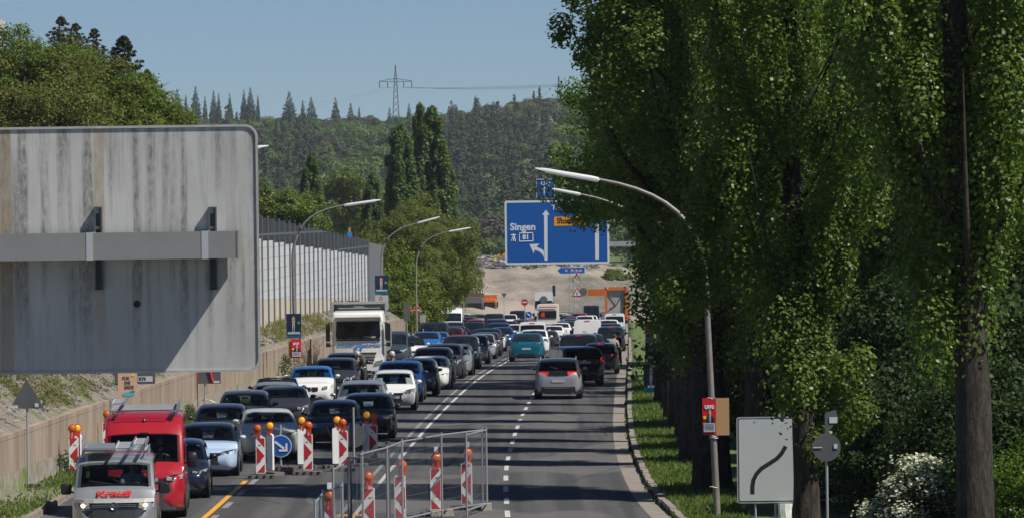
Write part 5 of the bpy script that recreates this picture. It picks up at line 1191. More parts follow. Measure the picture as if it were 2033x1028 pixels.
def poster(x, y, Z, w_, h_, label, kind, rz=0, dy=-.12, text=None, nm='election_poster'):
    c_ = at(x, y, Z); c_.y += dy
    base_ = {'k': 'navy', 'g': 'grey', 'r': 'red', 'e': 'orange'}[kind]
    o = board(nm, c_, w_, h_, pst[base_], label, 'poster', .01, thick=.008, rz=rz)
    if kind == 'k':
        portrait(o, w_, h_, -.02 * w_, .02 * h_)
        mb = MB(); mb.box((0, -.004, -.40 * h_), (w_ * .98, .004, .17 * h_)); mb.build('blue_band', pst['blue'], o)
        text_obj('lettering', text or 'KLEEMANN', h_ * .125, sign_white, o, (0, -.022, -.30 * h_), bold=.006, sx=.86 * w_ / (.66 * h_))
        mb = MB()
        for a in range(5): mb.prism(ell(.33 * w_ + .05 * w_ * math.cos(a * 1.26), .12 * h_ + .05 * w_ * math.sin(a * 1.26), .055 * w_, .055 * w_, 8), -.012 - a * .0003, -.004)
        mb.build('green_flower', pst['green'], o)
    if kind == 'g':
        portrait(o, w_, h_, -.05 * w_, .02 * h_, glasses=True); mb = MB(); mb.box((0, -.004, -.43 * h_), (w_ * .98, .004, .13 * h_)); mb.build('band', pst['navy'], o)
        text_obj('lettering', 'WÄHLEN', h_ * .08, sign_white, o, (0, -.012, -.43 * h_), bold=.004)
    if kind == 'r':
        text_obj('lettering', text or 'UFFE', h_ * .13, sign_white, o, (0, -.012, .25 * h_), bold=.008, sx=.9)
        portrait(o, w_ * .8, h_ * .6, .05 * w_, -.02 * h_, glasses=False)
        mb = MB(); mb.box((0, -.02, -.30 * h_), (w_ * .84, .01, .24 * h_)); mb.build('white_text_block', pst['grey'], o)
        mb = MB()
        for k in range(5): mb.box((-.02 * w_, -.027, (-.22 - .035 * k) * h_), (w_ * (.7 - .08 * (k % 2)), .003, .010 * h_))
        mb.build('text_lines', pst['navy'], o)
        mb = MB(); mb.box((-.34 * w_, -.02, -.03 * h_), (.2 * w_, .012, .08 * h_)); mb.build('yellow_patch', pst['yellow'], o)
    if kind == 'e':
        dk = pst['navy']
        for k, s_ in enumerate(('FÜR', 'DIE', 'ERDE')): text_obj('lettering', s_, h_ * .17, dk, o, (-.08 * w_ + .05 * k, -.012, (.27 - .18 * k) * h_), bold=.0, sx=.95)
        mb = MB(); mb.prism(ell(.05 * w_, -.37 * h_, .34 * w_, .09 * h_), -.010, -.002); mb.build('blue_drawing', pst['cyan'], o)
        mb = MB(); mb.prism(ell(.25 * w_, -.27 * h_, .14 * w_, .05 * h_), -.014, -.010); mb.build('green_drawing', pst['green'], o); mb = MB(); mb.prism(ell(.28 * w_, .38 * h_, .1 * w_, .05 * h_), -.010, -.002); mb.build('yellow_drawing', pst['yellow'], o)
    return o
s1 = F / LB
poster(583.5, 646, LB, 29 / s1, 48 / s1, 'dark blue portrait poster on the leftmost curved lamp, above a red one', 'k')
poster(588.5, 691, LB, 20 / s1, 38 / s1, 'small red and white poster below the portrait on the leftmost curved lamp', 'r', text='JETZT', rz=R(12))
mb = MB(); mb.box((0, 0, 0), (.24, .02, .8)); q_ = mb.build('poster_board', pst['brown']); q_.location = at(577.5, 690, LB) + Vector((0, -.10, 0)); tag(q_, 'narrow brown back of a poster left of the small red poster', 'board')
s2 = F / 330
poster(757.5, 565, 330, 26 / s2, 37 / s2, 'dark blue portrait poster high on the middle curved lamp', 'k')
poster(758, 602, 330, 26 / s2, 33 / s2, 'pale portrait poster below the dark one on the middle curved lamp', 'g')
poster(763, 630, 330, 11 / s2, 22 / s2, 'narrow red poster lowest on the middle curved lamp', 'r', text='SPD', rz=R(40))
sR = F / 124
rp = poster(1408, 825.5, 124, 27 / sR, 73 / sR, 'red poster reading UFFE tied to the left of the right lamp pole', 'r', rz=0, dy=-.10)
mb = MB(); mb.box((0, 0, 0), (31 / sR, .012, 74 / sR)); q_ = mb.build('poster_board', pst['brown']); q_.location = at(1432, 826, 124) + Vector((0, -.09, 0)); tag(q_, 'plain brown back of a poster tied to the right of the right lamp pole', 'board')
mb = MB()
for yy in (790, 865, 868, 966): c_ = at(1418 if yy > 800 else 1412, yy, 124); mb.tube([(c_.x + .105 * math.cos(a), 124 + .105 * math.sin(a), c_.z + .02 * math.sin(a * 2)) for a in np.linspace(0, 2 * math.pi, 13)], .008, 4)
tag(mb.build('cable_ties', white_paint), 'white cable ties round the right lamp pole holding the posters', 'cable tie')
# right verge posters, on thin stakes
def stake(x, y, Z, w_, h_, kind, label, text=None):
    o = poster(x, y, Z, w_, h_, label, kind, dy=0, text=text); c_ = o.location
    mb = MB(); mb.tube([(0, .03, -h_ / 2 - (c_.z - h_ / 2 - ground_z(c_.x, c_.y))), (0, .03, h_ / 2)], .03, 6); mb.build('stake', steel, o); return o
stake(1293, 750, 203, 30 / 51.7, 56 / 51.7, 'k', 'blue portrait poster on the grass verge beside the poplar trunks', text='KLEEM')
stake(1292, 698, 240, 22 / 43.7, 36 / 43.7, 'k', 'dark portrait poster behind the blue one on the verge', text='WAHL')
stake(1289, 660, 275, 16 / 38, 46 / 38, 'r', 'red and yellow poster farthest back on the verge', text='SPD')
# ---------------------------------------------------------------- temporary traffic signs
def foot(mb, x=0, y=0, n=1, z=0, m=0):
    mb.box((x, y, .055 + z), (.80, .38, .10), m)
    for k in range(4): mb.box((x - .30 + k * .2, y - .195, .08 + z), (.06, .03, .05), 1)
def sign_post(x, ybase, label, cat='sign', Z=None, h=2.2, name='road_sign', feet=1, r=.03, zoff=0):
    if Z is None: Z = dist_of(x, ybase, 0)
    c_ = at(x, ybase, Z); c_.z = ground_z(c_.x, Z) + zoff if (c_.x - TILT * Z < lkerb_u(Z) or c_.x - TILT * Z > kerb_u(Z)) else road_z(Z)
    o = empty(name, c_, 0, label, cat); mb = MB(); mb.tube([(0, 0, 0), (0, 0, h)], r, 8); mb.build('post', steel, o)
    if feet:
        mb = MB(); 
        for k in range(feet): foot(mb, 0, 0, z=.11 * k)
        mb.build('foot', [rubber_foot, black], o)
    return o, c_, Z
def disc(o, z, r, m, border=None, nm='sign_disc', y=-.05):
    mb = MB(); mb.cyl((0, y, z), r, .02, 'Y', 32); d = mb.build(nm, border or m, o)
    if border: mb = MB(); mb.cyl((0, y - .012, z), r * .93, .006, 'Y', 32); mb.build('sign_face', m, o)
    return d
def tri(o, z, a, m, nm='sign_triangle', y=-.05, inv=False, back=None):
    h = a * .866; q_ = [(-a / 2, z), (a / 2, z), (0, z + h)] if not inv else [(-a / 2, z + h), (a / 2, z + h), (0, z)]
    mb = MB(); mb.prism(q_, y - .01, y + .01); return mb.build(nm, m, o)
sticker = mat('white_sticker', (.55, .57, .58), .5)
o, c_, Z = sign_post(56, 978, 'dark triangular warning sign seen from behind, on a pole at the left wall', h=2.95)
tri(o, 2.12, .92, sign_back); mb = MB(); mb.box((-.34, -.075, 2.17), (.2, .012, .08)); mb.box((.26, -.075, 2.21), (.10, .012, .10)); mb.build('sticker', sticker, o)
o, c_, Z = sign_post(407, 806, 'dark rectangular board with two red bars on a pole by the wall', h=2.5, Z=196)
mb = MB(); mb.box((0, -.05, 1.70), (1.20, .02, 1.25)); mb.build('board', sign_back, o)
for a, b_ in (((-.10, 2.1), (-.36, 1.14)), ((.06, 2.1), (.30, 1.14))): mb = MB(); mb.tube([(a[0], -.075, a[1]), (b_[0], -.075, b_[1])], .05, 4); mb.build('red_bar', red_sheet, o)
mb = MB(); mb.box((.44, -.07, 1.14), (.22, .012, .08)); mb.box((-.46, -.07, 1.14), (.18, .012, .06)); mb.build('sticker', sticker, o)
mb = MB(); mb.tube([(-.45 * math.cos(a), .03, .2 + .28 * math.sin(a)) for a in np.linspace(0, math.pi, 10)], .02, 5); mb.build('foot_hoop', steel, o)
# posters on the lamp pole above the wall
Zq = 164.6
poster(254, 763, Zq, .60, .78, 'pale poster reading FÜR DIE ERDE on the thick pole above the red van', 'e', dy=-.15)
c2 = at(290, 742, Zq); b1 = board('back_board', c2, .55, .62, sign_back, 'dark sign back with a white strip reading RTS, right of the pale poster', 'sign', .02)
mb = MB(); mb.box((-.03, -.004, -.15), (.46, .006, .17)); mb.build('white_strip', sticker, b1); text_obj('lettering', 'RTS', .13, pst['tie'], b1, (-.12, -.010, -.15), bold=.006)
mb = MB(); mb.box((-.5, .05, 0), (1.1, .03, .04)); mb.build('bracket', steel, b1)
mb = MB(); mb.box((0, 0, 0), (.13, .02, .52)); q_ = mb.build('board_edge', sign_back); q_.location = at(232, 746, Zq); q_.name = 'small_board'; tag(q_, 'narrow dark board left of the pale poster above the red van', 'board')
# arrow sign between the beacons
o, c_, Z = sign_post(558, 941, 'round blue keep right sign with white arrow between red and white beacons', h=1.42, feet=2, name='keep_right_sign')
s_ = F / Z; zc = at(557, 884.5, Z).z - c_.z
disc(o, zc, 22 / s_, sign_blue, sign_white)
mb = MB()
def bar(ax_, az_, bx_, bz_, w_):
    d = Vector((bx_ - ax_, 0, bz_ - az_)).normalized(); n_ = Vector((-d.z, 0, d.x)) * w_ / 2; mb.prism([(ax_ + n_.x, zc + az_ + n_.z), (bx_ + n_.x, zc + bz_ + n_.z), (bx_ - n_.x, zc + bz_ - n_.z), (ax_ - n_.x, zc + az_ - n_.z)], -.080 - mb_k[0] * .001, -.066); mb_k[0] += 1
mb_k = [0]; bar(-.17, .13, .10, -.075, .065); bar(.165, -.145, .165, .075, .06); bar(.19, -.125, -.05, -.125, .06)
mb.build('arrow', sign_white, o)
o, c_, Z = sign_post(703, 925, 'round sign seen dark from behind on a thin post between two beacons', h=1.75, Z=F / 68.0)
disc(o, at(703, 864, Z).z - c_.z, 24 * Z / F, sign_back, y=.05)
# left-turn and far signs
def small_sign(x, yb, Z, label, build_, h=2.2, name='road_sign'):
    c_ = at(x, yb, Z); c_.z = min(c_.z, ground_z(c_.x, Z)) if False else ground_z(c_.x, Z); o = empty(name, c_, 0, label, 'sign'); mb = MB(); mb.tube([(0, 0, 0), (0, 0, h)], .035, 6); mb.build('post', steel, o); build_(o); return o
Zn = 430
def noentry(o, z=2.6, r=.33):
    disc(o, z, r, red_sheet, sign_white); mb = MB(); mb.box((0, -.072, z), (r * 1.35, .012, r * .32)); mb.build('white_bar', sign_white, o)
c_ = at(1042, 598, Zn); small_sign(1042, 640, Zn, 'round red no entry sign standing between the opposing queues', lambda o: noentry(o, c_.z - road_z(Zn), .30), h=c_.z - road_z(Zn) + .3, name='no_entry_sign')
c_ = at(1050, 623, 425); small_sign(1050, 645, 425, 'small round blue arrow sign below the no entry sign', lambda o: (disc(o, c_.z - road_z(425), .28, sign_blue, sign_white), (lambda mb: (mb.tube([(-.12, -.075, c_.z - road_z(425) + .1), (.1, -.075, c_.z - road_z(425) - .1)], .03, 4), mb.build('arrow', sign_white, o)))(MB())), h=1.6, name='keep_right_sign')
c3 = at(829, 615, 365); small_sign(829, 660, 365, 'round red no entry sign on the left beside the orange detour sign', lambda o: noentry(o, c3.z - ground_z(c3.x, 365), .27), h=2.4, name='no_entry_sign')
c4 = at(819, 609, 368)
def detour(o):
    z = c4.z - ground_z(c4.x, 368); mb = MB(); mb.box((0, -.05, z), (.84, .02, .62)); mb.build('sign_face', org, o); text_obj('lettering', 'Umleitung', .15, black, o, (0, -.066, z + .12), bold=.004); mb = MB(); mb.tube([(-.2, -.065, z - .1), (.2, -.065, z - .1)], .02, 4); mb.build('arrow', black, o)
small_sign(819, 660, 368, 'orange detour sign behind the lamp at the end of the wall', detour, h=2.6)
c5 = at(808, 618, 350); small_sign(808, 640, 350, 'tall narrow dark sign back left of the orange detour sign', lambda o: (lambda mb: (mb.box((0, -.04, c5.z - ground_z(c5.x, 350)), (.42, .02, 1.25)), mb.build('board', sign_back, o)))(MB()), h=2.2)
c6 = at(840, 632, 352); small_sign(840, 640, 352, 'light grey sign back low right of the third curved lamp', lambda o: (lambda mb: (mb.box((0, -.04, max(.4, c6.z - ground_z(c6.x, 352))), (.4, .02, .5)), mb.build('board', steel, o)))(MB()), h=1.6)
c7 = at(672, 606, 262)
def vsign(o):
    z = c7.z - ground_z(c7.x, 262); mb = MB(); mb.tube([(-.13, -.05, z + .25), (-.02, -.05, z - .3)], .06, 4); mb.tube([(.20, -.05, z + .25), (.04, -.05, z - .3)], .06, 4); mb.build('red_bars', red_sheet, o); mb = MB(); mb.box((.02, 0, z - .1), (.5, .02, .6)); mb.build('board', sign_back, o)
small_sign(672, 640, 262, 'red V shaped bars of a sign above the tipper truck roof', vsign, h=2.0)
c8 = at(701, 602, 265); small_sign(701, 640, 265, 'dark grey board right of the red V above the tipper truck', lambda o: (lambda mb: (mb.box((0, -.04, c8.z - ground_z(c8.x, 265)), (.60, .02, .30)), mb.build('board', sign_back, o)))(MB()), h=c8.z - ground_z(c8.x, 265) + .1)
c9 = at(1001, 588, 640); small_sign(1001, 610, 640, 'dark give way sign seen from behind in front of the sandy slope', lambda o: tri(o, c9.z - road_z(640) - .5, .7, sign_back, inv=True), h=c9.z - road_z(640))
ca = at(1146, 579, 560); 
def warn(o):
    z = ca.z - road_z(560); tri(o, z - .45, 1.15, red_sheet); tri(o, z - .33, .80, sign_white, y=-.075); mb = MB(); mb.box((0, -.09, z - .1), (.1, .01, .35)); mb.build('symbol', black, o)
small_sign(1146, 600, 560, 'red and white triangular warning sign in front of the mound', warn, h=ca.z - road_z(560) + .6)
cb = at(1158, 578, 565); small_sign(1158, 600, 565, 'small dark round sign back right of the warning triangle', lambda o: disc(o, cb.z - road_z(565), .42, sign_back), h=cb.z - road_z(565) + .3)
cd = at(1098, 576, 640); small_sign(1100, 600, 640, 'dark narrow board on a post right of the tall white van', lambda o: (lambda mb: (mb.box((0, -.04, cd.z - road_z(640)), (.35, .02, 1.3)), mb.build('board', pst['navy'], o)))(MB()), h=cd.z - road_z(640) + .9)
# blue arrow-shaped direction sign and its lattice mast
Zd = 700; sd_ = F / Zd; cc = at(1134, 536.5, Zd); o = empty('arrow_sign', cc, 0, 'small blue arrow shaped direction sign pointing left in front of the mound', 'direction sign')
wd, hd_ = 58 / sd_, 13 / sd_
mb = MB(); mb.prism([(-wd / 2, 0), (-wd / 2 + .5, -hd_ / 2), (wd / 2, -hd_ / 2), (wd / 2, hd_ / 2), (-wd / 2 + .5, hd_ / 2)], 0, .06); mb.build('panel', sign_white, o)
mb = MB(); k_ = .06; mb.prism([(-wd / 2 + .1, 0), (-wd / 2 + .53, -hd_ / 2 + k_), (wd / 2 - .15, -hd_ / 2 + k_), (wd / 2 - .15, hd_ / 2 - k_), (-wd / 2 + .53, hd_ / 2 - k_)], -.01, 0); mb.build('sign_face', sign_blue, o)
text_obj('lettering', '81', .34, sign_white, o, (-.62, -.02, 0), bold=.01); text_obj('lettering', 'Singen', .34, sign_white, o, (1.0, -.02, 0), bold=.01)
mb = MB(); mb.tube([(-.05, -.02, -.2), (.03, -.02, .2)], .04, 4); mb.tube([(.25, -.02, -.2), (.13, -.02, .2)], .04, 4); mb.build('motorway_symbol', sign_white, o)
mb = MB()
for xx in (-.2, 1.3): mb.tube([(xx, .1, road_z(Zd) - cc.z), (xx, .1, .4)], .06, 6)
mb.build('post', steel, o)
Zm = 600; cm = at(1146, 600, Zm); tz = at(1146, 534, Zm).z; bz_ = road_z(Zm)
o = empty('lattice_mast', (cm.x, Zm, bz_), 0, 'slender lattice mast with red tips standing before the mound', 'mast'); hh = at(1146, 545, Zm).z - bz_
mb = MB()
for sx in (-.32, .32):
    for sy in (-.2, .2): mb.tube([(sx, sy, 0), (sx, sy, hh)], .035, 4)
for k in range(12):
    z = hh * k / 12; z2 = hh * (k + 1) / 12; d = 1 if k % 2 else -1; mb.tube([(-.32 * d, -.2, z), (.32 * d, -.2, z2)], .02, 4)
mb.build('frame', steel, o)
mb = MB(); mb.tube([(-.32, 0, hh - .4), (.35, 0, hh + .7)], .045, 4); mb.tube([(.32, 0, hh - .4), (-.4, 0, hh + .7)], .045, 4); mb.tube([(-.5, 0, hh - .7), (0, 0, hh)], .04, 4); mb.tube([(.5, 0, hh - .7), (0, 0, hh)], .04, 4); mb.build('red_tip', PAINT['red'], o)
# construction site bits above the mound
for x, y, col, lab in ((990, 508, 'orange', 'orange machine top left of the big blue sign, above the rubble'), (1000, 506, 'orange', 'second orange cab roof above the rubble nearest the big blue sign'), (983, 516, 'yellow', 'small yellow machine part in front of the rubble heap')):
    c_ = at(x, y, 1052 if col == 'orange' else 1030); mb = MB(); mb.box((0, 0, 0), (.50, .9, .40)); mb.box((.1, 0, .26), (.28, .6, .22), taper=.8); mb.box((-.1, 0, -.35), (.2, .3, .5)); mb.box((.12, 0, -.35), (.12, .3, .5)); q_ = mb.build('site_machine', org if col == 'orange' else pst['yellow']); q_.location = c_; tag(q_, lab, 'machine')
# ---------------------------------------------------------------- beacons and warning lamps
amber = mat('amber_lens', (.85, .42, .01), .25, coat=.5, emit=((1, .5, .02), .15)); amber_dark = mat('amber_lens_dark', (.60, .14, .01), .3, coat=.5); redplastic = mat('lamp_red_plastic', (.55, .03, .01), .35, coat=.3, noise=(9, .3, (.4, .02, .01)))
BG = 'red and white beacons round the lane closure'
def plate_face(o, mir, rz=0, white=False, diag=False, dx=0, dy=0, z0=.14, nm='board'):
    hb = empty_part = None
    M = Matrix.Translation((dx, dy, z0)) @ Matrix.Rotation(rz, 4, 'Z')
    mb = MB(); mb.prism(rrect(.27, 1.02, .03, 3, -.135, 0), -.03, .03); mb.prism([(-.10, 1.02), (.10, 1.02), (.03, 1.07), (-.03, 1.07)], -.03, .03)
    mb.v = [tuple(M @ Vector(q_)) for q_ in mb.v]; bd = mb.build(nm, white_paint, o)
    if not white:
        mb = MB(); s_ = -1 if mir else 1
        polys = [[(-.11, .99), (.11, .99), (.11, .74)], [(-.11, .76), (.11, .50), (-.11, .24)], [(-.11, .03), (.11, .03), (.11, .27)]] if not diag else [[(-.11, .99), (.11, .82), (.11, .62), (-.11, .82)], [(-.11, .62), (.11, .42), (.11, .22), (-.11, .42)], [(-.11, .22), (.11, .03), (-.11, .03)]]
        for pl in polys: mb.prism([(s_ * a, b_) for a, b_ in pl], -.036, -.03)
        mb.v = [tuple(M @ Vector(q_)) for q_ in mb.v]; mb.build('red_stripes', red_sheet, bd)
        mb = MB()
        for zz in (.80, .34): mb.box((-.03 * s_, -.038, zz), (.07, .003, .015))
        mb.v = [tuple(M @ Vector(q_)) for q_ in mb.v]; mb.build('small_print', black, bd)
    return bd
def lamp(o, x, y, z, rz, m):
    M = Matrix.Translation((x, y, z)) @ Matrix.Rotation(rz, 4, 'Z')
    mb = MB(); mb.box((-.045, 0, .05), (.055, .09, .17)); mb.box((.045, 0, .05), (.055, .09, .17)); mb.cyl((0, .0, .23), .116, .07, 'Y', 20); mb.v = [tuple(M @ Vector(q_)) for q_ in mb.v]; l = mb.build('warning_lamp', redplastic, o)
    mb = MB(); mb.ball((0, -.035, .23), (.096, .045, .096), 14, 8); mb.v = [tuple(M @ Vector(q_)) for q_ in mb.v]; mb.build('lens', m, l, smooth=60)
def beacon(x, y, label, mir=False, rz=0, lamps=((-.0, 0, 0, 0),), white=False, h0=.13, zb=None, diag=False, tilt=0, Z=None, box=False):
    if Z is None: Z = dist_of(x, y, h0)
    c_ = at(x, y, Z); c_.z = road_z(Z) + (zb or 0)
    o = empty('warning_beacon', c_, rz, label, 'beacon', BG); o.rotation_euler = (0, tilt, rz)
    plate_face(o, mir, white=white, diag=diag)
    mb = MB(); foot(mb); mb.build('foot', [rubber_foot, black], o)
    for lx, ly, lrz, dk in lamps: lamp(o, lx, ly, 1.18, lrz, amber_dark if dk else amber)
    if box: mb = MB(); mb.box((.02, .03, 1.62), (.10, .05, .13)); mb.tube([(.02, .05, 1.2), (.02, .05, 1.6)], .02, 5); mb.build('reflector_box', white_paint, o)
    return o
beacon(147, 939, 'beacon with two amber lamps by the left wall near the silver van', True, lamps=((-.04, 0, 0, 1), (.10, .06, .3, 0)), rz=.05)
beacon(157, 935, 'second beacon half hidden behind the one by the left wall', True, rz=-1.0, lamps=())
beacon(213, 905, 'beacon with an amber lamp partly hidden by the red van', True, lamps=((0, 0, 0, 1),))
beacon(518, 940, 'beacon left of the round blue arrow sign, red triangle pointing right', False, lamps=((-.08, 0, -.1, 1),), rz=.04)
beacon(537, 934, 'turned white-edged beacon directly left of the round blue arrow sign', True, rz=2.3, white=True, lamps=((-.0, 0, -2.3, 0),))
beacon(612, 933, 'beacon first right of the round blue arrow sign, red triangle pointing right', False, lamps=((.02, 0, .2, 1),), rz=0)
beacon(600, 921, 'plain white beacon back behind the first right of the arrow sign', white=True, rz=.25, lamps=((0, 0, -.2, 0),))
beacon(682, 926, 'beacon between the arrow sign and the wire fence, red triangle pointing right', False, lamps=((-.01, 0, .1, 1),), rz=0)
beacon(669, 920, 'greyish plain beacon back behind the beacon nearest the fence', white=True, rz=.3, lamps=((0.02, 0, -.3, 0),))
beacon(741, 912, 'shaded beacon farthest right of the row by the black car', False, lamps=((.05, 0, .4, 1),), rz=0)
beacon(729, 908, 'plain white beacon back at the right end of the row', white=True, rz=.15, lamps=((0, 0, -.2, 0),))
beacon(733, 1058, 'nearest beacon behind the wire fence, cut by the lower picture edge', True, rz=.0, lamps=((0, 0, .4, 1),))
beacon(795, 1030, 'second beacon from the left inside the wire fence', True, rz=0, lamps=((.06, 0, .6, 1),), box=True)
beacon(866, 1013, 'third beacon from the left inside the fence, with white box above its lamp', True, lamps=((-.0, 0, 0, 1), (.07, .03, .8, 1)), box=True)
beacon(927, 1001, 'rightmost beacon inside the fence, near the fence corner', True, rz=-.1, lamps=((.04, 0, .5, 1),), box=True)
beacon(654, 1104, 'lowest beacon at the bottom edge left of the fence', False, lamps=((0, 0, 0, 1),), box=True)
beacon(552, 774, 'small beacon by the wall next to the open convertible', False, lamps=(), diag=True, Z=205)
beacon(606, 762, 'farther small beacon by the wall under the red poster', False, lamps=(), diag=True, Z=214)
# ---------------------------------------------------------------- wire fence
fence_m = mat('fence_tube', (.33, .35, .37), .5, .4); wire_m = mat('fence_wire', (.22, .23, .25), .5, .4)
def fence_panel(a, b_, label, h=2.0, lean=0.0, zb=.0):
    A, B = Vector(a), Vector(b_); o = empty('mesh_fence', (A.x, A.y, A.z), math.atan2(B.y - A.y, B.x - A.x), label, 'fence', 'wire fence panels round the closed lane'); L = (Vector((B.x, B.y)) - Vector((A.x, A.y))).length; dz = B.z - A.z
    mb = MB(); mb.tube([(0, 0, -.0), (0, 0, h + .04)], .026, 8); mb.tube([(L, 0, dz), (L, 0, dz + h + .04)], .026, 8); mb.tube([(0, 0, h - .03), (L, 0, dz + h - .03)], .022, 8); mb.tube([(0, 0, .15), (L, 0, dz + .15)], .022, 8); mb.build('frame', fence_m, o)
    mb = MB(); n = max(6, int(L / .10))
    for k in range(1, n): x = L * k / n; z = dz * k / n; mb.tube([(x, .0, z + .15), (x, .0, z + h - .03)], .0022, 3, cap=False)
    for k in range(1, 7): z = .15 + (h - .18) * k / 7; mb.tube([(0, .0, z), (L, 0, dz + z)], .0035, 3, cap=False)
    mb.build('wire_mesh', wire_m, o); return o
def fpt(x, ytop, h=2.0):
    Z = (CAMH - h) * F / (derot(x, ytop)[1] - HOR); p = at(x, ytop, Z); return Vector((p.x, Z, 0.02))
pts = [(957, 852), (876, 862), (798, 875), (768, 887), (719, 899), (692, 915), (661, 931)]
W_ = [fpt(*q_) for q_ in pts]
for k in range(len(W_) - 1): fence_panel(W_[k], W_[k + 1], ['far right wire fence panel ending at the concrete foot', 'wire fence panel second from the right corner', 'wire fence panel in front of the row end beacon', 'short wire fence panel in the middle of the run', 'wire fence panel left of the dark middle post', 'leftmost wire fence panel of the long run'][k])
fence_panel(fpt(965, 852), fpt(925, 862), 'short wire fence panel coming towards the camera at the right corner')
fence_panel(fpt(679, 962), fpt(641, 977), 'low lying wire fence panel nearer the camera, bottom left of the fence')
fence_panel(fpt(641, 977), fpt(625, 997), 'nearest wire fence panel at the lower left, cut by the picture edge')
mb = MB(); mb.tube([(0, 0, 0), (0, 0, 2.1)], .05, 8); q_ = mb.build('dark_post', dark_steel); q_.location = fpt(768, 885) + Vector((.02, -.1, 0)); q_.name = 'fence_post'; tag(q_, 'thick dark post in the middle of the wire fence', 'post')
mb = MB(); mb.tube([(0, 0, 0), (0, 0, 2.05)], .05, 8); q_ = mb.build('fence_post', dark_steel); q_.location = fpt(692, 912) + Vector((.02, -.1, 0)); tag(q_, 'dark double post where the fence runs meet at the left', 'post')
block = mat('concrete_foot', (.40, .36, .30), .9, noise=(4, .6, (.28, .25, .21)), bump=(20, .4))
for x, y, lab, d_ in ((966, 1012, 'pale concrete foot at the right corner of the wire fence', (.26, .5, .16)), (876, 1024, 'weathered concrete block under the middle of the wire fence', (.62, .4, .16))):
    Z = dist_of(x, y, 0); c_ = at(x, y, Z); mb = MB(); mb.box((0, 0, 0), d_, taper=.92); q_ = mb.build('concrete_block', block); q_.location = (c_.x, Z, d_[2] / 2 + .005); tag(q_, lab, 'concrete foot')
# ---------------------------------------------------------------- signs among the trees, right
Zg = 118.0; sg_ = F / Zg; c_ = at(1530, 912, Zg); o = empty('lane_board', (c_.x, Zg, 0), 0, 'big pale grey board with a black curving line between the poplar trunks', 'sign')
wG, hG = 134 / sg_, 171 / sg_; zc = c_.z
mb = MB(); mb.prism([(a - wG / 2, b_ - hG / 2 + zc) for a, b_ in rrect(wG, hG, .06)], 0, .03); mb.build('rim', steel, o)
gf = mat('board_pale_grey', (.45, .48, .50), .5, noise=(1.5, .25, (.38, .41, .43)))
mb = MB(); mb.prism([(a - wG / 2 + .03, b_ - hG / 2 + zc + .03) for a, b_ in rrect(wG - .06, hG - .06, .04)], -.004, 0); mb.build('black_edge', black, o)
mb = MB(); mb.prism([(a - wG / 2 + .05, b_ - hG / 2 + zc + .05) for a, b_ in rrect(wG - .10, hG - .10, .03)], -.008, -.004); mb.build('sign_face', gf, o)
cur = [(1494, 980), (1494, 965), (1496, 952), (1502, 940), (1512, 929), (1528, 919), (1543, 909), (1552, 899), (1560, 885)]; w2 = .046
pl = [at(a, b_, Zg) for a, b_ in cur]; Lp, Rp = [], []
for i, q_ in enumerate(pl):
    d = (pl[min(i + 1, len(pl) - 1)] - pl[max(0, i - 1)]); d.normalize(); n_ = Vector((-d.z, 0, d.x)); Lp.append(q_ + n_ * w2); Rp.append(q_ - n_ * w2)
mb = MB(); n_ = len(pl); vs = [(q_.x - c_.x, -.012, q_.z) for q_ in Lp + Rp]; mb.add(vs, [(i, i + 1, n_ + i + 1, n_ + i) for i in range(n_ - 1)]); mb.build('curved_line', black, o)
mb = MB(); 
for xx in (-.35, .1): mb.tube([(xx, .06, 0), (xx, .06, zc + hG / 2 - .1)], .03, 6)
mb.box((.28, .0, zc + hG / 2 + .03), (.18, .03, .07)); mb.build('post', steel, o)
mb = MB(); foot(mb); mb.build('foot', [rubber_foot, black], o)
mb = MB(); rnd = random.Random(3)
secs = [[(.30 + .16 * math.cos(a) + rnd.uniform(-.02, .02), -.03 + .10 * math.sin(a), z) for a in np.linspace(0, 5.6, 8)] for z in np.linspace(.05, zc - hG / 2 - .02, 6)]
q_ = MB().loft(secs, closed=True).build('white_sack', white_paint); q_.location = (c_.x, Zg, 0); tag(q_, 'crumpled white sack hanging below the pale grey board', 'sack')
Zc2 = 106.5; sc2 = F / Zc2; c_ = at(1641, 887, Zc2); zg = ground_z(c_.x, Zc2); o = empty('road_sign', (c_.x, Zc2, zg), 0, 'round dark sign back on a thin pole among the bushes at right', 'sign')
mb = MB(); mb.tube([(0, 0, 0), (0, 0, at(1641, 822, Zc2).z - zg)], .028, 8); mb.build('post', steel, o); disc(o, c_.z - zg, 28 / sc2, sign_back)
z_ = at(1650, 838, Zc2).z - zg; mb = MB(); mb.prism([(-.02, z_ - .24), (.24, z_ + .05), (.20, z_ + .26), (-.02, z_ + .20)], -.05, -.03); mb.build('upper_plate', sign_back, o)
mb = MB(); mb.box((.14, -.06, z_ + .05), (.16, .01, .12)); mb.box((.18, -.075, c_.z - zg + .02), (.07, .01, .09)); mb.box((-.18, -.075, c_.z - zg), (.18, .01, .02)); mb.build('sticker', sticker, o)
mb = MB(); mb.ball((0, 0, z_ - .22), (.045, .045, .03), 8, 5); mb.build('red_clamp', red_sheet, o)
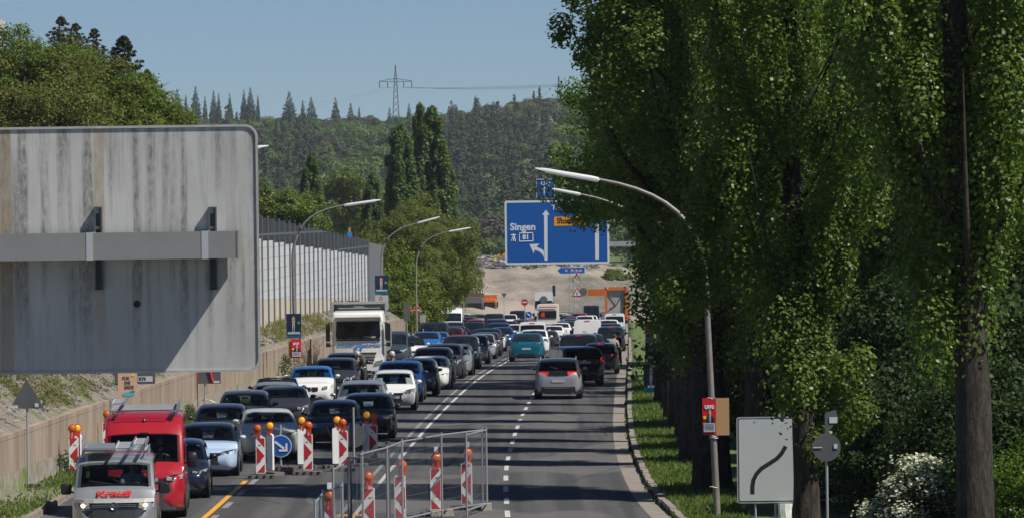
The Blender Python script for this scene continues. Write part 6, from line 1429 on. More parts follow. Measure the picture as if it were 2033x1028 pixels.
# ---------------------------------------------------------------- pylons and wires
Zp = 2560.0
def pylon(x, ytop, Z, aw, label, yarm, base_drop=60):
    c_ = at(x, ytop, Z); base = c_.z - base_drop; o = empty('power_pylon', (c_.x, Z, base), 0, label, 'pylon'); H_ = base_drop
    mb = MB(); za = at(x, yarm, Z).z - base
    def wdt(z): return .25 + (H_ - z) / H_ * 3.0 if z < za else max(.12, (.25 + (H_ - za) / H_ * 3) * (H_ - z) / (H_ - za))
    zs = list(np.linspace(H_ * .3, za, 12)) + list(np.linspace(za, H_, 5))[1:]
    for sx in (-1, 1):
        for sy in (-1, 1): mb.tube([(sx * wdt(z), sy * wdt(z), z) for z in [0] + zs], .16, 4)
    for a, b_ in zip(zs[:-1], zs[1:]):
        for sy in (-1, 1): mb.tube([(-wdt(a), sy * wdt(a), a), (wdt(b_), sy * wdt(b_), b_)], .10, 4); mb.tube([(wdt(a), sy * wdt(a), a), (-wdt(b_), sy * wdt(b_), b_)], .10, 4)
    mb.build('tower', dark_steel, o); mb = MB()
    for sx in (-1, 1):
        mb.tube([(0, 0, za + 1.5), (sx * aw, 0, za + .1)], .13, 4); mb.tube([(0, 0, za - .3), (sx * aw, 0, za - .1)], .13, 4)
        for k in range(6): xx = aw * (k + .5) / 6; mb.tube([(sx * xx, 0, za - .25), (sx * (xx + aw / 12), 0, za + 1.5 - 1.4 * (xx + aw / 12) / aw)], .07, 4)
    mb.build('cross_arm', dark_steel, o); mb = MB()
    for xx in (-aw, -aw * .5, aw * .5, aw): mb.tube([(xx, 0, za - .1), (xx, 0, za - 3.0)], .22, 5)
    mb.build('insulator', dark_steel, o); return c_, base + za
c_, za = pylon(785, 130, Zp, 7.8, 'steel lattice power pylon with one wide cross arm above the wooded skyline', 162)
c2_, za2 = pylon(1109, 152, 2300, 5.0, 'slim second pylon at the edge of the foliage right of the main pylon', 205, 55)
def wire(a, b_, sag, label, r=.055):
    a, b_ = Vector(a), Vector(b_); mb = MB(); mb.tube([a.lerp(b_, q_) - Vector((0, 0, sag * 4 * q_ * (1 - q_))) for q_ in np.linspace(0, 1, 24)], r, 3, cap=False)
    return tag(mb.build('power_line', dark_steel), label, 'power line', 'wires strung from the pylons')
for k, xx in enumerate((-7.8, -3.9, 3.9, 7.8)):
    wire((c_.x + xx, Zp, za - 3), at(1115 + k * 2, 168 + k * 1.2, 2250), .6 + .2 * k, ['top', 'second', 'third', 'lowest'][k] + ' thin wire running right from the main pylon towards the slim one', r=.05)
wire((c_.x - 7.8, Zp, za - 3), at(600, 204, 3000), 2, 'faint upper wire sloping down to the left of the main pylon', r=.04)
wire((c_.x - 3.9, Zp, za - 3), at(600, 212, 3000), 2, 'faint lower wire sloping down to the left of the main pylon', r=.04)
wire(at(1104, 165, 2300), at(1030, 232, 2300), 1.0, 'wire dropping steeply left from the slim second pylon', r=.05)
c_ = at(1070, 216, 2250); mb = MB(); mb.box((0, 0, 0), (7, .3, .5)); mb.box((-3, 0, -2), (.4, .3, 4)); mb.box((0, 0, -1.5), (.3, .3, 3)); q_ = mb.build('steel_portal', dark_steel); q_.location = c_; tag(q_, 'dark steel portal frame on the wooded skyline left of the poplars', 'portal')
# tower block at the left picture edge, building behind the poplars
Zk = 900; c_ = at(11, 60, Zk); bw_ = 24; o = empty('tower_block', (c_.x - bw_ / 2, Zk, -8), 0, 'pale high-rise block with balconies peeking in at the left edge', 'building')
H_ = at(5, 36, Zk).z + 8; mb = MB(); mb.box((-.7, 6, H_ / 2), (bw_ - 1.6, 12, H_)); mb.build('wall', mat('tower_wall', (.42, .41, .40), .8), o)
mb = MB(); nfl = int(H_ / 2.9)
for k in range(nfl): mb.box((0, -.6, H_ - 1.2 - k * 2.9), (bw_, 1.4, 1.1))
mb.build('balconies', mat('tower_balcony', (.62, .61, .59), .8), o)
mb = MB()
for k in range(nfl): mb.box((0, .0, H_ - 2.4 - k * 2.9), (bw_ - 2.0, .1, 1.2))
mb.build('windows', glass, o); mb = MB(); mb.box((bw_ / 2 - 3, 3, H_ + .8), (3, 3, 1.6)); mb.tube([(bw_ / 2 - 2.4, 2, H_ + 1.6), (bw_ / 2 - 2.4, 2, H_ + 3.4), (bw_ / 2 - 1.4, 2, H_ + 3.4)], .15, 5); mb.build('roof_plant', dark_steel, o)
Zh = 260; c_ = at(1985, 500, Zh); o = empty('apartment_house', (c_.x + 4, Zh, 0), 0, 'pale building with red awning glimpsed through the poplars at far right', 'building')
mb = MB(); mb.box((0, 6, 12), (26, 12, 24)); mb.build('wall', mat('house_wall', (.52, .53, .56), .8), o)
for fz in range(7):
    for fx in range(7):
        mb = MB(); mb.box((-11 + fx * 3.6, -.03, 2.2 + fz * 3.2), (1.6, .08, 1.5)); wdo = mb.build('window', glass, o)
        mb = MB(); mb.box((-11 + fx * 3.6, -.06, 2.2 + fz * 3.2), (.07, .08, 1.5)); mb.build('window_bar', white_paint, wdo)
mb = MB(); q_ = at(1963, 482, Zh - 1) - Vector(o.location); mb.box((q_.x, -1, q_.z), (1.6, 1.6, 1.2)); mb.build('awning', mat('awning_red', (.40, .03, .05), .7), o)
mb = MB(); mb.box((0, 0, 0), (.3, .1, 1.0)); q_ = at(694, 462, 620); 
o = empty('blue_sign', (q_.x, 620, 0), 0, 'tiny blue sign on a tan post above the noise barrier', 'sign'); mb = MB(); mb.box((0, 0, q_.z - .25), (.55, .05, .6)); mb.build('sign_face', mat('bright_sign_blue', (.03, .22, .6), .5), o); mb = MB(); mb.box((0, .03, (q_.z + .6 - 5) / 2), (.25, .05, q_.z + .6 + 5)); mb.build('post', pst['brown'], o)
# ---------------------------------------------------------------- plants
NPR = np.random.default_rng(7)
def quad_mesh(name, C, Nrm, size, m, asp=.75, rng=NPR):
    n = len(C); Nrm = Nrm / (np.linalg.norm(Nrm, axis=1, keepdims=True) + 1e-9)
    r = rng.normal(size=(n, 3)); T = np.cross(Nrm, r); T /= (np.linalg.norm(T, axis=1, keepdims=True) + 1e-9); B = np.cross(Nrm, T)
    s = size.reshape(-1, 1); V = np.empty((n, 4, 3)); V[:, 0] = C - T * s * .5; V[:, 1] = C + B * s * .5 * asp; V[:, 2] = C + T * s * .5; V[:, 3] = C - B * s * .5 * asp
    me = bpy.data.meshes.new(name); me.vertices.add(4 * n); me.loops.add(4 * n); me.polygons.add(n)
    me.vertices.foreach_set('co', V.reshape(-1).astype(np.float32)); me.loops.foreach_set('vertex_index', np.arange(4 * n, dtype=np.int32))
    me.polygons.foreach_set('loop_start', np.arange(0, 4 * n, 4, dtype=np.int32)); me.polygons.foreach_set('loop_total', np.full(n, 4, dtype=np.int32))
    me.materials.append(m); me.update(calc_edges=True); return me
def clump_leaves(cl, per, size, rng, up=.35, jit=.8, shell=.55, out=1.0):
    """cl: rows of (x, y, z, rx, ry, rz); leaves spread in the outer part of every clump"""
    k = len(cl); n = k * per; idx = np.repeat(np.arange(k), per); d = rng.normal(size=(n, 3)); d /= np.linalg.norm(d, axis=1, keepdims=True)
    rad = (shell + (1 - shell) * rng.random(n) ** .6)[:, None] * (1 + .15 * rng.normal(size=(n, 1)))
    C = cl[idx, :3] + d * rad * cl[idx, 3:6]; N = d * out + np.array([0, 0, up]) + jit * rng.normal(size=(n, 3)); return C, N, size * (0.7 + .6 * rng.random(n))
poplar_leaf = leaf_mat('poplar_leaves', [(.095, .145, .026), (.135, .195, .036), (.115, .17, .03), (.175, .24, .055), (.065, .10, .022)], .38, .38)
poplar_far = leaf_mat('far_poplar_leaves', [(.07, .11, .032), (.09, .14, .04), (.11, .165, .048)], .35, .5)
maple_leaf = leaf_mat('maple_leaves', [(.10, .17, .02), (.13, .20, .025), (.08, .14, .02)], .45, .4)
bright_leaf = leaf_mat('lime_green_leaves', [(.125, .165, .028), (.16, .20, .038), (.09, .125, .022), (.11, .15, .025)], .4, .5)
olive_leaf = leaf_mat('olive_leaves', [(.13, .145, .03), (.10, .115, .024), (.16, .165, .04), (.08, .09, .022)], .35, .55)
willow_leaf = leaf_mat('willow_leaves', [(.15, .17, .04), (.12, .15, .035), (.19, .20, .06), (.08, .11, .028)], .4, .6)
needle = leaf_mat('pine_needles', [(.018, .032, .018), (.028, .045, .022), (.04, .05, .025)], .1, .6)
brownneedle = leaf_mat('larch_twigs', [(.05, .045, .025), (.035, .04, .022), (.07, .055, .03)], .15, .6)
bush_leaf = leaf_mat('shrub_leaves', [(.03, .055, .014), (.045, .08, .02), (.022, .04, .012)], .3, .6)
blossom = leaf_mat('white_blossom', [(.62, .62, .54), (.72, .72, .66), (.5, .52, .42)], .25, .7)
grass_m = leaf_mat('grass_blades', [(.10, .165, .03), (.135, .20, .04), (.075, .125, .026), (.19, .21, .08)], .4, .5)
m, t, p, oc = base_mat('bark', .95)
n1 = noise_out(t, oc, 3.0, 6, .75, (3.0, 3.0, 1.0)); c = ramp(t, n1, [(.35, (.012, .010, .008)), (.5, (.034, .027, .021)), (.68, (.085, .068, .052))]); t.links.new(c, p.inputs['Base Color'])
b = node(t, 'ShaderNodeBump'); b.inputs['Strength'].default_value = 1; b.inputs['Distance'].default_value = .06; t.links.new(n1, b.inputs['Height']); t.links.new(b.outputs[0], p.inputs['Normal']); bark = m
def trunk_mesh(H, r0, rng, limbs, z0, Rm, up=.85, wob=.12):
    mb = MB(); ph = rng.uniform(0, 6.28); n = 12
    def axis(z): return Vector((wob * math.sin(z * .35 + ph), wob * math.cos(z * .28 + ph * 2), z))
    pts = [axis(H * k / n) for k in range(n + 1)]; pts[0].z = -.4
    rr = [r0 * (1.35 if k == 0 else 1) * (1 - .93 * (k / n)) ** .8 + .01 for k in range(n + 1)]; rr[1] = min(rr[1], r0)
    pts.insert(1, axis(.35)); rr.insert(1, r0 * 1.12); mb.tube(pts, rr, 12)
    for i in range(limbs):
        z = z0 + (H * .85 - z0) * (i + rng.uniform(0, 1)) / limbs; a = rng.uniform(0, 6.28); L = Rm * rng.uniform(.6, 1.1) * (1 - .5 * z / H); b_ = axis(z)
        e = b_ + Vector((math.cos(a) * L, math.sin(a) * L, L * up * 2.2)); m_ = b_.lerp(e, .45) + Vector((math.cos(a), math.sin(a), -.2)) * L * .16
        r = max(.025, r0 * .32 * (1 - z / H)); mb.tube([b_, m_, e], [r, r * .6, .012], 6)
    return mb
def poplar_meshes(seed, H, R_, z0, per, ncl, lsize, r0=.38, lowr=.25, mat_=None, cw=.60, ch=1.05, extra=()):
    rng = np.random.default_rng(seed); rnd = random.Random(seed); cl = list(extra)
    nl = max(9, int(ncl / 13)); step = .80
    for i in range(nl):                       # steeply rising limbs, each carrying a string of leaf clumps
        a = 2.4 * i + rng.uniform(-.5, .5); q = rng.uniform(.25, 1.0) ** .6; za = z0 + (H - z0) * (.55 * rng.random() ** 1.3); zb_ = min(H, za + rng.uniform(.35, .75) * (H - z0)); z = za; dr = rng.uniform(-.05, .05)
        while z < zb_:
            h = (z - z0) / (H - z0); prof = R_ * min(1, lowr + (h / .38) ** 1.5 * (1 - lowr)) * (1 - h ** 2.6) ** .6 + .2
            t_ = min(1, .35 + (z - za) / 3.0); aa = a + dr * (z - za); ray = q * prof * t_; s = rng.uniform(.6, 1.25) * (1 - .35 * h)
            cl.append((ray * math.cos(aa) + rng.normal() * .12, ray * math.sin(aa) + rng.normal() * .12, z, cw * s, cw * s, ch * s * .9)); z += step * rng.uniform(.7, 1.5)
    for i in range(int(ncl * .25)):
        h = rng.random(); z = z0 + (H - z0) * h; prof = R_ * min(1, lowr + (h / .38) ** 1.5 * (1 - lowr)) * (1 - h ** 2.6) ** .6 + .2; a = rng.uniform(0, 6.28); ray = prof * rng.uniform(.2, 1.12); s = rng.uniform(.4, .9)
        cl.append((ray * math.cos(a), ray * math.sin(a), z, cw * s, cw * s, ch * s))
    ne = len(extra)                           # the lower crown stays close to the trunk
    for j in range(ne, len(cl)):
        x, y, z = cl[j][:3]; rr_ = math.hypot(x, y); lim = max(.3, .55 + (z - 2.8) * .38)
        if rr_ > lim: cl[j] = (x * lim / rr_, y * lim / rr_) + tuple(cl[j][2:])
    C, N, S_ = clump_leaves(np.array(cl), per, lsize, rng, up=.6, jit=.48)
    cm = quad_mesh('crown', C, N, S_, mat_ or poplar_leaf, .85, rng)
    tb = trunk_mesh(H * .97, r0, rnd, 26, z0 + .5, R_, 1.0); return cm, tb
def tree(name, loc, cm, tm, label, cat='tree', group=None, rz=0, sc=(1, 1, 1)):
    o = empty(name, loc, rz, label, cat, group); o.scale = sc
    link('crown', cm, o)
    if tm is not None: link('trunk', tm, o)
    return o
def tmesh(tb):
    o = tb.build('trunk', bark, smooth=60); me = o.data; bpy.data.objects.remove(o); return me
# wide, medium and slim poplars
def mk(*a, **k): c_, t_ = poplar_meshes(*a, **k); return c_, tmesh(t_)
PW = mk(3, 21, 3.3, 3.4, 480, 270, .092, r0=.40, lowr=.2, cw=.62, ch=1.0)
PM = mk(5, 20, 2.4, 3.4, 480, 220, .09, r0=.36, lowr=.25, cw=.56)
PM2 = mk(11, 20.5, 2.2, 3.0, 480, 210, .09, r0=.36, lowr=.3, cw=.55)
PS = mk(8, 19, 2.5, 3.2, 480, 210, .085, r0=.27, lowr=.12, cw=.55, extra=[(.35 + .3 * (k % 4), -.3 + .3 * (k % 3), 2.2 + .25 * k, .38, .38, .45) for k in range(9)] + [(-2.75 + .13 * k + .3 * (k % 2), -.3 + .25 * (k % 3), 5.5 + .30 * k, .42, .42, .45) for k in range(9)] + [(-2.2 + .3 * k, 0, 5.3 + .25 * k, .4, .4, .5) for k in range(5)] + [(-1.9 + .25 * k, 0, 7.2 + .5 * k, .5, .5, .6) for k in range(5)])
PB = mk(21, 21, 2.5, 4.2, 480, 215, .085, r0=.36, lowr=.25, cw=.56)
GP = 'poplars lining the right side of the road'
def zg(X, Y): return ground_z(X, Y)
def pop(M, X, Z, label, rz=0, sc=(1, 1, 1), name='poplar', g=GP): return tree(name, (X, Z, zg(X, Z)), M[0], M[1], label, 'tree', g, rz, sc)
pop(PS, 5.97, 110.5, 'slim poplar whose trunk stands in front of the pale grey board', 0.0)
pop(PM, 6.05, 133.8, 'poplar standing right behind the pale grey board', 2.0, (.9, .9, 1))
pop(PW, 4.9, 136.2, 'broad poplar forming the left outline against the sky, behind the lamp pole', 0.3, (1.18, 1.1, 1))
pop(PM2, 5.14, 152.8, 'second poplar behind the lamp pole in the kerbside row', 4.0, (1.15, 1.15, 1))
pop(PM, 5.3, 161.5, 'third poplar behind the lamp pole in the kerbside row', 2.2, (.92, .92, .97))
pop(PM2, 5.35, 168.6, 'fourth poplar of the kerbside row, trunk just left of the third', 5.1, (.8, .8, 1))
pop(PM, 5.42, 176.0, 'fifth poplar of the kerbside row', 1.2, (.75, .75, 1))
pop(PM2, 5.5, 184.5, 'sixth poplar of the kerbside row', 0.2, (.75, .75, .96))
pop(PM, 5.58, 193, 'poplar just nearer than the blue portrait poster on the verge', 2.9, (.7, .7, .97))
pop(PM2, 5.66, 202, 'poplar right behind the blue portrait poster on the verge', 3.3, (.75, .75, 1))
for k, Zt_ in enumerate((211, 222, 236, 250, 266, 285, 312)):
    pop((PM2, PM)[k % 2], ux(2.1, Zt_), Zt_, ['poplar just past the blue portrait poster', 'poplar in front of the dark portrait poster', 'poplar beside the dark portrait poster', 'poplar level with the standing people', 'poplar beside the red and yellow poster', 'last but one poplar before the orange lorry', 'farthest poplar of the kerbside row'][k], k * 1.7, (.68, .68, .95))
pop(PB, 8.15, 95.5, 'thick trunked poplar nearest the camera at far right', .6, (1.0, 1.0, 1.05))
pop(PB, 10.6, 99, 'poplar cut by the right picture edge', 2.6)
pop(PW, 9.3, 133.2, 'low back row poplar behind the white flowering shrub', 1.9, (.9, .9, .42))
pop(PM, 11.6, 131.6, 'low back row poplar near the right picture edge', 4.4, (1.1, 1.1, .5))
pop(PW, 10.2, 150.8, 'young poplar seen between slim front poplar and thick trunk', .9, (.95, .95, .42))
pop(PM2, 13.0, 150, 'half grown poplar deep behind the thick trunk', 3.0, (1.2, 1.2, .52)); pop(PM, 11.0, 166.5, 'young poplar farthest behind the board', 5.0, (1.1, 1.1, .42)); pop(PM, 15.2, 168, 'half grown poplar by the pale building', 5.6, (1.2, 1.2, .62))
for k, (X, Z, q_) in enumerate(((16.5, 196, .85), (19, 215, .95), (22.5, 232, 1), (15.5, 236, .8), (20, 262, 1), (25, 285, 1.05), (14, 262, .75))):
    pop((PW, PM)[k % 2], X, Z, 'tall poplar in the deep background right of the footpath', k * 1.3, (1.15, 1.15, q_), g='background poplars beyond the footpath')
def round_tree(seed, R_, Hc, zc, per, ncl, ls, m_, H, r0, cs=.9, flat=.7, limbs=14, asym=0):
    rng = np.random.default_rng(seed); rnd = random.Random(seed); cl = []
    for i in range(ncl):
        d = rng.normal(size=3); d /= np.linalg.norm(d); d[2] = d[2] * (1 if d[2] > 0 else .8); r = rng.uniform(.35, 1) ** .5 * (1 + .20 * math.sin(d[0] * 6 + seed) + .18 * math.sin(d[2] * 7 + d[0] * 3 + seed)) * (1.16 if rng.random() < .12 else 1)
        s = rng.uniform(.6, 1.3) * cs; cl.append((d[0] * R_ * r, d[1] * R_ * r, zc + d[2] * Hc * r, s, s, s * flat))
    C, N, S_ = clump_leaves(np.array(cl), per, ls, rng, up=.6, jit=.6); return quad_mesh('crown', C, N, S_, m_, .8, rng), tmesh(trunk_mesh(H, r0, rnd, limbs, H * .25, R_ * .8, .5, .2))
MT = round_tree(31, 5.0, 4.1, 9.7, 200, 330, .14, maple_leaf, 11.5, .25)
tree('maple_tree', (7.5, 228, zg(7.5, 228)), *MT, 'light yellow-green maple whose leaves hang in front of the big blue sign', group=None)
# left group on the embankment
LG = round_tree(41, 4.2, 4.6, 11.2, 230, 330, .17, bright_leaf, 15, .3); LO = round_tree(42, 5.2, 5.6, 7.6, 220, 420, .16, olive_leaf, 12, .35, limbs=30); LL = round_tree(43, 3.4, 3.6, 9.5, 210, 230, .17, bright_leaf, 12, .28)
def px_tree(M, x, ytop, Z, top, label, name='broadleaf_tree', g=None, sc=1.0, rz=0):
    """top = height of the mesh; placed so that its top shows at ytop"""
    c_ = at(x, ytop, Z); return tree(name, (c_.x, Z, c_.z - top * sc), *M, label, 'tree', g, rz, (sc, sc, sc))
GL = 'trees above the left bank'
px_tree(LG, 66, 48, 300, 16.2, 'tallest bright green tree above the huge grey sign', g=GL, sc=.78)
px_tree(LO, 40, 92, 285, 13.6, 'olive green spreading tree at the left edge above the grey sign', g=GL, sc=1.02)
px_tree(LO, 150, 118, 300, 13.6, 'olive tree between the bright green ones above the grey sign', g=GL, rz=2, sc=.9)
px_tree(LG, 120, 100, 310, 16.2, 'bright green tree just right of the tallest one', g=GL, rz=3, sc=.8)
px_tree(LL, 225, 150, 295, 13.4, 'rounded bright green tree below the dark pine', g=GL)
px_tree(LL, 285, 175, 305, 13.4, 'lowest bright green tree sloping down right of the pine', g=GL, rz=2, sc=.82)
px_tree(LG, 190, 140, 320, 16.2, 'bright green tree behind the olive tree', g=GL, rz=1.2, sc=.8)
def pine(seed, H, R_, m_, n=60, per=90, ls=.28, z0=.35, irregular=.3):
    rng = np.random.default_rng(seed); cl = []
    for i in range(n):
        h = z0 + (1 - z0) * rng.random(); a = rng.uniform(0, 6.28); r = R_ * (1 - h) ** .85 * rng.uniform(.1, 1 + irregular) + .05; s = rng.uniform(.20, .42) * (.40 + 2.0 * (1 - h)); cl.append((r * math.cos(a), r * math.sin(a), H * h, s, s, s * .55))
    cl.append((0, 0, H * .97, .25, .25, .6)); C, N, S_ = clump_leaves(np.array(cl), per, ls, rng, up=.4, jit=1.0, shell=.2); return quad_mesh('crown', C, N, S_, m_, .35, rng), tmesh(trunk_mesh(H * .96, .22, random.Random(seed), 26, H * z0, R_ * .8, .15, .15))
PI = pine(51, 16, 6.5, needle, 620, 60, ls=.17, z0=.45); PI2 = pine(52, 15, 5.2, brownneedle, 420, 45, ls=.15, z0=.45, irregular=.5)
px_tree(PI, 245, 66, 315, 16.2, 'dark green pine with uneven crown against the sky at left', 'pine_tree', sc=1.0); px_tree(PI, 293, 136, 318, 16.2, 'small dark pine branch crown right of the large pine', 'pine_tree', sc=.55, rz=2)
px_tree(PI2, 122, 28, 330, 15.2, 'thin brownish larch, leftmost of the two against the sky', 'larch_tree', sc=.9); px_tree(PI2, 188, 52, 325, 15.2, 'thin brownish larch between the leftmost larch and the pine', 'larch_tree', rz=1.5, sc=.9); px_tree(PI2, 150, 42, 332, 15.2, 'dark tip of a larch just right of the leftmost one', 'larch_tree', rz=3.5, sc=.8)
# middle distance
FP = mk(61, 22, 2.3, .8, 110, 380, .30, r0=.3, lowr=.5, mat_=poplar_far, cw=.5, ch=1.1)
def fp(x, yt, Z, wpx, lab): c_ = at(x, yt + 10, Z); k = wpx / 2 * Z / F / 2.1; hz = c_.z + 6; return tree('poplar', (c_.x, Z, -6), *FP, lab, 'tree', 'tall poplars in the middle distance', x * .37, (k, k, hz / 22))
fp(620, 302, 640, 56, 'leftmost slim poplar beyond the noise barrier'); fp(740, 340, 600, 50, 'shortest slim poplar behind the leftmost curved lamp head'); fp(794, 248, 620, 78, 'tall poplar left of the tallest one beyond the willow'); fp(834, 205, 660, 52, 'thin twin top beside the tallest middle poplar'); fp(858, 212, 640, 84, 'tallest poplar in the middle distance')
WL = round_tree(71, 4.2, 4.4, 5.6, 170, 460, .16, willow_leaf, 8, .3, cs=.8, limbs=30)
GW = 'willows and shrubs at the end of the wall'
c_ = at(838, 620, 450); tree('willow_tree', (c_.x, 450, -2.2), *WL, 'large olive willow behind the curved lamps', 'tree', GW, 0, (.95, .85, 1.0))
c_ = at(880, 620, 475); tree('willow_tree', (c_.x, 475, -2.6), *WL, 'right hand willow whose trunks show by the white van', 'tree', GW, 2, (.62, .7, .9)); c_ = at(795, 620, 440); tree('willow_tree', (c_.x, 440, -2.4), *WL, 'left hand willow behind the middle curved lamp', 'tree', GW, 4, (.8, .8, .93))
SH = round_tree(72, 1.9, 2.3, 2.0, 110, 150, .16, bright_leaf, 3, .1, cs=.6)
for x, yy, Z, sc_, lab in ((790, 520, 372, 1.25, 'bright green shrub right of the pale portrait poster'), (812, 545, 385, 1.1, 'bright green shrub behind the orange detour sign'), (768, 570, 365, .9, 'low green shrub at the end of the noise barrier'), (838, 585, 395, .7, 'green shrub under the large willow')):
    c_ = at(x, yy, Z); tree('shrub', (c_.x, Z, c_.z - 4.3 * sc_), *SH, lab, 'shrub', 'green shrubs at the end of the wall', x, (sc_, sc_, sc_))
BT = round_tree(73, 4.0, 4.2, 5.5, 90, 260, .34, bright_leaf, 8, .3)
px_tree(BT, 540, 362, 560, 9.9, 'bright green tree behind the noise barrier next to the grey sign edge', sc=1.0); px_tree(BT, 585, 385, 600, 9.9, 'second bright tree behind the noise barrier', rz=2, sc=.7)
px_tree(BT, 690, 345, 900, 9.9, 'mid green tree between the two slim poplars', rz=1, sc=1.3)
# shrubs among the right hand trees
BU = round_tree(81, 1.6, 1.7, 1.5, 260, 170, .085, bush_leaf, 2.4, .06, cs=.5); BL = round_tree(82, 1.5, 1.7, 1.5, 260, 150, .085, maple_leaf, 2.4, .06, cs=.5)
GS = 'undergrowth shrubs beneath the right hand trees'; rnd = random.Random(5)
spots = [(9.3, 120, 1.1), (10.2, 112, 1.2), (10.6, 106, 1.1), (9.6, 124, 1.5), (11.6, 122, 1.6), (8.9, 136, 1.7), (11.2, 142, 1.9), (13.4, 132, 1.9), (10.2, 160, 2.2), (13.2, 165, 2.4), (9.6, 178, 2.2), (16, 175, 3.0), (13.5, 200, 2.2), (15, 215, 3.5), (16, 240, 2.4), (10.4, 103.5, .75), (8.2, 127, 1.0), (12.5, 112, 1.4), (7.9, 146, .8)]
for k, (X, Y, sc_) in enumerate(spots): tree('shrub', (X, Y, zg(X, Y)), *(BL if k in (15,) else BU), 'dense green shrub in the shade beneath the right hand poplars', 'shrub', GS, k * 1.3, (sc_, sc_, sc_))
def flowering(X, Y, sc_, lab, seed, k=60):
    rng = np.random.default_rng(seed); cl = []
    for i in range(k):
        a = rng.uniform(0, 6.28); h = rng.random(); r = (1 - h * .7) * rng.uniform(.5, 1) * 1.15; cl.append((r * math.cos(a), r * math.sin(a), .3 + h * 1.75 + .1 * math.cos(a), .28, .28, .16))
    C, N, S_ = clump_leaves(np.array(cl), 170, .055, rng, up=.9, jit=.6, shell=.4); cm = quad_mesh('blossom', C, N, S_, blossom, .95, rng)
    C, N, S_ = clump_leaves(np.array(cl) * np.array([.86, .86, .93, 1.1, 1.1, 1.3]), 160, .08, rng, up=.3, jit=.8, shell=.3); gm_ = quad_mesh('foliage', C, N, S_, bush_leaf, .6, rng)
    o = empty('flowering_shrub', (X, Y, zg(X, Y)), seed, lab, 'shrub', 'white flowering shrubs'); o.scale = (sc_ * 1.08, sc_ * 1.08, sc_ * .76); link('blossom', cm, o); link('foliage', gm_, o)
flowering(8.3, 107.5, 1.25, 'large shrub covered in white blossom left of the thick trunk', 1, 95); flowering(7.7, 124, .85, 'white flowering shrub behind the round dark sign back', 2, 30); flowering(9.9, 102, .62, 'small white flowering shrub right of the thick trunk', 3, 36)
# ---------------------------------------------------------------- grass and bank plants
def blades(name, pts, h, label, m_, wd=.02, lean=.35, seed=1):
    rng = np.random.default_rng(seed); n = len(pts); P = np.array(pts); a = rng.uniform(0, 6.28, n); hh = h * (0.5 + rng.random(n)); V = np.empty((n, 3, 3)); w_ = wd * (0.6 + rng.random(n))
    V[:, 0] = P + np.stack([np.cos(a) * w_, np.sin(a) * w_, 0 * a - .01], 1); V[:, 1] = P - np.stack([np.cos(a) * w_, np.sin(a) * w_, 0 * a + .01], 1); V[:, 2] = P + np.stack([rng.normal(size=n) * lean * hh, rng.normal(size=n) * lean * hh, hh], 1)
    me = bpy.data.meshes.new(name); me.vertices.add(3 * n); me.loops.add(3 * n); me.polygons.add(n); me.vertices.foreach_set('co', V.reshape(-1).astype(np.float32)); me.loops.foreach_set('vertex_index', np.arange(3 * n, dtype=np.int32)); me.polygons.foreach_set('loop_start', np.arange(0, 3 * n, 3, dtype=np.int32)); me.polygons.foreach_set('loop_total', np.full(n, 3, dtype=np.int32)); me.materials.append(m_); me.update(calc_edges=True)
    return tag(link(name, me), label, name.replace('_', ' '), kind='stuff')
rnd = random.Random(77); pts = []
for i in range(70000):
    Y = 118 + 200 * rnd.random() ** 1.5; u = kerb_u(Y) + .18 + 3.9 * rnd.random(); X = ux(u, Y)
    if abs(X - 7.2) < 1.8 and X > 5.5: continue
    pts.append((X, Y, ground_z(X, Y)))
blades('grass', pts, .09, 'mown grass on the verge under the poplars', grass_m, .022)
pts = []
for i in range(22000):
    Y = 118 + 120 * rnd.random(); wu, lu = wall_u(Y), lkerb_u(Y); u = wu + .05 + (lu - .2 - wu) * rnd.random() ** .7
    if math.sin(Y * .35) + math.sin(Y * .13 + 1) + 1.5 * rnd.random() < .5: continue
    X = ux(u, Y); pts.append((X, Y, ground_z(X, Y)))
blades('rough_grass', pts, .085, 'rough grass and weeds at the foot of the left wall', grass_m, .025, seed=2)
bank_leaf = leaf_mat('bank_plants', [(.10, .13, .02), (.16, .17, .02), (.06, .10, .02), (.09, .12, .03), (.20, .17, .06)], .35, .6)
dry_leaf = leaf_mat('dry_grass', [(.30, .24, .14), (.22, .17, .10), (.38, .32, .20)], .3, .7)
rng = np.random.default_rng(9); cl = []; cd_ = []
for i in range(3600):
    Y = 118 + 227 * rng.random() ** 1.4; d = rng.uniform(.1, 3.6) if Y < 225 else rng.uniform(.1, 1.7); X = ux(wall_u(Y) - .3 - d, Y)
    v = math.sin(Y * .21) + math.sin(Y * .077 + d * 1.3) + rng.normal() * .6
    if v < -.15: continue
    s = rng.uniform(.08, .24); (cd_ if rng.random() < .28 else cl).append((X, Y, ground_z(X, Y) + s * .3, s * 1.6, s * 1.6, s))
C, N, S_ = clump_leaves(np.array(cl), 90, .06, rng, up=.7, jit=.8, shell=.3); tag(link('bank_plants', quad_mesh('bank_plants', C, N, S_, bank_leaf, .5, rng)), 'low yellow-green plants scattered over the left bank', 'plants', kind='stuff')
C, N, S_ = clump_leaves(np.array(cd_), 60, .09, rng, up=.4, jit=.8, shell=.2); tag(link('dry_grass', quad_mesh('dry_grass', C, N, S_, dry_leaf, .15, rng)), 'straw coloured dry tufts on the left bank', 'dry grass', kind='stuff')
cl = []
for Y in (232, 235, 190, 186, 150): 
    for k in range(9): X = ux(wall_u(Y) + .15 + rng.random() * .3, Y); cl.append((X + rng.normal() * .1, Y + rng.normal() * .6, road_z(Y) + .15 + rng.random() * (1.3 if Y in (232, 235) else .5), .16, .3, .18))
C, N, S_ = clump_leaves(np.array(cl), 60, .07, rng, up=.4); tag(link('wall_weeds', quad_mesh('wall_weeds', C, N, S_, bush_leaf, .6, rng)), 'weeds climbing at the joints of the left wall', 'weeds', kind='stuff')
